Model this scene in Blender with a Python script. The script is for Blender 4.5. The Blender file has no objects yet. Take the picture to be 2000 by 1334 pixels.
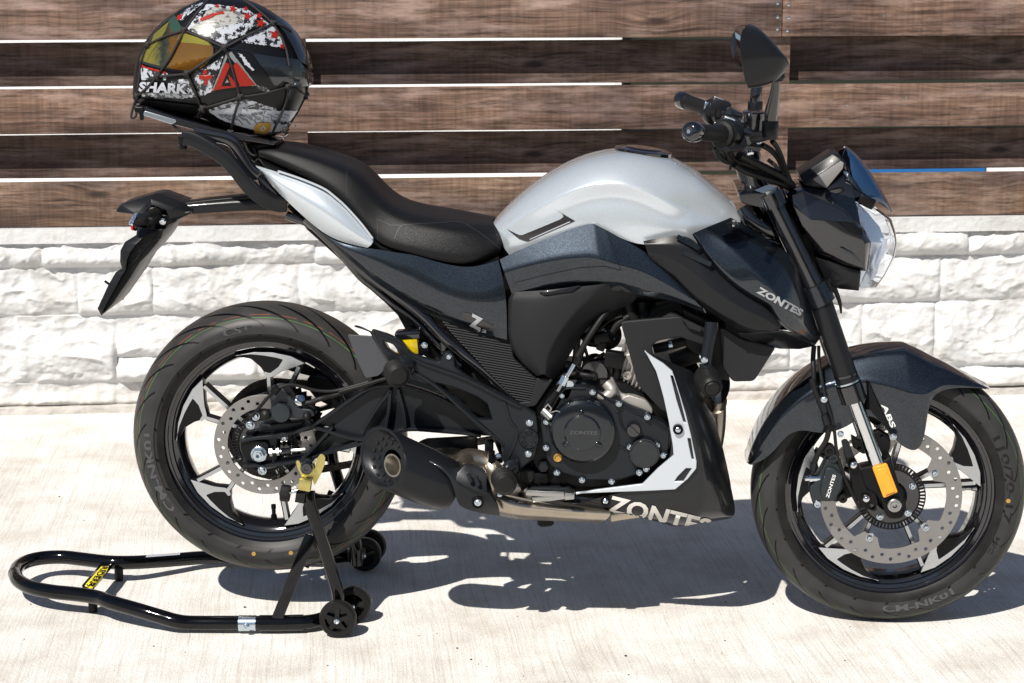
import bpy, bmesh, math, random
import numpy as np
from mathutils import Vector, Matrix, noise
from mathutils.bvhtree import BVHTree
random.seed(7)
C = bpy.context.scene.collection
sc = bpy.context.scene
R = math.radians

# ------------------------------------------------------------------ camera, sky, sun, exposure
CAM = Vector((0.0, -4.1771, 1.4639)); PITCH = 11.5932; YAW = -3.2614
cam = bpy.data.cameras.new('camera'); co = bpy.data.objects.new('camera', cam); C.objects.link(co)
co.location = CAM; co.rotation_euler = (R(90 - PITCH), 0, R(-YAW))
cam.lens = 70; cam.sensor_width = 36; cam.clip_end = 500; cam.clip_start = 0.05
cam.dof.use_dof = True; cam.dof.focus_distance = 4.05; cam.dof.aperture_fstop = 16
sc.camera = co
SUNV = Vector((0.40, 0.80, -1.0)).normalized()      # the way the light travels
w = bpy.data.worlds.new('World'); sc.world = w; w.use_nodes = True
nt = w.node_tree; bg = nt.nodes['Background']
sky = nt.nodes.new('ShaderNodeTexSky'); sky.sky_type = 'NISHITA'; sky.sun_disc = False
sky.sun_elevation = math.asin(-SUNV.z); sky.sun_rotation = math.atan2(-SUNV.x, -SUNV.y)
sky.altitude = 50; sky.air_density = 1.0; sky.dust_density = 0.6
nt.links.new(sky.outputs[0], bg.inputs[0]); bg.inputs[1].default_value = 0.05
sl = bpy.data.lights.new('sun', 'SUN'); sl.energy = 5.0; sl.angle = R(0.53); sl.color = (1.0, 0.95, 0.88)
so = bpy.data.objects.new('sun', sl); C.objects.link(so); so.rotation_euler = SUNV.to_track_quat('-Z', 'Y').to_euler()
sc.view_settings.view_transform = 'Standard'; sc.view_settings.look = 'None'
sc.view_settings.gamma = 1; sc.view_settings.exposure = 0.45
try: sc.view_settings.use_curve_mapping = False
except Exception: pass

# ------------------------------------------------------------------ measuring: a point of the photograph at a known distance out from the bike's mid plane
F = 2000 * 70 / 36
_p, _y = R(PITCH), R(YAW)
FW = Vector((math.sin(_y) * math.cos(_p), math.cos(_y) * math.cos(_p), -math.sin(_p)))
RT = Vector((math.cos(_y), -math.sin(_y), 0)); UP = RT.cross(FW)
def ray(px, py): return (FW + RT * ((px - 1000) / F) - UP * ((py - 667) / F))
def P(px, py, o=0.0):
    d = ray(px, py); t = (-o - CAM.y) / d.y; return CAM + d * t
def PZ(px, py, z=0.0):
    d = ray(px, py); t = (z - CAM.z) / d.z; return CAM + d * t
FR = dict(a=(0, 0, 1), A=(200, 0, 4.444), B=(150, 240, 3.333), C=(650, 260, 3.333), D=(1200, 30, 3.333), E=(1100, 380, 2.8386),
          F=(240, 570, 2.382), G=(650, 560, 2.78), H=(1000, 560, 2.668), I=(1420, 640, 2.3), J=(0, 860, 2.564), K=(1500, 270, 4.043),
          L=(1060, 580, 4.4475), M=(460, 560, 4.4475), N=(780, 830, 4.762), O=(1400, 0, 3.177), R=(1440, 360, 2.9), S=(1560, 740, 3.606),
          T=(1300, 150, 4.447), U=(540, 860, 3.335), V=(400, 740, 5.559), W=(180, 360, 5.129))
def pts(fr, s, o=None):
    x0, y0, k = FR[fr]; out = []
    for t in s.split():
        v = [float(q) for q in t.split(',')]
        oo = v[2] if len(v) > 2 else o
        out.append((x0 + v[0] / k, y0 + v[1] / k, oo))
    return out
def W3(fr, s, o=None): return [P(*t) for t in pts(fr, s, o)]

# ------------------------------------------------------------------ materials
MATS = {}
def nodes(name):
    m = bpy.data.materials.new(name); m.use_nodes = True; n = m.node_tree.nodes; l = m.node_tree.links
    MATS[name] = m; return m, n, l, n['Principled BSDF']
def mat(name, col, rough=0.5, metal=0.0, coat=0.0, bump=0.0, bscale=400, var=0.0, vscale=8, rvar=0.0, spec=0.5, dust=0.0):
    m, n, l, b = nodes(name)
    b.inputs['Base Color'].default_value = (*col, 1); b.inputs['Roughness'].default_value = rough
    b.inputs['Metallic'].default_value = metal; b.inputs['Coat Weight'].default_value = coat; b.inputs['Coat Roughness'].default_value = 0.04
    b.inputs['Specular IOR Level'].default_value = spec
    tc = n.new('ShaderNodeTexCoord')
    src = None
    if var or dust:
        nz = n.new('ShaderNodeTexNoise'); nz.inputs['Scale'].default_value = vscale; nz.inputs['Detail'].default_value = 8; nz.inputs['Roughness'].default_value = 0.65
        l.new(tc.outputs['Object'], nz.inputs['Vector'])
        mx = n.new('ShaderNodeMix'); mx.data_type = 'RGBA'
        mx.inputs[6].default_value = (*[c * (1 - var) for c in col], 1); mx.inputs[7].default_value = (*[min(1, c * (1 + var)) for c in col], 1)
        l.new(nz.outputs['Fac'], mx.inputs[0]); src = mx.outputs[2]
        if dust:
            nz2 = n.new('ShaderNodeTexNoise'); nz2.inputs['Scale'].default_value = 35; nz2.inputs['Detail'].default_value = 10; nz2.inputs['Roughness'].default_value = 0.8
            l.new(tc.outputs['Object'], nz2.inputs['Vector'])
            rp = n.new('ShaderNodeValToRGB'); rp.color_ramp.elements[0].position = 0.5; rp.color_ramp.elements[1].position = 0.75
            rp.color_ramp.elements[1].color = (dust, dust, dust, 1)
            l.new(nz2.outputs['Fac'], rp.inputs[0])
            m2 = n.new('ShaderNodeMix'); m2.data_type = 'RGBA'; m2.inputs[7].default_value = (0.35, 0.31, 0.26, 1)
            l.new(rp.outputs[0], m2.inputs[0]); l.new(src, m2.inputs[6]); src = m2.outputs[2]
        l.new(src, b.inputs['Base Color'])
    if rvar:
        nr = n.new('ShaderNodeTexNoise'); nr.inputs['Scale'].default_value = 14; nr.inputs['Detail'].default_value = 9
        l.new(tc.outputs['Object'], nr.inputs['Vector'])
        mr = n.new('ShaderNodeMapRange'); mr.inputs[3].default_value = max(0.02, rough - rvar); mr.inputs[4].default_value = min(1, rough + rvar)
        l.new(nr.outputs['Fac'], mr.inputs[0]); l.new(mr.outputs[0], b.inputs['Roughness'])
    if bump:
        nb = n.new('ShaderNodeTexNoise'); nb.inputs['Scale'].default_value = bscale; nb.inputs['Detail'].default_value = 3
        l.new(tc.outputs['Object'], nb.inputs['Vector'])
        bp = n.new('ShaderNodeBump'); bp.inputs['Strength'].default_value = bump; bp.inputs['Distance'].default_value = 0.001
        l.new(nb.outputs['Fac'], bp.inputs['Height']); l.new(bp.outputs[0], b.inputs['Normal'])
    return m
def flake(name, col, col2, metal=0.75, rough=0.32, coat=1.0):
    m, n, l, b = nodes(name)
    tc = n.new('ShaderNodeTexCoord'); v = n.new('ShaderNodeTexVoronoi'); v.inputs['Scale'].default_value = 1100
    l.new(tc.outputs['Object'], v.inputs['Vector'])
    rp = n.new('ShaderNodeValToRGB'); rp.color_ramp.elements[0].position = 0.35; rp.color_ramp.elements[1].position = 0.95
    rp.color_ramp.elements[0].color = (*col, 1); rp.color_ramp.elements[1].color = (*col2, 1)
    sp = n.new('ShaderNodeSeparateColor'); l.new(v.outputs['Color'], sp.inputs[0]); l.new(sp.outputs[0], rp.inputs[0])
    l.new(rp.outputs[0], b.inputs['Base Color'])
    b.inputs['Metallic'].default_value = metal; b.inputs['Roughness'].default_value = rough
    b.inputs['Coat Weight'].default_value = coat; b.inputs['Coat Roughness'].default_value = 0.03
    return m
silver = flake('silver_paint', (0.53, 0.58, 0.62), (0.61, 0.66, 0.70), 0.55, 0.27, 1.0)
blue = flake('dark_blue_paint', (0.008, 0.012, 0.018), (0.030, 0.042, 0.056), 0.8, 0.33, 1.0)
gloss = mat('gloss_black', (0.006, 0.006, 0.008), 0.10, 0, 1.0, rvar=0.04)
satin = mat('satin_black', (0.008, 0.0085, 0.010), 0.33, 0, 0.1, spec=0.22, bump=0.12, bscale=900, rvar=0.08)
cast = mat('cast_black', (0.013, 0.015, 0.018), 0.30, 0.3, 0.1, spec=0.22, bump=0.2, bscale=500, rvar=0.08)
plast = mat('grey_black_plastic', (0.014, 0.0145, 0.016), 0.42, 0, 0, spec=0.22, bump=0.5, bscale=1300, rvar=0.05)
deep = mat('dark_plastic', (0.003, 0.003, 0.0035), 0.38, 0, 0, spec=0.22, rvar=0.1)
seatm = mat('seat_vinyl', (0.006, 0.006, 0.0065), 0.40, 0, 0, spec=0.22, bump=0.7, bscale=750, rvar=0.05)
rubber = mat('rubber', (0.008, 0.008, 0.008), 0.5, 0, 0, spec=0.22, bump=0.3, bscale=300, rvar=0.1)
rubbl = mat('rubber_letters', (0.055, 0.055, 0.055), 0.45, 0, 0)
chrome = mat('chrome', (0.72, 0.74, 0.76), 0.08, 1.0)
steel = mat('brushed_steel', (0.42, 0.42, 0.41), 0.3, 1.0, rvar=0.12, var=0.1, vscale=60)
zinc = mat('zinc_bolt', (0.55, 0.62, 0.68), 0.22, 1.0)
disc_m = mat('disc_steel', (0.30, 0.29, 0.28), 0.38, 0.9, rvar=0.12, var=0.12, vscale=30)
mach = mat('machined_aluminium', (0.52, 0.54, 0.56), 0.25, 1.0, rvar=0.12, var=0.12, vscale=25)
alu = mat('raw_alloy', (0.40, 0.38, 0.35), 0.45, 0.7, bump=0.5, bscale=250, var=0.2, vscale=20, dust=0.3)
strip_m = mat('satin_silver_trim', (0.52, 0.56, 0.60), 0.36, 0.5, 0.3, bump=0.08, bscale=900)
exh = mat('heat_stained_steel', (0.42, 0.37, 0.30), 0.3, 0.95, var=0.35, vscale=14, rvar=0.12, dust=0.2)
muf = mat('muffler_black', (0.010, 0.011, 0.013), 0.34, 0.2, 0.1, spec=0.22, bump=0.15, bscale=900, rvar=0.06)
zy = mat('yellow_zinc', (0.52, 0.45, 0.16), 0.3, 0.85, var=0.35, vscale=25, rvar=0.12)
whitem = mat('white_print', (0.62, 0.62, 0.62), 0.4)
greyprint = mat('silver_print', (0.36, 0.37, 0.39), 0.35, 0.3)
belly = mat('belly_paint', (0.012, 0.013, 0.015), 0.22, 0.2, 0.4, spec=0.22, bump=0.1, bscale=1200, rvar=0.06)
amber = mat('amber_reflector', (0.75, 0.30, 0.01), 0.15, 0, 0.6, bump=1.0, bscale=400)
redm = mat('red_lens', (0.5, 0.01, 0.01), 0.15, 0, 0.6)
fluid = mat('brake_fluid', (0.75, 0.55, 0.01), 0.08, 0, 0.5, var=0.3, vscale=60)
fluid.node_tree.nodes['Principled BSDF'].inputs['Transmission Weight'].default_value = 0.35
helm = mat('helmet_matt_black', (0.005, 0.005, 0.006), 0.32, 0, 0.05, rvar=0.05, spec=0.25)
hwhite0 = (0.36, 0.38, 0.42)
hred = mat('helmet_red', (0.24, 0.014, 0.008), 0.36, 0, 0.0, spec=0.25)
hgrey = mat('helmet_grey', (0.16, 0.17, 0.17), 0.3, 0, 0.4)
hwhite = mat('helmet_white', hwhite0, 0.3, 0, 0.5)
cordm = mat('elastic_cord', (0.007, 0.005, 0.005), 0.7, 0, 0, bump=1.0, bscale=700)
standm = mat('stand_black_enamel', (0.0015, 0.0015, 0.002), 0.09, 0, 0.0, rvar=0.03, spec=0.4)
yel = mat('yellow_sticker', (0.75, 0.62, 0.02), 0.4)
gold = mat('gold_sticker', (0.42, 0.24, 0.05), 0.35, 0.3)
glassm, n_, l_, b_ = nodes('clear_lens')
b_.inputs['Base Color'].default_value = (0.95, 0.97, 1, 1); b_.inputs['Roughness'].default_value = 0.03; b_.inputs['Transmission Weight'].default_value = 1.0; b_.inputs['IOR'].default_value = 1.12
refl = mat('lamp_reflector', (0.62, 0.68, 0.76), 0.2, 0.7)
mirm = mat('mirror_glass', (0.75, 0.8, 0.85), 0.02, 1.0)
bluescr, n_, l_, b_ = nodes('tinted_screen')
b_.inputs['Base Color'].default_value = (0.01, 0.035, 0.09, 1); b_.inputs['Roughness'].default_value = 0.04; b_.inputs['Coat Weight'].default_value = 1; b_.inputs['Transmission Weight'].default_value = 0.25
screen = mat('instrument_screen', (0.16, 0.15, 0.14), 0.05, 0.5, 1.0)
# grungy white print: jagged holes let the black shell show
def grunge(name, c1, c2, scale, thr):
    m, n, l, b = nodes(name)
    tc = n.new('ShaderNodeTexCoord')
    mp = n.new('ShaderNodeMapping'); mp.inputs['Scale'].default_value = (1, 1, 1); l.new(tc.outputs['Object'], mp.inputs[0])
    v = n.new('ShaderNodeTexNoise'); v.inputs['Scale'].default_value = scale; v.inputs['Detail'].default_value = 6; v.inputs['Roughness'].default_value = 0.75
    l.new(mp.outputs[0], v.inputs['Vector'])
    rp = n.new('ShaderNodeValToRGB'); rp.color_ramp.interpolation = 'CONSTANT'
    rp.color_ramp.elements[0].color = (*c1, 1); rp.color_ramp.elements[1].position = thr; rp.color_ramp.elements[1].color = (*c2, 1)
    l.new(v.outputs['Fac'], rp.inputs[0]); l.new(rp.outputs[0], b.inputs['Base Color'])
    b.inputs['Roughness'].default_value = 0.3; b.inputs['Coat Weight'].default_value = 0.5
    return m
hgr = grunge('helmet_grunge_print', (0.006, 0.006, 0.007), hwhite0, 60, 0.51)
hgr2 = grunge('helmet_camo_print', (0.10, 0.10, 0.10), (0.28, 0.28, 0.26), 45, 0.5)
hgr3 = grunge('helmet_star_field', hwhite0, (0.006, 0.006, 0.007), 60, 0.515)
# iridescent visor
visor_m, n, l, b = nodes('iridescent_visor')
tc = n.new('ShaderNodeTexCoord'); sx = n.new('ShaderNodeSeparateXYZ'); l.new(tc.outputs['Object'], sx.inputs[0])
VIS = (n, l, b, sx)
b.inputs['Metallic'].default_value = 0.85; b.inputs['Roughness'].default_value = 0.05; b.inputs['Coat Weight'].default_value = 1
# ribbed plastic
def ribbed():
    m, n, l, b = nodes('ribbed_plastic')
    b.inputs['Base Color'].default_value = (0.012, 0.0125, 0.014, 1); b.inputs['Roughness'].default_value = 0.5; b.inputs['Specular IOR Level'].default_value = 0.2
    tc = n.new('ShaderNodeTexCoord'); mp = n.new('ShaderNodeMapping'); mp.inputs['Rotation'].default_value = (0, R(-9), 0)
    wv = n.new('ShaderNodeTexWave'); wv.bands_direction = 'Z'; wv.inputs['Scale'].default_value = 62; wv.wave_profile = 'TRI'
    l.new(tc.outputs['Object'], mp.inputs[0]); l.new(mp.outputs[0], wv.inputs['Vector'])
    bp = n.new('ShaderNodeBump'); bp.inputs['Distance'].default_value = 0.002; bp.inputs['Strength'].default_value = 1
    l.new(wv.outputs['Fac'], bp.inputs['Height']); l.new(bp.outputs[0], b.inputs['Normal']); return m
rib_m = ribbed()

# ------------------------------------------------------------------ mesh helpers
ROOT = {}
def link(name, me, m, parent):
    o = bpy.data.objects.new(name, me); C.objects.link(o)
    if m is not None:
        me.materials.clear(); me.materials.append(m)
    if parent is not None:
        o.parent = parent
        if parent.name in ROOT: o.location = -Vector(ROOT[parent.name])
    return o
def thing(name, loc, label, cat, group=None):
    o = bpy.data.objects.new(name, None); C.objects.link(o); o.location = loc; o.empty_display_size = 0.1
    ROOT[o.name] = tuple(loc); o['label'] = label; o['category'] = cat
    if group: o['group'] = group
    return o
def tag(o, label, cat, group=None):
    o['label'] = label; o['category'] = cat
    if group: o['group'] = group
    return o
def struct(o): o['kind'] = 'structure'; return o
def shade(me, ang=None):
    me.polygons.foreach_set('use_smooth', [True] * len(me.polygons))
    if ang is not None:
        try: me.set_sharp_from_angle(angle=R(ang))
        except Exception: pass
    me.update()
def bake(me, mods):
    """apply modifiers to a mesh and hand back the resulting mesh"""
    o = bpy.data.objects.new('tmp', me); C.objects.link(o)
    for typ, kw in mods:
        md = o.modifiers.new('m', typ)
        for k, v in kw.items(): setattr(md, k, v)
    bpy.context.view_layer.update()
    dg = bpy.context.evaluated_depsgraph_get()
    r = bpy.data.meshes.new_from_object(o.evaluated_get(dg), preserve_all_data_layers=True, depsgraph=dg)
    bpy.data.objects.remove(o); return r
def mesh(vs, fs):
    me = bpy.data.meshes.new('m'); me.from_pydata([tuple(v) for v in vs], [], fs)
    bm = bmesh.new(); bm.from_mesh(me); bmesh.ops.remove_doubles(bm, verts=bm.verts, dist=1e-5)
    bmesh.ops.recalc_face_normals(bm, faces=bm.faces); bm.to_mesh(me); bm.free(); me.update(); return me
def patch(name, m, parent, fr, rows, sub=2, mirror=True, thick=0.003, cc={}, cr={}, ang=None):
    """a curved panel: rows of measured points, each with its own distance out; mirrored onto the far side"""
    g = [W3(fr, r) for r in rows]; nc = len(g[0])
    joined = any(abs(p.y) < 1e-6 for r in g for p in r)
    def build(sgns):
        vs = []; fs = []
        for sgn in sgns:
            b = len(vs)
            for r in g:
                assert len(r) == nc, (name, rows)
                for p in r: vs.append(Vector((p.x, p.y * sgn, p.z)))
            for i in range(len(g) - 1):
                for j in range(nc - 1):
                    q = (b + i * nc + j, b + i * nc + j + 1, b + (i + 1) * nc + j + 1, b + (i + 1) * nc + j)
                    fs.append(q if sgn > 0 else q[::-1])
        me = mesh(vs, fs); mods = []
        if cc or cr:
            key = lambda v: (round(v[0], 4), round(v[1], 4), round(v[2], 4)); want = {}
            for sgn in sgns:
                G = [[Vector((p.x, p.y * sgn, p.z)) for p in r] for r in g]
                for j, k in cc.items():
                    for i in range(len(G) - 1): want[frozenset((key(G[i][j]), key(G[i + 1][j])))] = k
                for i, k in cr.items():
                    for j in range(nc - 1): want[frozenset((key(G[i][j]), key(G[i][j + 1])))] = k
            bm = bmesh.new(); bm.from_mesh(me); cl = bm.edges.layers.float.get('crease_edge') or bm.edges.layers.float.new('crease_edge')
            for e in bm.edges:
                k = want.get(frozenset((key(e.verts[0].co), key(e.verts[1].co))))
                if k: e[cl] = k
            bm.to_mesh(me); bm.free()
        if sub: mods.append(('SUBSURF', dict(levels=sub, render_levels=sub, boundary_smooth='PRESERVE_CORNERS')))
        if thick: mods.append(('SOLIDIFY', dict(thickness=thick, offset=-1)))
        me = bake(me, mods) if mods else me
        shade(me, ang if ang else 40)
        return link(name, me, m, parent)
    if not mirror: return build((1,))
    if joined: return build((1, -1))
    o = build((1,)); build((-1,)); return o
def facet(name, m, parent, fr, vd, faces, mirror=True, bridge=None, bevel=0.003, thick=0.003, sub=0, seg=2, ang=30):
    """flat-faceted panel given by named measured points"""
    ks = list(vd); ix = {k: i for i, k in enumerate(ks)}
    V = [W3(fr, vd[k])[0] for k in ks]; n = len(V); fs = [[ix[k] for k in f.split()] for f in faces]
    if mirror and not bridge:
        facet_far = (V[:], [f[:] for f in fs])
    if mirror and bridge:
        V += [Vector((v.x, -v.y, v.z)) for v in V]; fs += [[i + n for i in f][::-1] for f in fs]
        for br in (bridge or []):
            b = br.split()
            for p, q in zip(b, b[1:]): fs.append([ix[p], ix[q], ix[q] + n, ix[p] + n])
    me = mesh(V, fs)
    mods = []
    if sub: mods.append(('SUBSURF', dict(levels=sub, render_levels=sub)))
    if thick: mods.append(('SOLIDIFY', dict(thickness=thick, offset=-1)))
    if bevel: mods.append(('BEVEL', dict(width=bevel, segments=seg, limit_method='ANGLE', angle_limit=R(12))))
    me = bake(me, mods) if mods else me
    shade(me, ang); o = link(name, me, m, parent)
    if mirror and not bridge: mirrored(o, parent)
    return o
def fill2d(loops, ext, bev, res=1):
    cu = bpy.data.curves.new('c', 'CURVE'); cu.dimensions = '2D'; cu.fill_mode = 'BOTH'
    cu.extrude = max(ext / 2 - bev, 0.0001); cu.bevel_depth = bev; cu.bevel_resolution = res
    cu.offset = -bev if bev else 0
    for L in loops:
        s = cu.splines.new('POLY'); s.points.add(len(L) - 1)
        for i, (x, y) in enumerate(L): s.points[i].co = (x, y, 0, 1)
        s.use_cyclic_u = True
    o = bpy.data.objects.new('t', cu); C.objects.link(o); bpy.context.view_layer.update()
    dg = bpy.context.evaluated_depsgraph_get()
    me = bpy.data.meshes.new_from_object(o.evaluated_get(dg), preserve_all_data_layers=True, depsgraph=dg)
    bpy.data.objects.remove(o); return me
def rnd(L, r=0.0, seg=3):
    """round the corners of a 2-D loop"""
    if r <= 0: return L
    out = []; n = len(L)
    for i in range(n):
        a, b, c = Vector(L[i - 1]), Vector(L[i]), Vector(L[(i + 1) % n])
        u, v = (a - b), (c - b); k = min(r, u.length * 0.45, v.length * 0.45)
        if u.length < 1e-9 or v.length < 1e-9: continue
        p, q = b + u.normalized() * k, b + v.normalized() * k
        for j in range(seg + 1):
            t = j / seg; out.append(tuple((1 - t) ** 2 * p + 2 * t * (1 - t) * b + t * t * q))
    return out
def plate_xz(name, m, parent, loops, o, thick, bev=0.0015, tilt=None, ang=35):
    """plate in the bike's side plane; front face lies at distance o; tilt = (x->o, z->o slopes, x0, z0)"""
    me = fill2d(loops, thick, bev)
    for v in me.vertices:
        x, z, h = v.co.x, v.co.y, v.co.z
        oo = o - thick / 2 + h + (tilt[0] * (x - tilt[2]) + tilt[1] * (z - tilt[3]) if tilt else 0)
        v.co = (x, -oo, z)
    me.update(); shade(me, ang); return link(name, me, m, parent)
def plate(name, m, parent, fr, outline, o=0.1, thick=0.01, bev=0.0015, holes=(), r=0.004, seg=3, mirror=False, ang=35):
    L = pts(fr, outline, o); Q = [P(*t) for t in L]
    oo = np.array([t[2] for t in L]); tilt = None; o0 = float(oo.mean())
    if oo.std() > 1e-6:
        A = np.array([[q.x, q.z, 1] for q in Q]); s = np.linalg.lstsq(A, oo, rcond=None)[0]
        o0 = 0.0; tilt = (float(s[0]), float(s[1]), 0.0, 0.0); o0 = float(s[2])
    loops = [rnd([(q.x, q.z) for q in Q], r, seg)]
    for h in holes:
        loops.append(rnd([(q.x, q.z) for q in W3(fr, h, float(oo.mean()))], r * 0.7, seg))
    ob = plate_xz(name, m, parent, loops, o0, thick, bev, tilt, ang)
    if mirror: mirrored(ob, parent)
    return ob
def mirrored(ob, parent, name=None):
    me = ob.data.copy()
    for v in me.vertices: v.co.y = -v.co.y
    me.flip_normals(); me.update(); return link(name or ob.name.split('.')[0], me, None, parent)
def spline(ps, n=6):
    ps = [Vector(p) for p in ps]
    if len(ps) < 3: return ps
    q = [2 * ps[0] - ps[1]] + ps + [2 * ps[-1] - ps[-2]]; out = []
    for i in range(1, len(q) - 2):
        for k in range(n):
            t = k / n; a, b, c, d = q[i - 1], q[i], q[i + 1], q[i + 2]
            out.append(0.5 * ((2 * b) + (c - a) * t + (2 * a - 5 * b + 4 * c - d) * t * t + (3 * b - a - 3 * c + d) * t ** 3))
    out.append(ps[-1]); return out
def tube_geo(ps, r, seg=12, sq=None, up=Vector((0, 1, 0))):
    """tube through points; r a number or list; sq=(a,b) gives a rectangular bar"""
    vs = []; fs = []; n = len(ps); t0 = None; nrm = None
    for i, p in enumerate(ps):
        t = (ps[min(i + 1, n - 1)] - ps[max(i - 1, 0)]).normalized()
        if nrm is None:
            nrm = t.cross(up)
            if nrm.length < 1e-4: nrm = t.cross(Vector((1, 0, 0)))
            nrm.normalize()
        else:
            nrm = (nrm - t * nrm.dot(t)).normalized()
        b = t.cross(nrm); rr = r[i] if isinstance(r, (list, tuple)) else r
        if sq:
            for (a, c) in ((-1, -1), (1, -1), (1, 1), (-1, 1)): vs.append(p + nrm * a * sq[0] / 2 + b * c * sq[1] / 2)
        else:
            for k in range(seg):
                a = 2 * math.pi * k / seg; vs.append(p + (nrm * math.cos(a) + b * math.sin(a)) * rr)
    s = 4 if sq else seg
    for i in range(n - 1):
        for k in range(s):
            fs.append((i * s + k, i * s + (k + 1) % s, (i + 1) * s + (k + 1) % s, (i + 1) * s + k))
    fs.append(tuple(range(s))[::-1]); fs.append(tuple((n - 1) * s + k for k in range(s)))
    return vs, fs
def geo_join(gs):
    vs = []; fs = []
    for v, f in gs:
        b = len(vs); vs += v; fs += [tuple(i + b for i in q) for q in f]
    return vs, fs
def raw(name, m, parent, g, ang=40, bevel=0, dedupe=False):
    me = bpy.data.meshes.new('m'); me.from_pydata([tuple(v) for v in g[0]], [], g[1])
    bm = bmesh.new(); bm.from_mesh(me); bmesh.ops.recalc_face_normals(bm, faces=bm.faces); bm.to_mesh(me); bm.free()
    if bevel: me = bake(me, [('BEVEL', dict(width=bevel, segments=2, limit_method='ANGLE', angle_limit=R(30)))])
    shade(me, ang); return link(name, me, m, parent)
def tube(name, m, parent, ps, r, n=6, seg=12, sq=None, bevel=0):
    q = spline(ps, n)
    if isinstance(r, (list, tuple)):
        rr = []; k = len(ps)
        for i in range(len(q)):
            t = i / max(1, len(q) - 1) * (k - 1); a = min(int(t), k - 2); rr.append(r[a] + (r[a + 1] - r[a]) * (t - a))
        r = rr
    return raw(name, m, parent, tube_geo(q, r, seg, sq), 40, bevel)
def lathe_geo(c, prof, axis=Vector((0, -1, 0)), seg=32, closed=False):
    """prof: (radius, height along axis)"""
    axis = axis.normalized(); a = axis.cross(Vector((0, 0, 1)))
    if a.length < 1e-4: a = Vector((1, 0, 0))
    a.normalize(); b = axis.cross(a); vs = []; fs = []; n = len(prof)
    for r_, h in prof:
        for k in range(seg):
            t = 2 * math.pi * k / seg; vs.append(c + axis * h + (a * math.cos(t) + b * math.sin(t)) * max(r_, 1e-5))
    m_ = n if closed else n - 1
    for i in range(m_):
        for k in range(seg):
            j = (i + 1) % n; fs.append((i * seg + k, i * seg + (k + 1) % seg, j * seg + (k + 1) % seg, j * seg + k))
    return vs, fs
def lathe(name, m, parent, c, prof, axis=Vector((0, -1, 0)), seg=32, closed=False, ang=35):
    return raw(name, m, parent, lathe_geo(c, prof, axis, seg, closed), ang)
def bolt_geo(c, r, h=0.005, axis=Vector((0, -1, 0))):
    g1 = lathe_geo(c, [(0, 0), (r * 1.25, 0), (r * 1.25, h * 0.25), (r, h * 0.3)], axis, 14)
    g2 = lathe_geo(c, [(r, h * 0.25), (r, h * 0.8), (r * 0.8, h), (r * 0.5, h), (r * 0.45, h * 0.5), (0, h * 0.5)], axis, 6 if r > 0.006 else 10)
    return geo_join([g1, g2])
def bolt(parent, fr, s, o, r=0.006, h=0.006, m=None, name='bolt'):
    for p in W3(fr, s, o):
        raw(name, m or zinc, parent, bolt_geo(p, r, h), 30)
def box_geo(c, ax, ay, az):
    """box from centre and three half-axis vectors"""
    vs = [c + ax * i + ay * j + az * k for i in (-1, 1) for j in (-1, 1) for k in (-1, 1)]
    return vs, [(0, 1, 3, 2), (4, 6, 7, 5), (0, 4, 5, 1), (2, 3, 7, 6), (0, 2, 6, 4), (1, 5, 7, 3)]
def bvh(*obs):
    vs = []; fs = []
    bpy.context.view_layer.update()
    for o in obs:
        b = len(vs); mw = o.matrix_world
        vs += [mw @ v.co for v in o.data.vertices]; fs += [tuple(i + b for i in p.vertices) for p in o.data.polygons]
    return BVHTree.FromPolygons(vs, fs)
def drape(name, m, parent, tree, vs, fs, off=0.0012, div=6.0, o=0.15):
    """lay flat print, given in photograph measure, on to the surface it is printed on"""
    bm = bmesh.new(); V = [bm.verts.new((x, y, 0)) for x, y in vs]
    for f in fs:
        try: bm.faces.new([V[i] for i in f])
        except Exception: pass
    bmesh.ops.triangulate(bm, faces=bm.faces)
    for _ in range(7):
        es = [e for e in bm.edges if e.calc_length() > div]
        if not es: break
        bmesh.ops.subdivide_edges(bm, edges=es, cuts=1); bmesh.ops.triangulate(bm, faces=bm.faces)
    last = None; bad = []
    for v in bm.verts:
        d = ray(v.co.x, v.co.y).normalized(); h = tree.ray_cast(CAM, d)
        if h[0] is None: bad.append(v); v.co = P(v.co.x, v.co.y, o); continue
        nn = h[1]
        if nn.dot(d) > 0: nn = -nn
        v.co = h[0] + nn * off
    bmesh.ops.delete(bm, geom=bad, context='VERTS')
    me = bpy.data.meshes.new('m'); bm.to_mesh(me); bm.free()
    # face the viewer side
    shade(me); return link(name, me, m, parent)
def drape_poly(name, m, parent, tree, fr, s, off=0.0012, div=6.0, jag=0, o=0.15):
    L = [(a, b) for a, b, _ in pts(fr, s, 0)]
    if jag:
        out = []
        for i, p in enumerate(L):
            q = L[(i + 1) % len(L)]; d = math.dist(p, q); k = max(1, int(d / 3.2))
            for j in range(k):
                t = j / k; out.append((p[0] + (q[0] - p[0]) * t + random.uniform(-jag, jag), p[1] + (q[1] - p[1]) * t + random.uniform(-jag, jag)))
        L = out
    # keep ears well formed: triangulate by 2-D fill
    me = fill2d([L], 0.001, 0); vs = []; fs = []
    keep = {}
    for p in me.polygons:
        if abs(p.normal.z) > 0.9 and me.vertices[p.vertices[0]].co.z > 0:
            f = []
            for i in p.vertices:
                if i not in keep: keep[i] = len(vs); vs.append((me.vertices[i].co.x, me.vertices[i].co.y))
                f.append(keep[i])
            fs.append(f)
    return drape(name, m, parent, tree, vs, fs, off, div, o)
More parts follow.
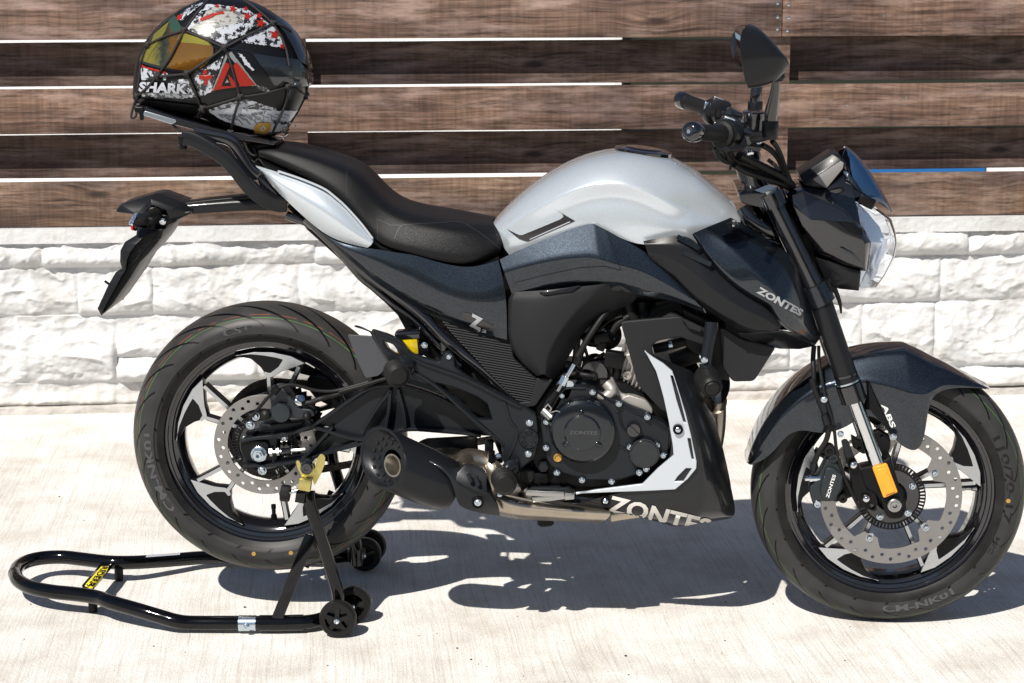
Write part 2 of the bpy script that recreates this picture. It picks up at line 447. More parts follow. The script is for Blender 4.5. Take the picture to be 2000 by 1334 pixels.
def text_geo(txt, bold=0.02, shear=0.0, sx=1.0):
    cu = bpy.data.curves.new('t', 'FONT'); cu.body = txt; cu.offset = bold; cu.shear = shear; cu.resolution_u = 3
    cu.align_x = 'LEFT'
    o = bpy.data.objects.new('t', cu); C.objects.link(o); bpy.context.view_layer.update()
    dg = bpy.context.evaluated_depsgraph_get(); me = bpy.data.meshes.new_from_object(o.evaluated_get(dg), depsgraph=dg)
    bpy.data.objects.remove(o)
    vs = [(v.co.x, v.co.y) for v in me.vertices]; fs = [tuple(p.vertices) for p in me.polygons]
    a = min(v[0] for v in vs); b = max(v[0] for v in vs); c = min(v[1] for v in vs); d = max(v[1] for v in vs)
    return [((x - a) / (b - a), (y - c) / (d - c)) for x, y in vs], fs      # unit square
def drape_text(name, m, parent, tree, txt, p0, p1, p2, bold=0.02, shear=0.0, off=0.0014, div=9, o=0.15):
    """p0 = baseline start, p1 = baseline end, p2 = top of start (photograph measure)"""
    vs, fs = text_geo(txt, bold, shear)
    q = [(p0[0] + (p1[0] - p0[0]) * u + (p2[0] - p0[0]) * v, p0[1] + (p1[1] - p0[1]) * u + (p2[1] - p0[1]) * v) for u, v in vs]
    return drape(name, m, parent, tree, q, fs, off, div, o)

# ------------------------------------------------------------------ ground
def concrete():
    m, n, l, b = nodes('brushed_concrete')
    tc = n.new('ShaderNodeTexCoord')
    mp = n.new('ShaderNodeMapping'); mp.inputs['Rotation'].default_value = (0, 0, R(-9)); l.new(tc.outputs['Object'], mp.inputs[0])
    # slightly wavering broom lines
    nz = n.new('ShaderNodeTexNoise'); nz.inputs['Scale'].default_value = 2.2; nz.inputs['Detail'].default_value = 2; l.new(mp.outputs[0], nz.inputs['Vector'])
    va = n.new('ShaderNodeVectorMath'); va.operation = 'MULTIPLY_ADD'; va.inputs[1].default_value = (0.035, 0, 0)
    l.new(nz.outputs['Color'], va.inputs[0]); l.new(mp.outputs[0], va.inputs[2])
    st = n.new('ShaderNodeMapping'); st.inputs['Scale'].default_value = (330, 5.5, 1); l.new(va.outputs[0], st.inputs[0])
    br = n.new('ShaderNodeTexNoise'); br.inputs['Scale'].default_value = 1; br.inputs['Detail'].default_value = 5; br.inputs['Roughness'].default_value = 0.7; l.new(st.outputs[0], br.inputs['Vector'])
    st2 = n.new('ShaderNodeMapping'); st2.inputs['Scale'].default_value = (150, 1.6, 1); l.new(va.outputs[0], st2.inputs[0])
    br2 = n.new('ShaderNodeTexNoise'); br2.inputs['Scale'].default_value = 1; br2.inputs['Detail'].default_value = 4; l.new(st2.outputs[0], br2.inputs['Vector'])
    fine = n.new('ShaderNodeTexNoise'); fine.inputs['Scale'].default_value = 210; fine.inputs['Detail'].default_value = 7; fine.inputs['Roughness'].default_value = 0.75; l.new(tc.outputs['Object'], fine.inputs['Vector'])
    big = n.new('ShaderNodeTexNoise'); big.inputs['Scale'].default_value = 4.5; big.inputs['Detail'].default_value = 9; big.inputs['Roughness'].default_value = 0.62; l.new(tc.outputs['Object'], big.inputs['Vector'])
    rp = n.new('ShaderNodeValToRGB'); e = rp.color_ramp.elements
    e[0].position = 0.32; e[0].color = (0.56, 0.525, 0.475, 1); e[1].position = 0.56; e[1].color = (0.73, 0.72, 0.695, 1)
    l.new(big.outputs['Fac'], rp.inputs[0])
    # dark broom scratches
    r2 = n.new('ShaderNodeValToRGB'); r2.color_ramp.elements[0].position = 0.30; r2.color_ramp.elements[0].color = (0.70, 0.68, 0.65, 1)
    r2.color_ramp.elements[1].position = 0.50; r2.color_ramp.elements[1].color = (1, 1, 1, 1); l.new(br.outputs['Fac'], r2.inputs[0])
    m1 = n.new('ShaderNodeMix'); m1.data_type = 'RGBA'; m1.blend_type = 'MULTIPLY'; m1.inputs[0].default_value = 0.8
    l.new(rp.outputs[0], m1.inputs[6]); l.new(r2.outputs[0], m1.inputs[7])
    r3 = n.new('ShaderNodeValToRGB'); r3.color_ramp.elements[0].position = 0.28; r3.color_ramp.elements[0].color = (0.82, 0.80, 0.77, 1)
    r3.color_ramp.elements[1].position = 0.5; r3.color_ramp.elements[1].color = (1, 1, 1, 1); l.new(br2.outputs['Fac'], r3.inputs[0])
    m2 = n.new('ShaderNodeMix'); m2.data_type = 'RGBA'; m2.blend_type = 'MULTIPLY'; m2.inputs[0].default_value = 0.8
    l.new(m1.outputs[2], m2.inputs[6]); l.new(r3.outputs[0], m2.inputs[7])
    r4 = n.new('ShaderNodeValToRGB'); r4.color_ramp.elements[0].position = 0.36; r4.color_ramp.elements[0].color = (0.58, 0.55, 0.51, 1)
    r4.color_ramp.elements[1].position = 0.55; r4.color_ramp.elements[1].color = (1, 1, 1, 1); l.new(fine.outputs['Fac'], r4.inputs[0])
    m3 = n.new('ShaderNodeMix'); m3.data_type = 'RGBA'; m3.blend_type = 'MULTIPLY'; m3.inputs[0].default_value = 0.7
    l.new(m2.outputs[2], m3.inputs[6]); l.new(r4.outputs[0], m3.inputs[7])
    # rusty, dirty blotches
    dn = n.new('ShaderNodeTexNoise'); dn.inputs['Scale'].default_value = 5.5; dn.inputs['Detail'].default_value = 10; dn.inputs['Roughness'].default_value = 0.7; l.new(tc.outputs['Object'], dn.inputs['Vector'])
    r5 = n.new('ShaderNodeValToRGB'); r5.color_ramp.elements[0].position = 0.58; r5.color_ramp.elements[0].color = (0, 0, 0, 1); r5.color_ramp.elements[1].position = 0.78; r5.color_ramp.elements[1].color = (0.35, 0.35, 0.35, 1)
    l.new(dn.outputs['Fac'], r5.inputs[0])
    m4 = n.new('ShaderNodeMix'); m4.data_type = 'RGBA'; m4.inputs[7].default_value = (0.38, 0.32, 0.25, 1)
    l.new(r5.outputs[0], m4.inputs[0]); l.new(m3.outputs[2], m4.inputs[6])
    l.new(m4.outputs[2], b.inputs['Base Color']); b.inputs['Roughness'].default_value = 0.85; b.inputs['Specular IOR Level'].default_value = 0.25
    ad = n.new('ShaderNodeMath'); ad.operation = 'ADD'; l.new(br.outputs['Fac'], ad.inputs[0]); l.new(fine.outputs['Fac'], ad.inputs[1])
    bp = n.new('ShaderNodeBump'); bp.inputs['Strength'].default_value = 0.55; bp.inputs['Distance'].default_value = 0.0022
    l.new(ad.outputs[0], bp.inputs['Height']); l.new(bp.outputs[0], b.inputs['Normal']); return m
me = mesh([(-60, -60, 0), (60, -60, 0), (60, 60, 0), (-60, 60, 0)], [(0, 1, 2, 3)])
struct(link('ground', me, concrete(), None))
reflection_ground_m = mat('reflection_ground_dark', (0.045, 0.045, 0.047), 0.85, var=0.3, vscale=3, bump=1.0, bscale=60)  # unseen dark ground added behind the camera to darken reflections in the bodywork
struct(link('road', mesh([(-60, -60, 0.004), (60, -60, 0.004), (60, -7.5, 0.004), (-60, -7.5, 0.004)], [(0, 1, 2, 3)]), reflection_ground_m, None))
hv = []; hf = []  # unseen dark slope, added behind the camera so glossy panels reflect less brightness
for i in range(61):
    x = -75 + 2.5 * i
    for j, (y, z) in enumerate(((-26, 0.0), (-28, 3.2), (-33, 6.5), (-45, 9.0))):
        hv.append(Vector((x, y, z * (0.8 + 0.5 * noise.noise(Vector((x * 0.13, j, 3)))) - (0.05 if j == 0 else 0))))
for i in range(60):
    for j in range(3): hf.append((i * 4 + j, i * 4 + j + 1, i * 4 + j + 5, i * 4 + j + 4))
struct(raw('reflection_slope', mat('reflection_slope_dark', (0.035, 0.045, 0.022), 0.9, var=0.5, vscale=0.8), None, (hv, hf), 60))
# a few specks of grit lying on the slab
gs = []
for px, py, s in ((893, 1266, 4), (1222, 1281, 5), (1416, 1251, 3), (920, 1288, 4), (116, 970, 4), (478, 1186, 5), (1417, 1176, 4), (1228, 1318, 3), (300, 1262, 3), (640, 1300, 3), (60, 1180, 3), (1650, 1290, 3), (210, 1010, 2)):
    c = PZ(px, py, 0.001); r_ = s * 0.0006
    gs.append(geo_join([lathe_geo(c, [(r_, 0), (r_ * 0.9, r_ * 0.5), (0, r_ * 0.6)], Vector((0, 0, 1)), 7)]))
rg = random.Random(5)
for k in range(170):
    c = Vector((rg.uniform(-1.7, 1.7), rg.uniform(-1.1, 1.3), 0.0005)); r_ = rg.uniform(0.0006, 0.0016)
    gs.append(lathe_geo(c, [(r_, 0), (r_ * 0.9, r_ * 0.5), (0, r_ * 0.6)], Vector((rg.uniform(-.2, .2), 0, 1)), 6))
grit = mat('grit', (0.05, 0.045, 0.04), 0.9)
o = raw('grit', grit, None, geo_join(gs)); o['kind'] = 'stuff'

# ------------------------------------------------------------------ stone wall under the fence
a, b_ = PZ(0, 812, 0), PZ(1990, 770, 0)
WX = (b_ - a); WX.z = 0; WX.normalize(); WN = Vector((WX.y, -WX.x, 0))      # WN points to the camera
WO = a
def onwall(px, py, back=0.0):
    """point of the wall plane (pushed back by `back`): distance along, height"""
    d = ray(px, py); q = WO - WN * back; t = (q - CAM).dot(WN) / d.dot(WN); p = CAM + d * t
    return (p - WO).dot(WX), p.z
def wp(u, z, fwd=0.0): return WO + WX * u + WN * fwd + Vector((0, 0, z))
_, ZT = onwall(1000, 436)
_, ZT0 = onwall(0, 450)
U0, U1 = -3.6, 7.2
def wall():
    top = (ZT + ZT0) / 2
    zs = [0.0]
    for py in (798, 755, 622, 527, 447):      # courses measured at the left edge
        zs.append(onwall(0, py)[1])
    zs[-1] = top
    rng = random.Random(3); blocks = []
    for i in range(len(zs) - 1):
        u = U0 - rng.uniform(0, 0.3); h = zs[i + 1] - zs[i]
        while u < U1:
            L = rng.uniform(0.22, 0.6) if h > 0.08 else rng.uniform(0.3, 0.8)
            if i in (2,) and rng.random() < 0.55:      # split the tall course in two
                k = rng.uniform(0.35, 0.6); blocks.append((u, u + L, zs[i], zs[i] + h * k)); blocks.append((u, u + L, zs[i] + h * k, zs[i + 1]))
            else: blocks.append((u, u + L, zs[i], zs[i + 1]))
            u += L
    nu, nz = 2200, 220
    us = np.linspace(U0, U1, nu); zz = np.linspace(-0.02, top, nz)
    H = np.zeros((nz, nu)); D = np.full((nz, nu), 9.0)
    for bi, (a0, a1, z0, z1) in enumerate(blocks):
        iu = np.where((us >= a0) & (us < a1))[0]; iz = np.where((zz >= z0) & (zz <= z1))[0]
        if not len(iu) or not len(iz): continue
        uu, zv = np.meshgrid(us[iu], zz[iz])
        d = np.minimum(np.minimum(uu - a0, a1 - uu) * 1.0, np.minimum(zv - z0, z1 - zv))
        hh = (z1 - z0); base = rng.uniform(0.008, 0.022)
        tz = (zv - z0) / hh; pu = rng.uniform(-0.25, 0.25); tu = (uu - a0) / (a1 - a0) - 0.5; pk = rng.uniform(0.16, 0.42)
        dx_ = np.minimum(uu - a0, a1 - uu); e = (1 - 0.4 * np.exp(-dx_ / 0.006)) * (1 - 0.85 * np.exp(-(zv - z0) / 0.007)) * (1 - 0.35 * np.exp(-(z1 - zv) / 0.012))
        # rock face: thickest low down, undercut at its foot
        bulge = base * e * (0.45 + 1.25 * np.exp(-((tz + pu * tu - pk) / 0.32) ** 2))
        H[np.ix_(iz, iu)] = bulge; D[np.ix_(iz, iu)] = d
    vs = np.zeros((nz, nu, 3))
    for i in range(nz):
        for j in range(nu):
            u, z = us[j], zz[i]
            f1 = noise.fractal(Vector((u * 7, z * 9, 1.3)), 0.9, 2.1, 4)
            f2 = noise.noise(Vector((u * 3.1, z * 6, 7.7)))
            d = max(0.0, D[i, j]); e = 1 - 0.7 * math.exp(-d / 0.014)
            r1 = 1 - abs(noise.noise(Vector((u * 9 + f1 * 0.5, z * 14, 4.1)))) * 2
            h = H[i, j] + e * (0.016 * f1 + 0.020 * f2 + 0.008 * max(0, r1) ** 3 + 0.002 * noise.noise(Vector((u * 38, z * 45, 2))))
            if z < zs[1]: h = 0.03 + 0.01 * f1 + 0.008 * f2          # footing
            if z > top - 0.045: h = max(h, 0.030 + 0.004 * f1)       # smooth mortar cap
            p = WO + WX * u + WN * (h - 0.03); vs[i, j] = (p.x, p.y, z)
    idx = np.arange(nz * nu).reshape(nz, nu)
    fs = np.stack([idx[:-1, :-1], idx[:-1, 1:], idx[1:, 1:], idx[1:, :-1]], -1).reshape(-1, 4)
    V = vs.reshape(-1, 3)
    # top and back
    tl = len(V); back = []
    for j in (0, nu - 1):
        p = WO + WX * us[j] - WN * 0.22
        back += [(p.x, p.y, top), (p.x, p.y, -0.02)]
    V = np.concatenate([V, np.array(back)])
    me = bpy.data.meshes.new('wall'); F_ = [tuple(map(int, q)) for q in fs]
    F_.append(tuple([int(q) for q in idx[-1]]) + (tl + 2, tl)); F_.append((tl, tl + 2, tl + 3, tl + 1))
    me.from_pydata([tuple(q) for q in V], [], F_); me.update(); shade(me, 60)
    return me
wm, n, l, b = nodes('white_masonry_paint')
tc = n.new('ShaderNodeTexCoord'); nz = n.new('ShaderNodeTexNoise'); nz.inputs['Scale'].default_value = 6; nz.inputs['Detail'].default_value = 9; nz.inputs['Roughness'].default_value = 0.7
l.new(tc.outputs['Object'], nz.inputs['Vector'])
rp = n.new('ShaderNodeValToRGB'); rp.color_ramp.elements[0].position = 0.32; rp.color_ramp.elements[0].color = (0.40, 0.39, 0.37, 1); rp.color_ramp.elements[1].position = 0.50; rp.color_ramp.elements[1].color = (0.53, 0.53, 0.53, 1)
l.new(nz.outputs['Fac'], rp.inputs[0])
sx = n.new('ShaderNodeSeparateXYZ'); l.new(tc.outputs['Object'], sx.inputs[0])      # soil splashed on the foot of the wall
mr = n.new('ShaderNodeMapRange'); mr.inputs[1].default_value = 0.01; mr.inputs[2].default_value = 0.10; mr.inputs[3].default_value = 0.75; mr.inputs[4].default_value = 0
l.new(sx.outputs[2], mr.inputs[0]); mu = n.new('ShaderNodeMath'); mu.operation = 'MULTIPLY'; l.new(mr.outputs[0], mu.inputs[0]); l.new(nz.outputs['Fac'], mu.inputs[1])
mx = n.new('ShaderNodeMix'); mx.data_type = 'RGBA'; mx.inputs[7].default_value = (0.36, 0.29, 0.21, 1); l.new(mu.outputs[0], mx.inputs[0]); l.new(rp.outputs[0], mx.inputs[6])
l.new(mx.outputs[2], b.inputs['Base Color']); b.inputs['Roughness'].default_value = 0.7
nb = n.new('ShaderNodeTexNoise'); nb.inputs['Scale'].default_value = 45; nb.inputs['Detail'].default_value = 8; l.new(tc.outputs['Object'], nb.inputs['Vector'])
bp = n.new('ShaderNodeBump'); bp.inputs['Distance'].default_value = 0.006; bp.inputs['Strength'].default_value = 0.6; l.new(nb.outputs['Fac'], bp.inputs['Height']); l.new(bp.outputs[0], b.inputs['Normal'])
tag(link('stone_wall', wall(), wm, None), 'low wall of rough rock-faced blocks painted white, running along under the wooden fence', 'wall')

# ------------------------------------------------------------------ fence
def wood(name, dark, light, seed):
    m, n, l, b = nodes(name)
    tc = n.new('ShaderNodeTexCoord'); mp = n.new('ShaderNodeMapping'); mp.inputs['Location'].default_value = (seed * 3.7, seed * 1.3, seed)
    l.new(tc.outputs['Object'], mp.inputs[0])
    # knots bend the grain
    kn = n.new('ShaderNodeTexVoronoi'); kn.inputs['Scale'].default_value = 1
    kmp = n.new('ShaderNodeMapping'); kmp.inputs['Scale'].default_value = (2.6, 1, 8.5); l.new(mp.outputs[0], kmp.inputs[0]); l.new(kmp.outputs[0], kn.inputs['Vector'])
    wpn = n.new('ShaderNodeTexNoise'); wpn.inputs['Scale'].default_value = 2.5; wpn.inputs['Detail'].default_value = 3; l.new(mp.outputs[0], wpn.inputs['Vector'])
    k1 = n.new('ShaderNodeMapRange'); k1.inputs[1].default_value = 0; k1.inputs[2].default_value = 0.35; k1.inputs[3].default_value = 1; k1.inputs[4].default_value = 0; l.new(kn.outputs['Distance'], k1.inputs[0])
    gz = n.new('ShaderNodeMapping'); gz.inputs['Scale'].default_value = (3.5, 1, 120); l.new(mp.outputs[0], gz.inputs[0])
    ad = n.new('ShaderNodeVectorMath'); ad.operation = 'MULTIPLY_ADD'; ad.inputs[1].default_value = (0.6, 0, 5.0); l.new(wpn.outputs['Color'], ad.inputs[0]); l.new(gz.outputs[0], ad.inputs[2])
    ks = n.new('ShaderNodeVectorMath'); ks.operation = 'SCALE'; ks.inputs[0].default_value = (0, 0, 3.0); l.new(k1.outputs[0], ks.inputs['Scale'])
    a2 = n.new('ShaderNodeVectorMath'); l.new(ad.outputs[0], a2.inputs[0]); l.new(ks.outputs[0], a2.inputs[1])
    g = n.new('ShaderNodeTexNoise'); g.inputs['Scale'].default_value = 1; g.inputs['Detail'].default_value = 9; g.inputs['Roughness'].default_value = 0.72; l.new(a2.outputs[0], g.inputs['Vector'])
    rp = n.new('ShaderNodeValToRGB'); e = rp.color_ramp.elements; e[0].position = 0.34; e[0].color = (*dark, 1); e[1].position = 0.64; e[1].color = (*light, 1); l.new(g.outputs['Fac'], rp.inputs[0])
    # vertical saw and weather marks
    vm = n.new('ShaderNodeMapping'); vm.inputs['Scale'].default_value = (90, 1, 5); l.new(mp.outputs[0], vm.inputs[0])
    v = n.new('ShaderNodeTexNoise'); v.inputs['Scale'].default_value = 1; v.inputs['Detail'].default_value = 4; l.new(vm.outputs[0], v.inputs['Vector'])
    rv = n.new('ShaderNodeValToRGB'); rv.color_ramp.elements[0].position = 0.35; rv.color_ramp.elements[0].color = (0.72, 0.70, 0.68, 1); rv.color_ramp.elements[1].position = 0.62; rv.color_ramp.elements[1].color = (1.15, 1.12, 1.1, 1); l.new(v.outputs['Fac'], rv.inputs[0])
    m1 = n.new('ShaderNodeMix'); m1.data_type = 'RGBA'; m1.blend_type = 'MULTIPLY'; m1.inputs[0].default_value = 0.75; l.new(rp.outputs[0], m1.inputs[6]); l.new(rv.outputs[0], m1.inputs[7])
    # worn, greyed areas
    wn = n.new('ShaderNodeTexNoise'); wn.inputs['Scale'].default_value = 5; wn.inputs['Detail'].default_value = 10; wn.inputs['Roughness'].default_value = 0.72
    wmp = n.new('ShaderNodeMapping'); wmp.inputs['Scale'].default_value = (0.8, 1, 4.5); l.new(mp.outputs[0], wmp.inputs[0]); l.new(wmp.outputs[0], wn.inputs['Vector'])
    rw = n.new('ShaderNodeValToRGB'); rw.color_ramp.elements[0].position = 0.48; rw.color_ramp.elements[0].color = (0, 0, 0, 1); rw.color_ramp.elements[1].position = 0.66; rw.color_ramp.elements[1].color = (0.72, 0.72, 0.72, 1); l.new(wn.outputs['Fac'], rw.inputs[0])
    m2 = n.new('ShaderNodeMix'); m2.data_type = 'RGBA'; m2.inputs[7].default_value = (light[0] * 1.75, light[1] * 2.0, light[2] * 2.3, 1)
    l.new(rw.outputs[0], m2.inputs[0]); l.new(m1.outputs[2], m2.inputs[6])
    # dark knot hearts
    k2 = n.new('ShaderNodeValToRGB'); k2.color_ramp.elements[0].position = 0.05; k2.color_ramp.elements[0].color = (0.85, 0.85, 0.85, 1); k2.color_ramp.elements[1].position = 0.13; k2.color_ramp.elements[1].color = (0, 0, 0, 1); l.new(kn.outputs['Distance'], k2.inputs[0])
    m3 = n.new('ShaderNodeMix'); m3.data_type = 'RGBA'; m3.inputs[7].default_value = (*[c * 0.6 for c in dark], 1); l.new(k2.outputs[0], m3.inputs[0]); l.new(m2.outputs[2], m3.inputs[6])
    bn = n.new('ShaderNodeTexNoise'); bn.inputs['Scale'].default_value = 2.6; bn.inputs['Detail'].default_value = 5; bmp_ = n.new('ShaderNodeMapping'); bmp_.inputs['Scale'].default_value = (1, 1, 3); l.new(mp.outputs[0], bmp_.inputs[0]); l.new(bmp_.outputs[0], bn.inputs['Vector'])
    br_ = n.new('ShaderNodeValToRGB'); br_.color_ramp.elements[0].position = 0.36; br_.color_ramp.elements[0].color = (0.52, 0.50, 0.52, 1); br_.color_ramp.elements[1].position = 0.60; br_.color_ramp.elements[1].color = (1.12, 1.08, 1.0, 1); l.new(bn.outputs['Fac'], br_.inputs[0])
    m5 = n.new('ShaderNodeMix'); m5.data_type = 'RGBA'; m5.blend_type = 'MULTIPLY'; m5.inputs[0].default_value = 1; l.new(m3.outputs[2], m5.inputs[6]); l.new(br_.outputs[0], m5.inputs[7]); m3 = m5
    l.new(m3.outputs[2], b.inputs['Base Color']); b.inputs['Roughness'].default_value = 0.72; b.inputs['Specular IOR Level'].default_value = 0.3
    bp = n.new('ShaderNodeBump'); bp.inputs['Distance'].default_value = 0.0018; bp.inputs['Strength'].default_value = 0.6; l.new(g.outputs['Fac'], bp.inputs['Height']); l.new(bp.outputs[0], b.inputs['Normal'])
    return m
FD = 0.035         # fence face set back from the wall plane by this
fence = thing('fence', wp(1.5, ZT), 'weathered brown fence of wide horizontal boards on top of the white stone wall', 'fence')
woods = [wood('stained_wood_%s' % k, d, li, s) for k, d, li, s in (
    ('umber', (0.032, 0.019, 0.015), (0.190, 0.125, 0.100), 1), ('russet', (0.034, 0.019, 0.014), (0.200, 0.128, 0.098), 2),
    ('brown', (0.034, 0.020, 0.014), (0.210, 0.140, 0.102), 3), ('rear', (0.028, 0.019, 0.016), (0.165, 0.110, 0.090), 4))]
def board(u0, u1, z0, z1, back, th, mt, seed, warp=0.002):
    """board in wall axes, edges a little uneven"""
    rng = random.Random(seed); n_ = max(2, int((u1 - u0) / 0.08)); vs = []; fs = []
    for i in range(n_ + 1):
        u = u0 + (u1 - u0) * i / n_
        w0 = warp * noise.noise(Vector((u * 1.3, seed, 0))); w1 = warp * noise.noise(Vector((u * 1.3, seed, 5)))
        for (z, bk) in ((z0 + w0, back), (z1 + w1, back), (z1 + w1, back + th), (z0 + w0, back + th)):
            vs.append(wp(u, z, -bk))
    for i in range(n_):
        for k in range(4): fs.append((i * 4 + k, i * 4 + (k + 1) % 4, i * 4 + 4 + (k + 1) % 4, i * 4 + 4 + k))
    fs.append((3, 2, 1, 0)); fs.append(tuple(n_ * 4 + k for k in range(4)))
    # own axes: the object is turned so that its X runs along the board
    me = bpy.data.meshes.new('b'); M = Matrix((WX, -WN, Vector((0, 0, 1)))).transposed(); Mi = M.inverted()
    org = wp(u0 - seed * 0.0, z0, -back)
    me.from_pydata([tuple(Mi @ (v - org)) for v in vs], [], fs)
    bm = bmesh.new(); bm.from_mesh(me); bmesh.ops.recalc_face_normals(bm, faces=bm.faces); bm.to_mesh(me); bm.free()
    me = bake(me, [('BEVEL', dict(width=0.002, segments=2, limit_method='ANGLE', angle_limit=R(40)))]); shade(me, 40)
    o = bpy.data.objects.new('board', me); C.objects.link(o); me.materials.append(mt)
    o.parent = fence; o.location = org - Vector(ROOT[fence.name]); o.rotation_euler = M.to_euler(); return o
def zfront(py0, py1, back=FD):     # heights from the left and the right edge of the photograph, averaged
    return (onwall(0, py0, back)[1] + onwall(2000, py1, back)[1]) / 2
seamT = onwall(1528, 40, FD)[0]
rows = [(-12, -20), (80, 68), (177, 160), (265, 243), (361, 332), (447, 415)]
zf = [zfront(*r) for r in rows]
bh = (zf[2] - zf[3] + zf[4] - zf[5]) / 2
TH = 0.021; PG = 0.064           # board thickness, post depth
rb = FD + TH + PG
zr_ = [(onwall(0, p0, rb)[1] + onwall(1190, p1, rb)[1]) / 2 for p0, p1 in ((85, 78), (172, 160), (267, 254), (352, 333))]
u598 = onwall(598, 120, FD + TH)[0]; u1543 = onwall(1543, 120, FD + TH)[0]
pit = u1543 - u598
# front boards (continuous past the posts; the top row is butted at one post)
board(U0, seamT - 0.001, zf[1], zf[1] + bh, FD, TH, woods[0], 11); board(seamT + 0.001, U1, zf[1], zf[1] + bh, FD, TH, woods[1], 12)
board(U0, U1, zf[3], zf[2], FD, TH, woods[1], 23); board(U0, U1, zf[5], zf[4], FD, TH, woods[2], 31)
board(U0, U1, zf[1] + 2 * bh + 0.012, zf[1] + 3 * bh + 0.012, FD, TH, woods[2], 41); board(U0, U1, zf[1] + 4 * bh + 0.024, zf[1] + 5 * bh + 0.024, FD, TH, woods[0], 43)
# rear boards between, cut at each post
for i, (z1, z0) in enumerate(((zr_[0], zr_[1]), (zr_[2], zr_[3]), (zf[1] + 2 * bh + 0.004, zf[1] + bh + 0.006), (zf[1] + 4 * bh + 0.016, zf[1] + 3 * bh + 0.018))):
    for k, (ua, ub, up) in enumerate(((U0, u598 - 0.045, 0.0), (u598 - 0.041, u1543 - 0.045, 0.0), (u1543 - 0.041, U1, 0.009 if i == 0 else 0.0))):
        board(ua, ub, z0 + up * 0.3, z1 + up, rb, TH, woods[3], 50 + i * 3 + k)
# fill boards that close the slit over the right half, on the back of the top rows
for k, u in enumerate((u598 - 2 * pit, u598 - pit, u598, u1543, u1543 + pit, u1543 + 2 * pit)):
    o = board(u - 0.088, u, ZT - 0.3 if False else ZT - 0.01, zf[1] + 5 * bh, FD + TH + 0.0005, PG - 0.001, woods[0], 70 + k, 0)
    o.name = 'post'; 
for x, y in ((377, 20), (445, 28), (377, 105), (445, 110), (375, 180), (437, 190)):
    u, z = onwall(*pts('O', '%d,%d' % (x, y))[0][:2], FD)
    raw('screw', zinc, fence, lathe_geo(wp(u, z, -FD), [(0.005, 0), (0.005, 0.0008), (0.003, 0.0012), (0, 0.0013)], WN, 12))
for px, py in ((598, 20), (575, 60), (556, 222), (576, 245), (1010, 30), (1770, 190), (1726, 30), (1655, 205)):
    u, z = onwall(px, py, FD); raw('screw', steel, fence, lathe_geo(wp(u, z, -FD), [(0.004, 0), (0.004, 0.0006), (0, 0.001)], WN, 10))
# what shows through the slits: a sunlit white wall, a blue board, dark growth
def bwall(name, u0, u1, z0, z1, back, th, m):
    c = wp((u0 + u1) / 2, (z0 + z1) / 2, -back); return raw(name, m, None, box_geo(c, WX * (u1 - u0) / 2, WN * th / 2, Vector((0, 0, (z1 - z0) / 2))), 30)
uL, uR, uB = onwall(1195, 200, 2.5)[0], onwall(1925, 330, 2.5)[0], onwall(1690, 330, 2.5)[0]
zB = onwall(1700, 290, 2.5)[1]
tag(bwall('white_wall', -5, uL, 0, 1.5, 2.5, 0.12, mat('white_render', (0.8, 0.8, 0.8), 0.7)), 'bright white surface glimpsed through the slits in the left half of the fence', 'wall')
tag(bwall('blue_panel', uB, uR - 0.01, 0, zB, 2.5, 0.05, mat('blue_panel_paint', (0.008, 0.11, 0.32), 0.5)), 'blue surface glimpsed through the lowest slit of the fence, right of the windscreen', 'panel')
tag(bwall('white_board', uR, uR + 1.5, 0, zB, 2.5, 0.05, mat('white_board_paint', (0.8, 0.8, 0.8), 0.6)), 'white surface glimpsed at the right end of the lowest slit of the fence', 'board')
tag(bwall('dark_screen', uL + 0.06, 9, 0, 1.5, 2.6, 0.05, mat('dark_green_screen', (0.012, 0.016, 0.008), 0.9)), 'dark green surface glimpsed through the upper slits in the right half of the fence', 'screen')

# ================================================================== the motorcycle
XF, XR, ZR, RFT, RRT = 0.5713, -0.7657, 0.388, 0.293, 0.300
bike = thing('motorcycle', (XF, 0, 0), 'silver and dark blue motorcycle with black seat, rear wheel raised on a stand', 'motorcycle')

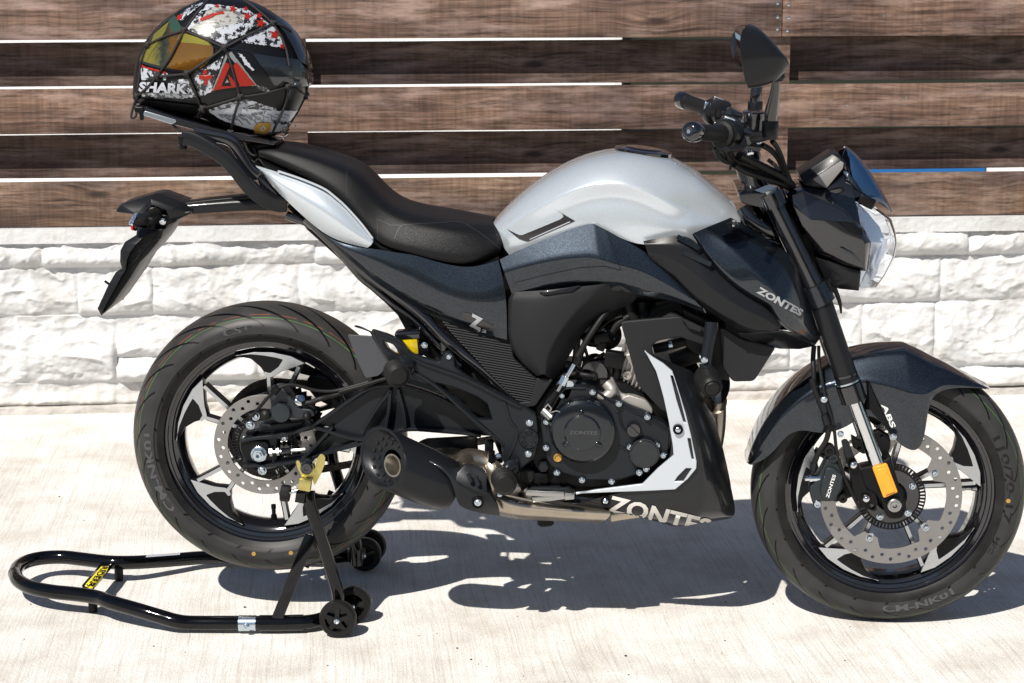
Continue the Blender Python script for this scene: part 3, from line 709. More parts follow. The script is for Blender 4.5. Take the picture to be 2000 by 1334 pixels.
# ------------------------------------------------------------------ tyres: profile swept round, tread grooves and coloured lines in the rubber itself
def tyre_mat(name, hw, lines):
    m, n, l, b = nodes(name)
    tc = n.new('ShaderNodeTexCoord'); sp = n.new('ShaderNodeSeparateXYZ'); l.new(tc.outputs['Object'], sp.inputs[0])
    def M(op, a, b2=None, c=None):
        q = n.new('ShaderNodeMath'); q.operation = op
        for i, v in enumerate((a, b2, c)):
            if v is None: continue
            if isinstance(v, (int, float)): q.inputs[i].default_value = v
            else: l.new(v, q.inputs[i])
        return q.outputs[0]
    X, Y, Z = sp.outputs[0], sp.outputs[1], sp.outputs[2]
    ang = M('ARCTAN2', Z, X); ay = M('ABSOLUTE', Y)
    yn = M('DIVIDE', ay, hw)
    rad = M('SQRT', M('ADD', M('MULTIPLY', X, X), M('MULTIPLY', Z, Z)))
    # slanted sickle grooves
    N = 22
    ph = M('ADD', M('MULTIPLY', ang, N / (2 * math.pi)), M('MULTIPLY', M('POWER', yn, 1.4), 2.1))
    fr1 = M('FRACT', ph); d1 = M('ABSOLUTE', M('SUBTRACT', fr1, 0.5))
    par = M('MODULO', M('FLOOR', ph), 2.0)
    wid = M('MULTIPLY', M('SUBTRACT', 1.0, M('ABSOLUTE', M('SUBTRACT', M('MULTIPLY', yn, 1.5), 0.85))), 0.10)
    g1 = M('LESS_THAN', d1, M('MAXIMUM', wid, 0.0))
    lo = M('MULTIPLY', M('GREATER_THAN', yn, M('MULTIPLY', M('ABSOLUTE', par), 0.28)), M('LESS_THAN', yn, 0.985))
    tread = M('GREATER_THAN', rad, (RRT if hw > 0.06 else RFT) - (0.064 if hw > 0.06 else 0.052))
    gr = M('MULTIPLY', M('MULTIPLY', g1, lo), tread)
    base = n.new('ShaderNodeValToRGB'); nz = n.new('ShaderNodeTexNoise'); nz.inputs['Scale'].default_value = 18; nz.inputs['Detail'].default_value = 8
    l.new(tc.outputs['Object'], nz.inputs['Vector']); base.color_ramp.elements[0].color = (0.006, 0.006, 0.006, 1); base.color_ramp.elements[1].color = (0.017, 0.0165, 0.016, 1); base.color_ramp.elements[0].position = 0.35; base.color_ramp.elements[1].position = 0.7
    l.new(nz.outputs['Fac'], base.inputs[0]); cur = base.outputs[0]
    tmx = n.new('ShaderNodeMix'); tmx.data_type = 'RGBA'; tmx.blend_type = 'ADD'; tmx.inputs[7].default_value = (0.018, 0.018, 0.018, 1); l.new(tread, tmx.inputs[0]); l.new(cur, tmx.inputs[6]); cur = tmx.outputs[2]
    # dusty running surface
    cen = n.new('ShaderNodeMapRange'); cen.inputs[1].default_value = 0.0; cen.inputs[2].default_value = 0.45; cen.inputs[3].default_value = 0.45; cen.inputs[4].default_value = 0; l.new(yn, cen.inputs[0])
    mm = n.new('ShaderNodeMix'); mm.data_type = 'RGBA'; mm.inputs[7].default_value = (0.075, 0.062, 0.048, 1); l.new(cen.outputs[0], mm.inputs[0]); l.new(cur, mm.inputs[6]); cur = mm.outputs[2]
    def over(fac, col):
        nonlocal cur
        q = n.new('ShaderNodeMix'); q.data_type = 'RGBA'; q.inputs[7].default_value = (*col, 1); l.new(fac, q.inputs[0]); l.new(cur, q.inputs[6]); cur = q.outputs[2]
    for (yy, col, wd, dash) in lines:
        f = M('LESS_THAN', M('ABSOLUTE', M('SUBTRACT', yn, yy)), wd); f = M('MULTIPLY', f, tread); f = M('MULTIPLY', f, M('LESS_THAN', Y, 0.0))
        if dash: f = M('MULTIPLY', f, M('GREATER_THAN', M('FRACT', M('MULTIPLY', ang, 30 / (2 * math.pi))), 0.25))
        f = M('MULTIPLY', f, M('MULTIPLY', nz.outputs['Fac'], 1.3)); over(f, col)
    over(gr, (0.001, 0.001, 0.001))
    l.new(cur, b.inputs['Base Color'])
    b.inputs['Roughness'].default_value = 0.42; b.inputs['Specular IOR Level'].default_value = 0.2
    # fine texture of the side wall: short radial dimples
    tx = n.new('ShaderNodeCombineXYZ'); l.new(M('MULTIPLY', ang, 60), tx.inputs[0]); l.new(M('MULTIPLY', rad, 500), tx.inputs[1])
    v = n.new('ShaderNodeTexVoronoi'); v.inputs['Scale'].default_value = 1; l.new(tx.outputs[0], v.inputs['Vector'])
    sect = M('GREATER_THAN', M('SINE', M('MULTIPLY', M('ADD', ang, 0.6), 2)), 0.2)
    h = M('MULTIPLY', M('MULTIPLY', v.outputs['Distance'], M('SUBTRACT', 1.0, tread)), M('MULTIPLY', sect, 0.25))
    h2 = M('SUBTRACT', h, M('MULTIPLY', gr, 2.0))
    bp = n.new('ShaderNodeBump'); bp.inputs['Distance'].default_value = 0.002; bp.inputs['Strength'].default_value = 0.8; l.new(h2, bp.inputs['Height']); l.new(bp.outputs[0], b.inputs['Normal'])
    return m
def spin(prof, seg=128):
    """prof (o, r) swept about the wheel's axle; local origin = hub"""
    vs = []; fs = []; n_ = len(prof)
    for k in range(seg):
        t = 2 * math.pi * k / seg
        for o_, r_ in prof: vs.append(Vector((r_ * math.cos(t), -o_, r_ * math.sin(t))))
    for k in range(seg):
        for i in range(n_ - 1):
            j = (k + 1) % seg; fs.append((k * n_ + i, k * n_ + i + 1, j * n_ + i + 1, j * n_ + i))
    return vs, fs
def part_root(name, loc, parent):
    """a part that carries sub-parts: its own mesh comes later, so an Empty stands for it"""
    o = bpy.data.objects.new(name, None); C.objects.link(o); o.parent = parent
    o.location = Vector(loc) - Vector(ROOT[parent.name]); ROOT[o.name] = tuple(loc); o.empty_display_size = 0.05; return o
def local(o, loc=(0, 0, 0)): o.location = loc; return o
def arc_text(parent, m, txt, rin, rout, a_mid, o_fn, span, bold=0.02, flip=False, h=0.0008):
    """raised lettering round the side wall; o_fn(r) gives the wall's distance out"""
    vs, fs = text_geo(txt, bold); V = []
    for u, v in vs:
        if flip: a = a_mid + span / 2 - span * u if False else a_mid - span / 2 + span * u; r_ = rout - (rout - rin) * v
        else: a = a_mid + span / 2 - span * u; r_ = rin + (rout - rin) * v
        V.append(Vector((r_ * math.cos(a), -(o_fn(r_) + h), r_ * math.sin(a))))
    o = raw('sidewall_lettering', m, parent, (V, fs), 60); o.location = (0, 0, 0); return o
def wheel(name, cx, cz, Rt, hw, rim_o, th0, lines, texts, spoke_o):
    W = part_root(name, (cx, 0, cz), bike); loc = Vector((0, 0, 0))
    # tyre section
    rb_ = 0.2305; sec = []
    hr = hw
    crown = []
    for k in range(-16, 17):
        a = k / 16 * R(78); crown.append((hr * math.sin(a) / math.sin(R(78)), Rt - hr * 0.62 * (1 - math.cos(a)) / (1 - math.cos(R(78))) * 1.0))
    sh = crown[-1][1]
    side = [(hr * 1.00, sh - 0.006), (hr * 0.995, sh - 0.014), (hr * 0.975, rb_ + 0.016), (hr * 0.93, rb_ + 0.007), (rim_o + 0.007, rb_ + 0.001), (rim_o + 0.002, rb_ - 0.008)]
    prof = [(-a, b) for a, b in side[::-1]] + crown + side
    t = raw('tyre', tyre_mat(name + '_rubber', hw, lines), W, spin(prof, 160), 50); t.location = loc
    def ofn(r_):
        q = sorted(side + [crown[-1]], key=lambda v: v[1])
        return float(np.interp(r_, [v[1] for v in q], [v[0] for v in q]))
    for (txt, rin, rout, am, sp, bold, fl, mt) in texts: arc_text(W, mt, txt, rin, rout, am, ofn, sp, bold, fl)
    # rim
    ro = rim_o
    rp = [(ro + 0.002, 0.2300), (ro + 0.004, 0.2345), (ro + 0.001, 0.2355), (ro - 0.003, 0.2310), (ro - 0.005, 0.2245), (ro - 0.008, 0.2205), (ro - 0.0085, 0.2165), (ro - 0.013, 0.2155), (ro - 0.015, 0.2085), (ro - 0.021, 0.2070),
          (ro - 0.026, 0.196), (ro - 0.030, 0.1935), (0.012, 0.186), (-0.012, 0.186), (-ro + 0.030, 0.1935), (-ro + 0.022, 0.2025), (-ro + 0.006, 0.2245), (-ro - 0.001, 0.2355), (-ro - 0.004, 0.2345), (-ro - 0.002, 0.2300), (-ro + 0.01, 0.217), (0, 0.205), (ro - 0.012, 0.217), (ro + 0.002, 0.2300)]
    rim = raw('rim', gloss, W, spin(rp, 128), 50); rim.location = loc
    pol = lambda a, r_: (r_ * math.cos(R(a)), r_ * math.sin(R(a)))
    so = spoke_o
    for k in range(5):
        A = th0 + 72 * k
        Q = lambda L: [pol(A + a, r_) for a, r_ in L]
        body = fill2d([rnd(Q([(-4, .1955), (8, .1965), (20, .197), (32, .198), (43, .199), (33, .183), (27, .163), (21, .138), (17.5, .141), (10, .158), (3, .172)]), .003)], 0.030, 0.003)
        sp_ = part = None
        vs = [Vector((v.co.x, -(so - 0.017 + v.co.z), v.co.y)) for v in body.vertices]; fs = [tuple(p.vertices) for p in body.polygons]
        gs = [(vs, fs)]
        for (a0, r0, a1, r1) in ((-1, .180, 4, .052), (20.5, .141, 15, .050)):
            p, q = pol(A + a0, r0), pol(A + a1, r1)
            gs.append(tube_geo([Vector((p[0], -(so - 0.013), p[1])), Vector(((p[0] + q[0]) / 2, -(so - 0.016), (p[1] + q[1]) / 2)), Vector((q[0], -(so - 0.022), q[1]))], 0, sq=(0.0105, 0.024)))
        s = raw('spoke', deep, W, geo_join(gs), 35); s.location = loc
        # machined silver faces
        fl = [rnd(Q([(-3.5, .193), (6, .196), (18, .1965), (30, .1975), (42, .1985), (32, .1935), (23, .1885), (15, .1855), (11, .1845), (13.5, .166), (19.5, .1505), (23.5, .1535), (25, .149), (20.5, .1400), (17.5, .1420), (10.5, .157), (3, .173)]), .002)]
        face = fill2d(fl, 0.003, 0.0008)
        vs = [Vector((v.co.x, -(so - 0.0012 + v.co.z), v.co.y)) for v in face.vertices]; gs = [(vs, [tuple(p.vertices) for p in face.polygons])]
        for (a0, r0, a1, r1) in ((-0.6, .180, 4, .056), (20.5, .143, 15, .056)):
            p, q = pol(A + a0, r0), pol(A + a1, r1)
            gs.append(tube_geo([Vector((p[0], -(so - 0.0008), p[1])), Vector(((p[0] + q[0]) / 2, -(so - 0.0038), (p[1] + q[1]) / 2)), Vector((q[0], -(so - 0.0098), q[1]))], 0, sq=(0.0075, 0.003)))
        f = raw('machined_face', mach, s, geo_join(gs), 35)
    hub = raw('hub', cast, W, spin([(0.066, 0.0), (0.066, 0.026), (0.060, 0.030), (0.045, 0.034), (0.040, 0.054), (0.010, 0.058), (-0.03, 0.056), (-0.05, 0.045), (-0.06, 0.026), (-0.06, 0.0)], 48), 40); hub.location = loc
    return W
def disc(W, o_, Rd, rin, bolts, nh, th0, car_r, name='brake_disc', mt=disc_m):
    outer = [(Rd * math.cos(t), Rd * math.sin(t)) for t in np.linspace(0, 2 * math.pi, 97)[:-1]]
    inner = []
    for t in np.linspace(0, 2 * math.pi, 241)[:-1]:
        r_ = rin
        if bolts:
            d = ((math.degrees(t) - th0 + 180 / bolts) % (360 / bolts)) - 180 / bolts
            r_ = rin - (rin - car_r) * max(0, min(1, (15 - abs(d)) / 6))
        inner.append((r_ * math.cos(t), r_ * math.sin(t)))
    loops = [outer, inner[::-1]]
    for k in range(nh):
        t = 2 * math.pi * k / nh
        for rr in ((Rd - 0.010 - (k % 2) * 0.009),):
            c = (rr * math.cos(t), rr * math.sin(t)); loops.append([(c[0] + 0.0040 * math.cos(a), c[1] + 0.0040 * math.sin(a)) for a in np.linspace(0, 2 * math.pi, 11)[:-1]])
    me = fill2d(loops, 0.0045, 0.0004)
    for v in me.vertices: v.co = (v.co.x, -(o_ + v.co.z), v.co.y)
    shade(me, 30); d = link(name, me, mt, W); d.location = (0, 0, 0)
    if bolts:
        for k in range(bolts):
            t = R(th0 + 360 / bolts * k); c = Vector(((car_r + 0.008) * math.cos(t), -(o_ + 0.002), (car_r + 0.008) * math.sin(t)))
            b = raw('disc_bolt', zinc, d, geo_join([lathe_geo(c, [(0.011, -0.014), (0.011, 0), (0.0, 0)], seg=16), bolt_geo(c, 0.0062, 0.006)]), 30)
    return d
def tone(W, o_, r0, r1, nslot):
    loops = [[(r1 * math.cos(t), r1 * math.sin(t)) for t in np.linspace(0, 2 * math.pi, 73)[:-1]], [(r0 * math.cos(t), r0 * math.sin(t)) for t in np.linspace(0, 2 * math.pi, 73)[:-1]]]
    for k in range(nslot):
        a = 2 * math.pi * k / nslot; h = math.pi / nslot * 0.42; ri, rr = r0 + (r1 - r0) * 0.22, r1 - (r1 - r0) * 0.16
        loops.append([(ri * math.cos(a - h), ri * math.sin(a - h)), (rr * math.cos(a - h), rr * math.sin(a - h)), (rr * math.cos(a + h), rr * math.sin(a + h)), (ri * math.cos(a + h), ri * math.sin(a + h))])
    me = fill2d(loops, 0.002, 0.0002)
    for v in me.vertices: v.co = (v.co.x, -(o_ + v.co.z), v.co.y)
    d = link('speed_sensor_ring', me, deep, W); d.location = (0, 0, 0); return d
GREEN = (0.07, 0.22, 0.02); ORG = (0.32, 0.07, 0.015)
fw = wheel('front_wheel', XF, RFT, RFT, 0.056, 0.044, 8, [(0.80, GREEN, 0.007, False)],
    [('CM-NK01', 0.2455, 0.2605, R(-74), 0.62, 0.03, True, rubbl), ('110/70-17', 0.2435, 0.2595, R(9), 0.78, 0.02, False, rubber), ('M/C', 0.2435, 0.2525, R(-26), 0.16, 0.01, False, rubber)], 0.034)
rw = wheel('rear_wheel', XR, ZR, RRT, 0.071, 0.055, -5, [(0.76, ORG, 0.007, True), (0.84, GREEN, 0.006, False)],
    [('CM-NK01', 0.2445, 0.2625, R(196), 0.72, 0.03, False, rubbl), ('CST', 0.2465, 0.2635, R(102), 0.24, 0.03, False, rubbl), ('NYLON', 0.2445, 0.2525, R(-76), 0.17, 0.0, True, rubbl)], 0.040)
for W_, r_, a_, o_ in ((fw, 0.248, -2, 0.0566), (rw, 0.247, -97, 0.0715), (rw, 0.247, -78, 0.0715)):
    c = Vector((r_ * math.cos(R(a_)), -o_, r_ * math.sin(R(a_)))); q = raw('paint_dot', gold, W_, lathe_geo(c, [(0.005, -0.002), (0.005, 0.0005), (0, 0.0006)], seg=6), 30); q.location = (0, 0, 0)
disc(fw, 0.060, 0.150, 0.117, 5, 45, 38 - 8, 0.095); tone(fw, 0.066, 0.058, 0.073, 56)
disc(rw, 0.070, 0.110, 0.080, 0, 33, 0, 0.07); tone(rw, 0.078, 0.055, 0.071, 60)
for k in range(5):
    t = R(30 + 72 * k - 2); c = Vector((0.050 * math.cos(t), -0.066, 0.050 * math.sin(t))); q = raw('bolt', zinc, fw, bolt_geo(c, 0.006, 0.007), 30); q.location = (0, 0, 0)
q = raw('front_hub_carrier', gloss, fw, spin([(0.060, 0.03), (0.066, 0.034), (0.066, 0.060), (0.060, 0.062), (0.03, 0.055)], 48), 40); q.location = (0, 0, 0)
q = raw('rear_hub_carrier', gloss, rw, spin([(0.066, 0.03), (0.074, 0.034), (0.074, 0.056), (0.066, 0.058), (0.03, 0.052)], 48), 40); q.location = (0, 0, 0)
for k in range(5):
    t = R(20 + 72 * k); c = Vector((0.046 * math.cos(t), -0.072, 0.046 * math.sin(t))); q = raw('bolt', zinc, rw, bolt_geo(c, 0.006, 0.007), 30); q.location = (0, 0, 0)
# valves
for W_, a_, o_ in ((rw, -89, 0.0), (fw, 2, 0.012)):
    t = R(a_); d = Vector((math.cos(t), 0, math.sin(t))); c = d * 0.188 + Vector((0, -o_, 0))
    q = raw('valve', rubber if W_ is rw else steel, W_, lathe_geo(c, [(0.0075, 0), (0.0065, 0.010), (0.0045, 0.012), (0.0045, 0.024), (0.0055, 0.025), (0.0055, 0.034), (0, 0.035)], -d, 12), 40); q.location = (0, 0, 0)

# ------------------------------------------------------------------ final drive, on the far side
spr = Vector((XR, 0.066, ZR)); Rs = 0.108; fs_c = P(1035, 815, -0.066); Rfs = 0.034
ang0 = math.atan2(fs_c.z - spr.z, fs_c.x - spr.x); Lc = math.hypot(fs_c.z - spr.z, fs_c.x - spr.x); al = math.acos((Rs - Rfs) / Lc)
path = []
a1, a2 = ang0 + al, ang0 + 2 * math.pi - al
for k in range(41):
    a = a1 + (a2 - a1) * k / 40; path.append((spr.x + Rs * math.cos(a), spr.z + Rs * math.sin(a)))
b1, b2 = ang0 - al, ang0 + al
for k in range(13):
    a = b1 + (b2 - b1) * k / 12; path.append((fs_c.x + Rfs * math.cos(a), fs_c.z + Rfs * math.sin(a)))
path.append(path[0]); cum = [0]
for p, q in zip(path, path[1:]): cum.append(cum[-1] + math.dist(p, q))
npitch = int(round(cum[-1] / 0.0143)); gs = []; cp = []
for k in range(npitch):
    s = cum[-1] * k / npitch; cp.append((np.interp(s, cum, [p[0] for p in path]), np.interp(s, cum, [p[1] for p in path])))
for k in range(npitch):
    a, b_ = cp[k], cp[(k + 1) % npitch]; gs.append(lathe_geo(Vector((a[0], 0.066 + 0.007, a[1])), [(0, 0), (0.0058, 0), (0.0058, 0.014), (0, 0.014)], seg=8))
    for side in (-1, 1):
        y = 0.066 + side * (0.0065 if k % 2 else 0.0085)
        A3, B3 = Vector((a[0], y, a[1])), Vector((b_[0], y, b_[1]))
        gs.append(tube_geo([A3 + (A3 - B3) * 0.4, A3 - (A3 - B3) * 0.5, B3 - (A3 - B3) * 0.4], 0, sq=(0.0125, 0.0016)))
raw('chain', mat('chain_steel', (0.028, 0.024, 0.020), 0.4, 0.7, dust=0.3), bike, geo_join(gs), 35)
teeth = []
for k in range(46 * 2):
    a = 2 * math.pi * k / 92; r_ = Rs + (0.004 if k % 2 else -0.004); teeth.append((spr.x + r_ * math.cos(a), spr.z + r_ * math.sin(a)))
cir = lambda c, r_, n_=32: [(c[0] + r_ * math.cos(t), c[1] + r_ * math.sin(t)) for t in np.linspace(0, 2 * math.pi, n_ + 1)[:-1]]
plate_xz('rear_sprocket', deep, bike, [teeth, cir((spr.x, spr.z), 0.088)] , -0.063, 0.006, 0.0005)
plate_xz('sprocket_carrier', gloss, bike, [cir((spr.x, spr.z), 0.09), cir((spr.x, spr.z), 0.02)], -0.052, 0.008, 0.001)
plate('chain_guard', deep, bike, 'F', '560,262 760,262 840,322 960,360 1000,420 900,400 780,370 640,300 590,290', -0.085, 0.03, 0.002)
plate('chain_guide', deep, bike, 'F', '860,400 900,392 1010,425 1060,470 1020,560 900,500 850,440', -0.05, 0.03, 0.002)

# ------------------------------------------------------------------ swingarm
sa = plate('swingarm', cast, bike, 'a', '469,862 500,856 536,852 609,832 681,786 722,760 752,753 770,750 800,755 850,772 905,800 950,822 960,852 900,850 850,846 800,842 752,853 697,872 605,898 534,912 477,912', 0.098, 0.024, 0.003, r=0.006,
    holes=['541,858 640,832 650,842 600,888 541,900'])
raw_ = []
def ribbar(s, w_=0.0065, d_=0.018, o=0.108):
    q = spline(W3('a', s, o), 5); return tube_geo(q, 0, sq=(w_, d_))
raw('swingarm_rib', cast, bike, geo_join([ribbar(s) for s in ('470,861 500,855 536,851 575,843 609,831 645,808 681,783 719,759 750,752 770,750', '770,750 800,755 850,772 905,800', '474,909 534,907 570,902 605,895 650,880 697,868 752,849 800,838 880,842 940,850',
    '611,832 700,857 752,849', '752,849 760,800 763,762', '707,845 735,800 763,762', '590,897 617,870 650,833', '793,838 788,800 778,760', '648,882 700,862')]), 35, bevel=0.0012)
mirrored(sa, bike)
# adjuster and dropout
dp = plate('axle_block', deep, bike, 'V', '380,700 440,680 560,670 680,690 700,760 690,860 600,905 440,880 395,800', 0.110, 0.012, 0.002, r=0.008)
ax = P(506, 887, 0.112)
raw('axle_nut', zinc, bike, geo_join([lathe_geo(ax, [(0.0175, -0.01), (0.0175, 0.002), (0.016, 0.003), (0, 0.003)], seg=24), lathe_geo(ax, [(0.0145, 0.003), (0.0145, 0.012), (0.0125, 0.014), (0.0085, 0.014), (0.0085, 0.019), (0.0045, 0.019), (0.0045, 0.006), (0, 0.006)], seg=6)]), 25)
a, b_ = P(526, 884, 0.112), P(596, 878, 0.112)
raw('chain_adjuster', steel, bike, geo_join([tube_geo([a, b_], 0.0042, 10), lathe_geo(P(527, 883, 0.112), [(0.0095, 0), (0.0095, 0.006), (0, 0.006)], b_ - a, 6), lathe_geo(P(541, 882, 0.112), [(0.009, 0), (0.009, 0.005), (0, 0.005)], b_ - a, 6)]), 30)
raw('adjuster_sleeve', gloss, bike, lathe_geo(P(550, 882, 0.112), [(0.0, 0), (0.0075, 0), (0.0085, 0.003), (0.0075, 0.006), (0.007, 0.016), (0.0085, 0.018), (0.0075, 0.021), (0, 0.021)], b_ - a, 16), 30)
# rear caliper
plate('caliper_bracket', cast, bike, 'V', '600,480 700,500 1060,460 1080,490 960,560 780,600 600,620 580,560', 0.088, 0.012, 0.002)
plate('rear_caliper', mat('caliper_grey', (0.022, 0.027, 0.031), 0.36, 0.4, bump=0.3, bscale=500), bike, 'V', '690,160 760,90 850,95 930,180 960,230 1020,310 1160,330 1200,400 1100,440 950,430 740,450 640,470 610,420 700,380 720,300', 0.128, 0.045, 0.004, r=0.006)
cc = P(*pts('V', '833,362')[0][:2], 0.132)
lathe('caliper_piston_cap', MATS['caliper_grey'], bike, cc, [(0.0205, -0.01), (0.0205, 0.008), (0.019, 0.011), (0.0185, 0.0112), (0.0, 0.0108)], seg=36)
for s, r_ in (('660,392', 0.0095), ('1108,405', 0.008)):
    c = P(*pts('V', s)[0][:2], 0.132); lathe('slide_pin_boot', rubber, bike, c, [(r_ * 1.1, -0.01), (r_ * 1.15, 0), (r_, 0.006), (r_ * 0.5, 0.010), (0, 0.011)], seg=20)
bolt(bike, 'V', '495,500 550,405 625,995', 0.118, 0.0075, 0.008); 
lathe('banjo_bolt', chrome, bike, P(*pts('V', '1030,235')[0][:2], 0.128), [(0.011, -0.012), (0.012, 0), (0.010, 0.003), (0.0075, 0.004), (0.0075, 0.014), (0, 0.015)], Vector((0.35, -0.6, 0.45)), 12)
tube('rear_brake_hose', rubber, bike, W3('V', '1060,265,.13 1150,255,.13 1260,215,.13 1400,180,.12 1540,130,.115 1779,60,.12', .12) , 0.0055, seg=10)
tube('rear_brake_hose', rubber, bike, W3('M', '900,915,.12 1100,860,.12 1300,800,.125 1400,790,.13', .12), 0.0045, seg=10)
tube('wheel_sensor_cable', rubber, bike, W3('V', '490,440,.118 560,350,.13 680,210,.14 780,110,.145 900,65,.14 1020,75,.135 1180,120,.13 1340,135,.125 1500,110,.12 1779,30,.12', .12), 0.0036, seg=8)
raw('cable_clip', deep, bike, lathe_geo(P(*pts('V', '775,110')[0][:2], 0.148), [(0, -0.01), (0.009, -0.01), (0.009, 0.006), (0, 0.006)], Vector((0.5, 0, 0.6)), 12), 30)

# ------------------------------------------------------------------ bodywork
tank = patch('fuel_tank', silver, bike, 'a', [
 '965,430,0 963,436,.045 964,446,.07 967,458,.078 975,472,.086 986,486,.09 996,500,.09',
 '1000,388,0 1003,396,.055 1004,412,.085 1007,430,.098 1016,452,.105 1030,474,.112 1040,488,.11',
 '1060,339,0 1066,350,.07 1070,370,.105 1074,392,.124 1080,418,.124 1088,448,.130 1094,466,.128',
 '1130,302,0 1136,314,.08 1140,335,.120 1144,360,.143 1148,385,.136 1150,420,.142 1150,440,.142',
 '1200,288,0 1206,301,.085 1210,325,.125 1214,356,.152 1216,380,.143 1212,425,.150 1208,462,.150',
 '1255,289,0 1258,303,.085 1262,335,.125 1266,372,.155 1262,398,.148 1252,436,.154 1240,478,.150',
 '1310,302,0 1312,320,.08 1315,350,.118 1312,398,.152 1305,424,.150 1297,448,.156 1292,478,.150',
 '1360,330,0 1362,346,.072 1366,370,.105 1360,420,.135 1352,436,.145 1345,450,.150 1340,478,.145',
 '1402,364,0 1405,378,.06 1412,398,.085 1414,424,.110 1410,436,.120 1405,446,.125 1402,470,.12',
 '1430,390,0 1434,400,.045 1442,416,.062 1446,430,.075 1446,438,.082 1446,446,.085 1446,466,.08'], sub=3, thick=0.002, cc={3: .55, 4: .35}, cr={6: .25, 7: .4})
# filler cap on top
c = P(1257, 294, 0.0)
def disk_on(name, m, c, ax, prof, seg=40): return raw(name, m, bike, lathe_geo(c, prof, ax, seg), 30)
disk_on('filler_cap', gloss, c + Vector((0, 0, 0.002)), Vector((0.12, 0, 1)), [(0.060, -0.012), (0.060, -0.001), (0.055, 0.001), (0.04, 0.0015), (0.036, 0.0045), (0.010, 0.005), (0, 0.005)])
tailp = patch('tail_panel', silver, bike, 'a', [
 '499,323,.078 500,325,.083 503,328,.084 506,331,.078', '520,329,.096 519,336,.106 519,342,.105 519,346,.095', '545,337,.112 541,350,.127 538,360,.125 533,366,.110',
 '592,353,.122 586,375,.140 578,392,.138 570,402,.118', '635,371,.128 634,402,.150 628,425,.148 618,446,.122', '675,402,.134 674,432,.153 664,450,.152 650,466,.128',
 '708,438,.139 704,458,.150 695,467,.150 684,477,.135', '730,468,.142 728,474,.147 724,479,.147 718,484,.140'], sub=3)
tube('trim_strip', strip_m, bike, W3('a', '543,334,.116 590,350,.127 632,368,.134 655,385,.138 676,404,.141 705,436,.146 728,466,.147'), 0, sq=(0.004, 0.003))
seat = patch('seat', seatm, bike, 'a', [
 '505,289,0 505,290,.045 505,293,.072 505,299,.078 506,305,.070', '535,277,0 535,281,.055 533,289,.085 531,305,.098 533,316,.090', '590,288,0 590,293,.065 588,303,.095 583,327,.112 585,340,.105',
 '650,305,0 648,311,.07 644,322,.102 634,350,.124 632,364,.118', '695,320,0 691,327,.075 686,340,.105 672,376,.130 668,392,.124', '726,345,0 720,353,.08 711,368,.108 698,405,.134 694,420,.128',
 '752,375,0 745,384,.085 736,399,.112 722,440,.138 717,452,.131', '780,396,0 774,406,.09 765,422,.120 750,470,.147 746,480,.138', '815,407,0 811,418,.095 803,437,.13 790,482,.155 788,491,.146',
 '860,414,0 858,426,.10 853,447,.138 848,496,.160 847,507,.15', '910,423,0 910,435,.095 909,456,.132 908,508,.155 908,519,.146', '945,427,0 947,438,.08 950,457,.112 948,494,.140 946,507,.13',
 '960,429,0 965,438,.065 975,454,.088 980,476,.112 978,491,.108'], sub=3, thick=0.004, cc={2: .35})
for s in ('790,398 794,404 798,425 792,450 786,478', '880,418 920,430 950,455 968,480'):
    pass
under = patch('seat_base', deep, bike, 'a', ['500,296,.0 505,306,.075 520,330,.08', '560,300,.0 560,328,.10 560,345,.10', '640,330,0 640,368,.12 640,380,.115', '700,380,0 704,435,.125 700,450,.12', '740,420,0 742,482,.135 742,492,.13',
  '800,430,0 800,494,.145 800,505,.14', '860,440,0 860,512,.147 860,520,.14', '915,450,0 917,526,.145 917,532,.14', '965,450,0 975,503,.12 975,510,.115'], sub=1)
sidec = patch('side_cover', blue, bike, 'a', [
 '622,448,.118 622,450,.12 622,452,.118 622,455,.11', '660,474,.125 659,478,.128 658,481,.125 657,485,.115', '700,484,.134 697,496,.139 694,506,.132 690,514,.12', '737,486,.142 733,510,.147 728,530,.140 724,545,.125',
 '772,494,.147 768,530,.155 764,555,.147 760,572,.128', '805,496,.150 806,545,.160 808,585,.152 812,602,.132', '850,511,.150 848,565,.163 848,605,.156 850,620,.135', '905,524,.150 904,585,.168 906,630,.160 908,645,.138',
 '945,518,.148 955,580,.166 958,635,.162 958,655,.145', '973,508,.145 988,565,.160 990,630,.158 990,664,.148'], sub=3, cc={2: .4})
tankc = patch('tank_cover', blue, bike, 'a', [
 '976,507,.144 984,530,.156 1000,575,.155 1006,584,.145', '1005,492,.146 1012,522,.160 1030,565,.158 1036,580,.147', '1075,463,.150 1080,505,.170 1082,550,.164 1082,572,.150', '1140,438,.154 1146,500,.180 1148,545,.170 1148,566,.150',
 '1160,437,.156 1170,505,.184 1175,545,.172 1176,566,.150', '1186,450,.160 1200,515,.184 1208,548,.172 1210,568,.150', '1228,474,.164 1245,525,.178 1255,558,.170 1258,578,.152', '1268,495,.165 1295,550,.176 1310,574,.170 1314,586,.158',
 '1340,560,.165 1360,590,.172 1372,602,.168 1378,612,.158'], sub=3, cc={1: .75, 2: .5}, cr={4: .8, 5: .9})
for s in ('976,507 1006,545 1062,572',):
    pass
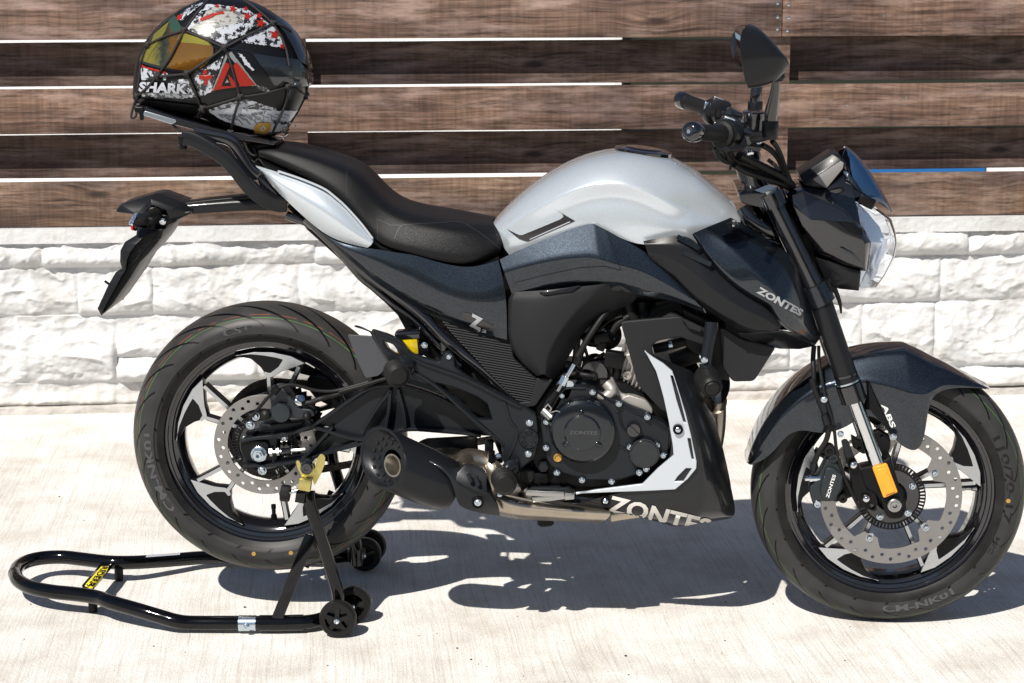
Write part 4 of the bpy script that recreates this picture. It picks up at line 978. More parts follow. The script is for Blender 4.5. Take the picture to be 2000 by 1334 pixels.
# a sharp dark seam between the covers
# front wing, two layers
lw = patch('lower_wing', satin, bike, 'a', [
 '1256,471,.168 1259,476,.175 1265,494,.178 1272,508,.170 1278,514,.155', '1300,462,.176 1302,478,.184 1308,508,.187 1316,538,.178 1322,548,.16', '1350,455,.184 1350,480,.190 1352,530,.196 1356,580,.186 1360,592,.166',
 '1395,515,.180 1390,530,.190 1390,565,.204 1396,604,.192 1400,618,.170', '1450,560,.186 1446,572,.192 1442,600,.206 1442,636,.194 1444,648,.172', '1500,590,.184 1498,600,.190 1494,622,.198 1486,644,.190 1484,652,.174', '1524,638,.178 1524,640,.180 1523,643,.181 1521,647,.178 1518,650,.172'], sub=3, cc={1: .9, 2: .9, 3: .85}, cr={1: .6})
uw = patch('upper_wing', blue, bike, 'a', [
 '1427,425,.098 1410,432,.135 1380,444,.175 1355,455,.190 1352,458,.184', '1462,443,.105 1452,455,.150 1425,478,.195 1388,505,.202 1384,510,.190', '1506,471,.112 1496,488,.160 1468,520,.208 1428,548,.210 1424,552,.196',
 '1541,496,.118 1530,520,.165 1505,560,.212 1468,574,.208 1464,578,.194', '1556,520,.118 1550,550,.160 1532,595,.205 1506,595,.204 1502,598,.190', '1578,588,.112 1573,606,.145 1560,630,.180 1530,640,.188 1526,642,.176', '1602,656,.10 1600,659,.110 1594,663,.118 1586,665,.122 1582,667,.118'], sub=3, cc={1: .45, 2: .85, 3: .9}, cr={3: .6, 4: .5})
facet('wing_underside', belly, bike, 'a', dict(a='1442,650,.172', b='1526,644,.182', c='1602,658,.112', d='1590,674,.10', e='1562,680,.098', f='1523,679,.10', g='1478,671,.12'), ['a b g', 'b c d', 'b d e', 'b e f', 'b f g'], bevel=0.002)
plate('radiator_side_cover', plast, bike, 'a', '1405,641 1414,640 1449,662 1516,678 1473,745 1431,746 1412,718', 0.135, 0.012, 0.003, r=0.008, mirror=True)
raw('wing_fin', blue, bike, geo_join([tube_geo(W3('E', '632,232,.188 755,298,.196'), 0, sq=(0.010, 0.003)), tube_geo(W3('E', '665,318,.190 820,388,.200'), 0, sq=(0.010, 0.003))]), 30)
knee = patch('air_box_cover', plast, bike, 'a', [
 '1000,573,.148 1005,570,.155 1055,568,.168 1110,562,.170 1178,555,.168 1222,558,.140 1246,564,.122', '993,584,.152 1000,586,.160 1050,584,.174 1100,578,.175 1160,570,.170 1205,580,.138 1240,592,.115',
 '992,620,.152 998,621,.160 1035,620,.176 1075,616,.178 1120,611,.172 1150,612,.142 1176,613,.118', '992,660,.150 997,661,.158 1025,660,.172 1058,658,.176 1088,654,.170 1115,652,.140 1135,652,.116',
 '1008,702,.146 1012,702,.153 1032,700,.164 1050,699,.168 1066,697,.164 1090,696,.140 1110,700,.116', '1048,734,.143 1050,734,.148 1056,732,.155 1061,731,.157 1066,730,.155 1075,736,.138 1082,742,.120'], sub=3, cc={1: .7, 4: .95}, cr={1: .3})
facet('air_box_trim', satin, bike, 'C', dict(a='1340,1036,.172', b='1392,1028,.174', c='1615,990,.174', d='1560,1030,.176', e='1400,1055,.176', f='1370,1055,.175'), ['a b e f', 'b c d e'], bevel=0.001, thick=0.003)
rib = plate('ribbed_panel', rib_m, bike, 'a', '851,612 872,606 920,634 996,650 1004,700 1048,740 1079,744 1044,792 1030,794 1010,784 948,722 880,650', 0.138, 0.012, 0.003, r=0.006)
plate('ribbed_panel_rim', plast, bike, 'a', '1048,738 1080,742 1046,793 1030,796 1012,788 1022,785 1036,785', 0.141, 0.012, 0.002, r=0.004)

# ------------------------------------------------------------------ frame
for s, r_ in (('600,425,.10 640,462,.105 700,520,.11 770,573,.118 823,614,.12 862,655,.12 905,690,.12 948,724,.12 1010,783,.12', 0.0125), ('560,420,.085 625,450,.09 700,535,.09 729,560,.09 769,594,.09 805,620,.09 850,665,.095 900,715,.1', 0.009)):
    t_ = tube('frame_tube', gloss, bike, W3('a', s), r_, seg=14); mirrored(t_, bike)
plate('frame_gusset', gloss, bike, 'G', '585,250 600,262 640,330 720,360 860,470 820,460 700,385 640,420 585,400', 0.112, 0.012, 0.002, mirror=True)
plate('inner_frame_plate', deep, bike, 'a', '1000,690 1075,740 1095,760 1080,800 1050,850 1060,930 1020,960 980,900 960,850 880,780 860,730 900,700', 0.085, 0.02, 0.003, mirror=True)
plate('fender_bracket', deep, bike, 'a', '764,593 830,640 880,690 860,720 835,690 815,700 795,650', 0.075, 0.012, 0.002, holes=['802,618 818,630 812,634'])
plate('inner_fender', deep, bike, 'a', '560,400 640,455 760,560 850,640 930,720 900,740 800,640 700,540 600,450', 0.05, 0.10, 0.004)
tube('loom', rubber, bike, W3('G', '450,330,.10 620,430,.1 690,480,.11 760,560,.105 850,640,.105'), 0.006)
tube('loom', rubber, bike, W3('G', '760,470,.115 790,520,.115 850,560,.115'), 0.0035)
# foot-peg hanger
hang = plate('peg_hanger', cast, bike, 'G', '206,232,.170 300,262,.170 372,298,.170 425,362,.170 470,385,.170 578,410,.168 600,362,.16 625,350,.16 655,368,.16 664,436,.165 722,488,.168 925,598,.165 1020,645,.16 1104,690,.155 1114,770,.155 1114,860,.155 1095,935,.155 1010,1000,.155 985,965,.155 940,985,.155 918,930,.155 916,855,.157 850,790,.16 740,700,.165 640,605,.168 540,545,.17 425,512,.17 398,440,.17 305,420,.17 250,320,.17', thick=0.022, bev=0.004, r=0.006,
   holes=['556,524 660,548 780,600 838,640 866,728 790,722 735,680 640,590', '277,292 330,312 374,378 345,365 300,335'])
raw('hanger_ridge', cast, bike, geo_join([tube_geo(spline(W3('G', '215,240,.171 375,302,.171 440,395,.171 720,500,.169 925,606,.166 1020,655,.161'), 4), 0, sq=(0.006, 0.006)), tube_geo(spline(W3('G', '930,620,.163 960,720,.160 1000,800,.158 940,960,.156'), 4), 0, sq=(0.006, 0.006)), tube_geo(spline(W3('G', '400,440,.171 560,540,.171 740,700,.167 930,860,.158'), 4), 0, sq=(0.006, 0.006))]), 35, bevel=0.0015)
pc = P(*pts('G', '1065,825')[0][:2], 0.158)
lathe('pivot_cap', cast, bike, pc, [(0.0215, -0.004), (0.0215, 0.003), (0.0195, 0.006), (0.0105, 0.007), (0.0095, 0.0045), (0, 0.0045)], seg=40)
for k in range(8):
    t = 2 * math.pi * (k + 0.5) / 8; raw('cap_hole', deep, bike, lathe_geo(pc + Vector((0.0152 * math.cos(t), -0.0062, 0.0152 * math.sin(t))), [(0.0022, 0), (0.0022, 0.0012), (0, 0.0012)], seg=10))
bolt(bike, 'G', '1068,738 1060,907', 0.158, 0.0058, 0.005); bolt(bike, 'G', '630,380', 0.163, 0.0055, 0.006); bolt(bike, 'G', '497,318', 0.135, 0.0055, 0.006)
# rear master cylinder reservoir, with yellow fluid
c0 = P(796, 660, 0.115)
def rbox(name, m, parent, c, sx, sy, sz, bev=0.003, tilt=0): 
    Mr = Matrix.Rotation(R(tilt), 3, 'Y'); return raw(name, m, parent, box_geo(c, Mr @ Vector((sx / 2, 0, 0)), Mr @ Vector((0, sy / 2, 0)), Mr @ Vector((0, 0, sz / 2))), 35, bevel=bev)
rbox('reservoir', fluid, bike, P(797, 672, 0.115), 0.045, 0.034, 0.040, 0.004, -5); rbox('reservoir_cap', gloss, bike, P(797, 652, 0.115), 0.052, 0.040, 0.017, 0.004, -5)
rbox('reservoir_bracket', deep, bike, P(828, 682, 0.12), 0.022, 0.02, 0.022, 0.003)
# heel guard and rear hugger
plate('heel_guard', mat('heel_guard_grey', (0.055, 0.058, 0.065), 0.4, 0.3, bump=0.4, bscale=900), bike, 'M', '970,418,.125 1185,425,.125 1330,688,.135 1240,775,.13 1130,795,.125 1060,640,.12', thick=0.004, bev=0.001, r=0.004)
hg = patch('hugger', deep, bike, 'M', ['1035,336,.07 1035,336,.02 1035,336,-.06', '1060,330,.08 1070,345,.03 1060,345,-.07', '1190,385,.09 1190,395,.03 1190,385,-.08', '1190,430,.09 1300,430,.0 1300,430,-.08', '1330,690,.09 1380,650,0 1400,650,-.08'], sub=2, mirror=False)

# pegs
def peg(name, c, ax, r_, L, m=rubber):
    ax = ax.normalized(); g = [lathe_geo(c, [(0, -L / 2), (r_ * 0.7, -L / 2), (r_, -L / 2 + 0.008), (r_ * 1.05, 0), (r_, L / 2 - 0.008), (r_ * 0.72, L / 2 - 0.001), (0, L / 2)], ax, 20)]
    a = ax.cross(Vector((0, 0, 1))).normalized()
    for k in (-0.3, -0.1, 0.1, 0.3):
        g.append(lathe_geo(c + ax * k * L, [(r_ * 1.12, -0.002), (r_ * 1.12, 0.002), (r_ * 0.98, 0.0035)], ax, 20))
    return raw(name, m, bike, geo_join(g), 35)
pp = peg('passenger_peg', P(*pts('M', '1400,752')[0][:2], 0.215), Vector((0.25, -1, 0.0)), 0.023, 0.060)
tube('peg_bracket', cast, bike, W3('M', '1400,735,.20 1450,680,.19 1510,680,.175 1500,760,.175'), [0.009, 0.014, 0.014, 0.010])
plate('peg_clevis', cast, bike, 'M', '1440,640 1500,620 1560,720 1500,800 1440,790 1420,720', 0.185, 0.016, 0.003, r=0.005)
rp_ = peg('rider_peg', P(*pts('N', '970,520')[0][:2], 0.235), Vector((0.18, -1, 0.05)), 0.022, 0.075)
tube('peg_bracket', cast, bike, W3('N', '990,450,.20 1010,400,.19 1060,370,.18 1080,420,.175 1090,330,.165'), [0.009, 0.013, 0.012, 0.010, 0.008])
raw('bank_sensor', zinc, bike, lathe_geo(P(*pts('N', '933,632')[0][:2], 0.25), [(0.0, -0.004), (0.006, -0.004), (0.006, 0.005), (0.003, 0.008), (0, 0.008)], Vector((0, -0.3, -1)), 14), 35)
tube('peg_bracket', cast, bike, W3('N', '935,620,.25 945,590,.245'), 0.0045)

# ------------------------------------------------------------------ exhaust
A0, A1 = P(747, 894, 0.225), P(868, 946, 0.195); axv = (A1 - A0).normalized()
nrm = Vector((-0.64, -0.72, 0.22)).normalized(); rr = 0.0600
u_ = axv.cross(Vector((0, 0, 1))).normalized(); v_ = axv.cross(u_).normalized()
def ring(c, r_, oblique=True, sc_=1.0, seg=56):
    out = []
    for k in range(seg):
        t = 2 * math.pi * k / seg; p = (u_ * math.cos(t) + v_ * math.sin(t) * sc_) * r_
        if oblique: p = p - axv * (p.dot(nrm) / axv.dot(nrm))
        out.append(c + p)
    return out
def loft(rings, cap=True):
    vs = []; fs = []; s = len(rings[0])
    for r_ in rings: vs += r_
    for i in range(len(rings) - 1):
        for k in range(s): fs.append((i * s + k, i * s + (k + 1) % s, (i + 1) * s + (k + 1) % s, (i + 1) * s + k))
    if cap: fs.append(tuple(range((len(rings) - 1) * s, len(rings) * s)))
    return vs, fs
body_r = [ring(A0, rr * 0.90), ring(A0 - axv * 0.001, rr * 0.965), ring(A0, rr), ring(A0 + axv * 0.006, rr * 1.0)]
body_r += [ring(A0 + (A1 - A0) * t, rr * f, False, s_) for t, f, s_ in ((0.62, 0.985, 1), (0.88, 0.95, 1), (1.05, 0.90, 1), (1.15, 0.80, 0.95))]
mf = raw('muffler', muf, bike, loft(body_r), 50)
dish = [ring(A0 + axv * 0.001, rr * 0.92), ring(A0 + axv * 0.010, rr * 0.86), ring(A0 + axv * 0.020, rr * 0.74), ring(A0 + axv * 0.024, rr * 0.50), ring(A0 + axv * 0.024, rr * 0.40)]
raw('muffler_end_cap', muf, mf, loft(dish, False), 50).location = (0, 0, 0)
PC = A0 + u_ * 0.0 + Vector((0.006, 0, -0.010))
inner = [ring(PC + axv * 0.018, rr * 0.34), ring(PC + axv * 0.016, rr * 0.37), ring(PC + axv * 0.016, rr * 0.31), ring(PC + axv * 0.07, rr * 0.31)]
raw('tail_pipe', exh, mf, loft(inner), 50).location = (0, 0, 0)
gs = []
for rq, rz, nh, ph in ((0.60, 0.0215, 13, 0), (0.76, 0.0175, 17, 0.18)):
    for k in range(nh):
        t = 2 * math.pi * k / nh + ph
        p = (u_ * math.cos(t) + v_ * math.sin(t)) * rr * rq; p = p - axv * (p.dot(nrm) / axv.dot(nrm))
        gs.append(lathe_geo(A0 + axv * rz + p, [(0.0044, -0.001), (0.0044, 0.0018), (0, 0.0018)], nrm, 12))
raw('cap_perforation', mat('void_black', (0.001, 0.001, 0.001), 0.9), mf, geo_join(gs)).location = (0, 0, 0)
sh = patch('exhaust_heat_shield', cast, bike, 'N', ['108,230,.20 110,240,.215 130,258,.225 150,275,.215', '240,262,.19 240,290,.235 255,340,.250 275,375,.240', '370,310,.18 375,345,.245 410,405,.262 445,450,.255', '480,372,.175 490,405,.245 500,480,.264 505,580,.258',
   '600,366,.17 590,410,.245 560,540,.268 530,690,.250', '700,352,.165 690,410,.240 640,580,.268 565,765,.240', '800,405,.16 790,440,.240 750,640,.264 690,805,.232', '832,480,.16 832,510,.235 850,680,.258 830,835,.215', '872,640,.16 890,680,.215 925,750,.230 935,842,.20'], sub=3, mirror=False, thick=0.004, cc={1: .8}, cr={3: .3})
facet('shield_panel', muf, bike, 'N', dict(a='600,372,.252', b='640,365,.250', c='795,412,.250', d='815,470,.258', e='815,640,.270', f='760,625,.2725', g='520,520,.270', h='540,440,.262'), ['a b c d e f g h'], mirror=False, bevel=0.003, thick=0.006)
for s in ('640,455 672,530', '712,483 740,560'):
    tube('shield_slot_bead', cast, bike, W3('N', s, 0.2725), 0.0045)
lathe('shield_bolt_cup', deep, bike, P(*pts('N', '730,722')[0][:2], 0.252), [(0.0125, -0.01), (0.0125, 0.002), (0.0105, 0.002), (0.0095, -0.004), (0, -0.004)], seg=24)
bolt(bike, 'N', '730,722', 0.251, 0.0058, 0.004)
cat = patch('exhaust_collector', exh, bike, 'N', ['860,640,.19 870,660,.20 900,700,.20 930,850,.19 940,855,.05', '960,640,.19 960,690,.205 980,760,.205 980,850,.195 980,860,.05', '1100,700,.185 1100,730,.205 1120,790,.205 1130,870,.195 1130,880,.05',
   '1400,745,.18 1400,765,.20 1400,810,.20 1400,885,.19 1400,895,.05', '1700,775,.175 1700,790,.195 1700,830,.195 1700,900,.185 1700,905,.05', '1960,800,.16 1965,812,.17 1960,850,.17 1890,910,.16 1880,912,.05'], sub=2, mirror=False, thick=0.003)
patch('collector_top', exh, bike, 'N', ['860,640,.19 900,560,.12 950,520,.05', '1000,640,.19 1000,590,.12 1000,560,.05', '1400,745,.18 1400,690,.12 1400,650,.05', '1960,800,.16 1960,760,.12 1960,730,.05'], sub=1, mirror=False)
tube('link_pipe', exh, bike, W3('N', '560,420,.15 620,330,.12 720,330,.11 830,370,.11 880,440,.12 900,600,.12 960,700,.12'), 0.024, seg=20)
tube('link_pipe', steel, bike, W3('N', '300,330,.13 380,300,.11 500,300,.09 620,320,.08'), 0.020, seg=20)
plate('heat_plate', muf, bike, 'N', '250,130 720,105 740,330 600,300 400,330 160,200 180,160', 0.06, 0.01, 0.002)
tube('header_pipe', exh, bike, W3('a', '1385,700,.02 1402,770,.03 1398,860,.04 1370,940,.05 1300,985,.06 1190,1005,.09', .05), 0.017, seg=18)
# stand foot under the collector, side brackets
lathe('stand_rubber', rubber, bike, P(1065, 1010, 0.02), [(0, -0.03), (0.016, -0.03), (0.019, 0.005), (0.018, 0.016), (0.012, 0.020), (0, 0.02)], Vector((0.1, -0.2, -1)), 24)
plate('lower_bracket', cast, bike, 'a', '1086,987 1028,958 1030,952 1110,952 1124,962 1120,972', 0.14, 0.02, 0.003)
raw('brake_pedal', steel, bike, geo_join([tube_geo(W3('N', '1180,625,.20 1350,635,.205 1540,640,.21'), 0, sq=(0.012, 0.012)), tube_geo(W3('N', '1240,690,.19 1400,680,.2 1545,660,.21'), 0, sq=(0.012, 0.008))]), 30, bevel=0.002)
raw('pedal_tip', steel, bike, box_geo(P(*pts('N', '1585,648')[0][:2], 0.22), Vector((0.010, 0, 0.001)), Vector((0, 0.016, 0)), Vector((0, 0, 0.007))), 30, bevel=0.002)

# ------------------------------------------------------------------ engine
plate('air_box', deep, bike, 'a', '760,500 960,515 1100,480 1300,490 1345,575 1240,590 1180,600 1120,630 1060,715 1010,700 985,640 900,625 830,590', 0.09, 0.18, 0.01, r=0.01)
plate('crankcase', deep, bike, 'a', '1035,800 1080,740 1200,740 1320,800 1325,900 1270,950 1150,960 1060,950 1030,900', 0.12, 0.24, 0.01, r=0.02)
cov = plate('crankcase_cover', cast, bike, 'H', '150,680 168,600 225,548 290,520 380,518 440,545 500,578 560,590 625,625 700,650 742,690 805,715 828,760 820,850 795,890 720,960 640,985 560,1012 430,1008 365,1002 300,985 232,962 185,915 165,850 150,760', 0.150, 0.035, 0.004, r=0.014)
dc = P(*pts('H', '368,742')[0][:2], 0.150)
lathe('clutch_cover', mat('engine_gloss_black', (0.010, 0.013, 0.017), 0.20, 0.5, 0.6, rvar=0.05), bike, dc, [(0.0695, -0.002), (0.0690, 0.016), (0.0665, 0.024), (0.061, 0.0285), (0.050, 0.031), (0.0385, 0.0315), (0.0375, 0.034), (0.0345, 0.0355), (0, 0.0355)], seg=72, ang=25)
EG = MATS['engine_gloss_black']
for a in (92, 215, 325):
    t = R(a); d = Vector((math.cos(t), 0, math.sin(t))); c = dc + d * 0.040 + Vector((0, -0.032, 0))
    raw('cover_boss', EG, bike, tube_geo(spline([c - d * 0.006, c, c + d * 0.008 + Vector((0, 0.002, 0))], 3), [0.0035, 0.005, 0.005, 0.005, 0.005, 0.005, 0.004][:7], 10), 40)
ccv = P(*pts('H', '690,862')[0][:2], 0.152)
lathe('oil_filter_cover', EG, bike, ccv, [(0.0325, 0), (0.0325, 0.010), (0.031, 0.0125), (0.0285, 0.0125), (0.0275, 0.0155), (0, 0.016)], seg=40)
pl_ = P(*pts('H', '634,742')[0][:2], 0.152)
raw('filler_plug', gloss, bike, geo_join([lathe_geo(pl_, [(0.0155, 0), (0.0155, 0.010), (0.0135, 0.013), (0, 0.013)], seg=28), tube_geo([pl_ + Vector((-0.009, -0.015, 0.009)), pl_ + Vector((0.009, -0.015, -0.009))], 0, sq=(0.005, 0.005))]), 30)
for p in W3('H', '180,700 178,835 235,965 365,1003 663,963 790,875 755,822 615,832 700,945 705,675 557,606 420,546', 0.150):
    raw('bolt_boss', cast, bike, lathe_geo(p, [(0.0085, -0.02), (0.0085, 0.006), (0.0075, 0.008), (0, 0.008)], seg=18), 35)
    raw('bolt', zinc, bike, bolt_geo(p + Vector((0, -0.007, 0)), 0.0050, 0.006), 30)
raw('bolt_boss', deep, bike, geo_join([lathe_geo(P(*pts('H', '519,1015')[0][:2], 0.145), [(0.0085, -0.03), (0.0085, 0.004), (0, 0.004)], seg=18)])); bolt(bike, 'H', '519,1015', 0.150, 0.0052, 0.006)
raw('cover_rib', cast, bike, geo_join([tube_geo(spline(W3('H', s, 0.151), 4), 0.0028, 8) for s in ('540,650 560,655 566,700 585,745', '560,830 600,850 615,880 640,960', '445,545 500,585 560,612 640,655 720,690 800,745', '235,540 300,528 380,530')]), 40)
lathe('sight_glass', gold, bike, P(*pts('H', '238,890')[0][:2], 0.150), [(0.0085, 0), (0.0085, 0.004), (0.0065, 0.004), (0.006, 0.001), (0, 0.001)], seg=24)
tcov = bvh(bpy.data.objects['clutch_cover'])
drape_text('embossed_lettering', mat('emboss', (0.10, 0.10, 0.105), 0.25, 0.5), bike, tcov, 'ZONTES', (1112, 848), (1166, 849), (1112, 841), 0.0, 0.0, 0.0006, o=0.185)
# cylinder, head, starter
plate('cylinder', alu, bike, 'a', '1196,762 1212,715 1222,690 1255,690 1300,740 1345,800 1330,840 1290,822 1240,800 1200,790', 0.085, 0.15, 0.004, r=0.006)
plate('upper_crankcase', alu, bike, 'H', '470,560 520,470 570,560 640,560 720,600 730,660 690,665 620,620 560,590 500,600', 0.125, 0.10, 0.005, r=0.01)
gs = []
for k in range(6):
    a, b_ = P(1213 + k * 7, 764 + k * 3.2, 0.09), P(1228 + k * 9, 706 + k * 4, 0.09); gs.append(tube_geo([a, b_], 0, sq=(0.003, 0.012)))
raw('cylinder_fin', alu, bike, geo_join(gs), 30)
plate('cylinder_head', alu, bike, 'a', '1222,690 1240,640 1290,600 1340,620 1345,700 1300,735 1255,700', 0.07, 0.13, 0.004, r=0.006)
lathe('head_bolt', alu, bike, P(*pts('H', '600,462')[0][:2], 0.10), [(0.009, -0.02), (0.009, 0.002), (0.0055, 0.002), (0.0055, -0.002), (0, -0.002)], seg=18)
plate('cylinder_lug', alu, bike, 'H', '560,590 600,560 700,590 735,640 730,668 640,640', 0.135, 0.03, 0.003, r=0.008)
tube('breather_elbow', alu, bike, W3('H', '490,500,.13 520,540,.135 480,575,.14 440,560,.145'), [0.012, 0.013, 0.010, 0.008])
lathe('starter_motor', gloss, bike, P(*pts('H', '430,450')[0][:2], 0.10), [(0.030, -0.06), (0.030, 0.005), (0.027, 0.010), (0, 0.012)], seg=36)
lathe('starter_terminal', rubber, bike, P(*pts('H', '430,468')[0][:2], 0.118), [(0.008, 0), (0.008, 0.010), (0.005, 0.014), (0, 0.015)], seg=18)
tube('starter_cable', rubber, bike, W3('H', '430,468,.13 380,460,.13 320,455,.12 240,470,.11'), 0.0055, seg=10)
rbox('ignition_coil', deep, bike, P(*pts('L', '620,540')[0][:2], 0.105), 0.040, 0.03, 0.034, 0.003, 8)
tube('coil_stem', deep, bike, W3('L', '650,600,.10 640,680,.10 610,760,.10'), 0.010)
rbox('injector', deep, bike, P(*pts('L', '510,350')[0][:2], 0.085), 0.034, 0.03, 0.022, 0.003, -15)
rbox('injector_plug', deep, bike, P(*pts('L', '510,420')[0][:2], 0.09), 0.018, 0.02, 0.022, 0.003, 20)
lathe('throttle_body', deep, bike, P(*pts('L', '560,330')[0][:2], 0.05), [(0.03, -0.06), (0.03, 0.01), (0.024, 0.02), (0, 0.02)], Vector((0.5, -0.8, 0.1)), 28)
lathe('clamp_ring', zinc, bike, P(*pts('L', '585,330')[0][:2], 0.085), [(0.014, -0.003), (0.0155, 0), (0.014, 0.003)], Vector((0.5, -0.8, 0.1)), 24)
lathe('intake_boot', rubber, bike, P(*pts('L', '400,260')[0][:2], 0.06), [(0.03, -0.05), (0.032, 0.0), (0.026, 0.02), (0, 0.02)], Vector((-0.3, -0.9, 0.1)), 28)
for s, r_ in (('300,590,.11 340,470,.115 400,330,.12 500,170,.12', 0.0062), ('230,640,.10 280,560,.105 300,380,.11 330,260,.11', 0.007), ('340,540,.09 450,540,.09 540,490,.09', 0.0045), ('360,420,.09 395,540,.09 410,600,.09', 0.0035),
              ('120,640,.10 200,570,.1 260,600,.1 330,660,.10', 0.0045), ('480,300,.10 580,210,.105 690,165,.11', 0.0022), ('100,560,.09 200,660,.09 300,700,.09', 0.008), ('600,300,.1 640,250,.1 700,200,.1 800,140,.1 ', 0.008),
              ('350,350,.08 420,400,.08 470,390,.085', 0.006), ('740,60,.10 760,120,.1 800,200,.1', 0.010), ('900,200,.07 1000,120,.07 1150,60,.07 1300,120,.07', 0.016)):
    tube('cable', rubber, bike, W3('L', s), r_, seg=10)
for s, r_ in (('860,40,.08 860,120,.08 900,160,.08', 0.012), ('960,450,.09 1100,420,.09 1250,380,.09', 0.0105), ('980,60,.08 1100,40,.08 1300,110,.08', 0.006), ('1120,560,.06 1250,510,.06 1350,480,.06', 0.022), ('960,90,.06 1000,60,.06 1050,70,.06', 0.01)):
    tube('coolant_hose', rubber, bike, W3('L', s), r_, seg=14)
lathe('hose_clamp', zinc, bike, P(*pts('L', '1110,415')[0][:2], 0.09), [(0.0118, -0.004), (0.0118, 0.004)], Vector((1, 0, 0.2)), 20)
plate('throttle_housing', deep, bike, 'L', '500,150 700,40 1000,40 1300,120 1390,300 1200,220 900,210 700,260 640,240 560,250 480,230', 0.05, 0.10, 0.004)
plate('radiator', deep, bike, 'a', '1330,600 1420,640 1425,745 1400,740 1375,700 1340,680', 0.12, 0.24, 0.004)
lathe('horn', gloss, bike, P(*pts('L', '1530,780')[0][:2], 0.10), [(0.0, -0.02), (0.03, -0.012), (0.036, 0), (0.036, 0.004), (0, 0.006)], Vector((0.8, -0.6, 0)), 30)
lathe('exhaust_elbow', exh, bike, P(1385, 772, 0.03), [(0.026, -0.04), (0.03, 0), (0.026, 0.04)], Vector((0.3, -0.9, -0.2)), 28)
# clutch cable end and lever
tube('clutch_cable', rubber, bike, W3('L', '560,130,.12 500,200,.13 400,350,.14 300,520,.145'), 0.0062)
tube('cable_ferrule', zinc, bike, W3('L', '270,585,.147 210,690,.152'), 0.0052); tube('cable_adjuster', steel, bike, W3('L', '215,670,.153 180,730,.155 130,820,.158'), 0.0042)
raw('adjuster_nut', zinc, bike, geo_join([lathe_geo(P(*pts('L', s)[0][:2], 0.154), [(0, -0.005), (0.0085, -0.005), (0.0085, 0.005), (0, 0.005)], Vector((-0.5, 0, -1)), 6) for s in ('190,705', '172,740')]), 30)
gs = []
for k in range(9): gs.append(lathe_geo(P(*pts('L', '%f,%f' % (125 - k * 8.5, 818 + k * 15))[0][:2], 0.158), [(0.0, -0.0012), (0.0065, -0.0012), (0.0065, 0.0012), (0, 0.0012)], Vector((-0.5, 0, -1)), 14))
raw('cable_boot', rubber, bike, geo_join(gs), 40)
plate('cable_bracket', zinc, bike, 'L', '215,722 262,735 272,760 225,880 195,890 175,870 100,1000 75,985 160,840 200,800', 0.150, 0.003, 0.0006, r=0.003)
raw('clutch_lever', steel, bike, geo_join([tube_geo(W3('L', '20,960,.165 45,930,.165 75,965,.165 60,1000,.165'), 0, sq=(0.003, 0.006)), lathe_geo(P(*pts('L', '45,1020')[0][:2], 0.16), [(0, -0.012), (0.012, -0.012), (0.012, 0.012), (0, 0.012)], Vector((0.6, -0.3, -0.5)), 16), lathe_geo(P(*pts('L', '90,1050')[0][:2], 0.16), [(0, -0.004), (0.009, -0.004), (0.009, 0.004), (0, 0.004)], Vector((0.8, -0.2, -0.4)), 16)]), 30)
tube('lever_shaft_housing', deep, bike, W3('L', '80,1050,.155 140,1080,.165 200,1120,.170'), [0.011, 0.013, 0.012], seg=18)
tube('retaining_clip', steel, bike, W3('L', '60,1010,.172 130,990,.175 190,1040,.178 215,1090,.18 212,1140,.178'), 0.0014, seg=6)
bolt(bike, 'L', '168,858', 0.153, 0.004, 0.004)
# lower rear of the engine
for s, r_ in (('165,937', 0.013), ('78,985', 0.018)):
    raw('mounting_bolt', cast if r_ < 0.015 else rubber, bike, lathe_geo(P(*pts('H', s)[0][:2], 0.13), [(r_, -0.02), (r_, 0.006), (r_ * 0.75, 0.010), (0, 0.010)], seg=6 if r_ < 0.015 else 24), 30)
rbox('switch_box', deep, bike, P(*pts('H', '150,990')[0][:2], 0.12), 0.03, 0.03, 0.022, 0.002)
rbox('brake_light_switch', deep, bike, P(*pts('N', '835,190')[0][:2], 0.12), 0.018, 0.02, 0.024, 0.003)
raw('master_cylinder_rod', deep, bike, geo_join([lathe_geo(P(*pts('N', '855,250')[0][:2], 0.13), [(0, -0.002), (0.008, -0.002), (0.0075, 0.020), (0.005, 0.024), (0.005, 0.04), (0, 0.04)], Vector((0, 0, -1)), 16), lathe_geo(P(*pts('N', '865,400')[0][:2], 0.13), [(0, -0.01), (0.006, -0.01), (0.006, 0.01), (0, 0.01)], Vector((0, 0, -1)), 12)]), 30)
raw('pedal_pivot', chrome, bike, lathe_geo(P(*pts('N', '925,330')[0][:2], 0.12), [(0.015, -0.004), (0.015, 0.004), (0.011, 0.006), (0.005, 0.006), (0, 0.006)], seg=24), 30)
tube('lower_frame_rail', gloss, bike, W3('a', '1040,940,.09 1100,968,.09 1200,975,.09 1300,940,.09 1360,880,.09'), 0.013)
plate('engine_mount_plate', deep, bike, 'a', '1040,955 1110,945 1160,960 1240,958 1270,945 1260,975 1120,985 1050,985', 0.10, 0.02, 0.002)

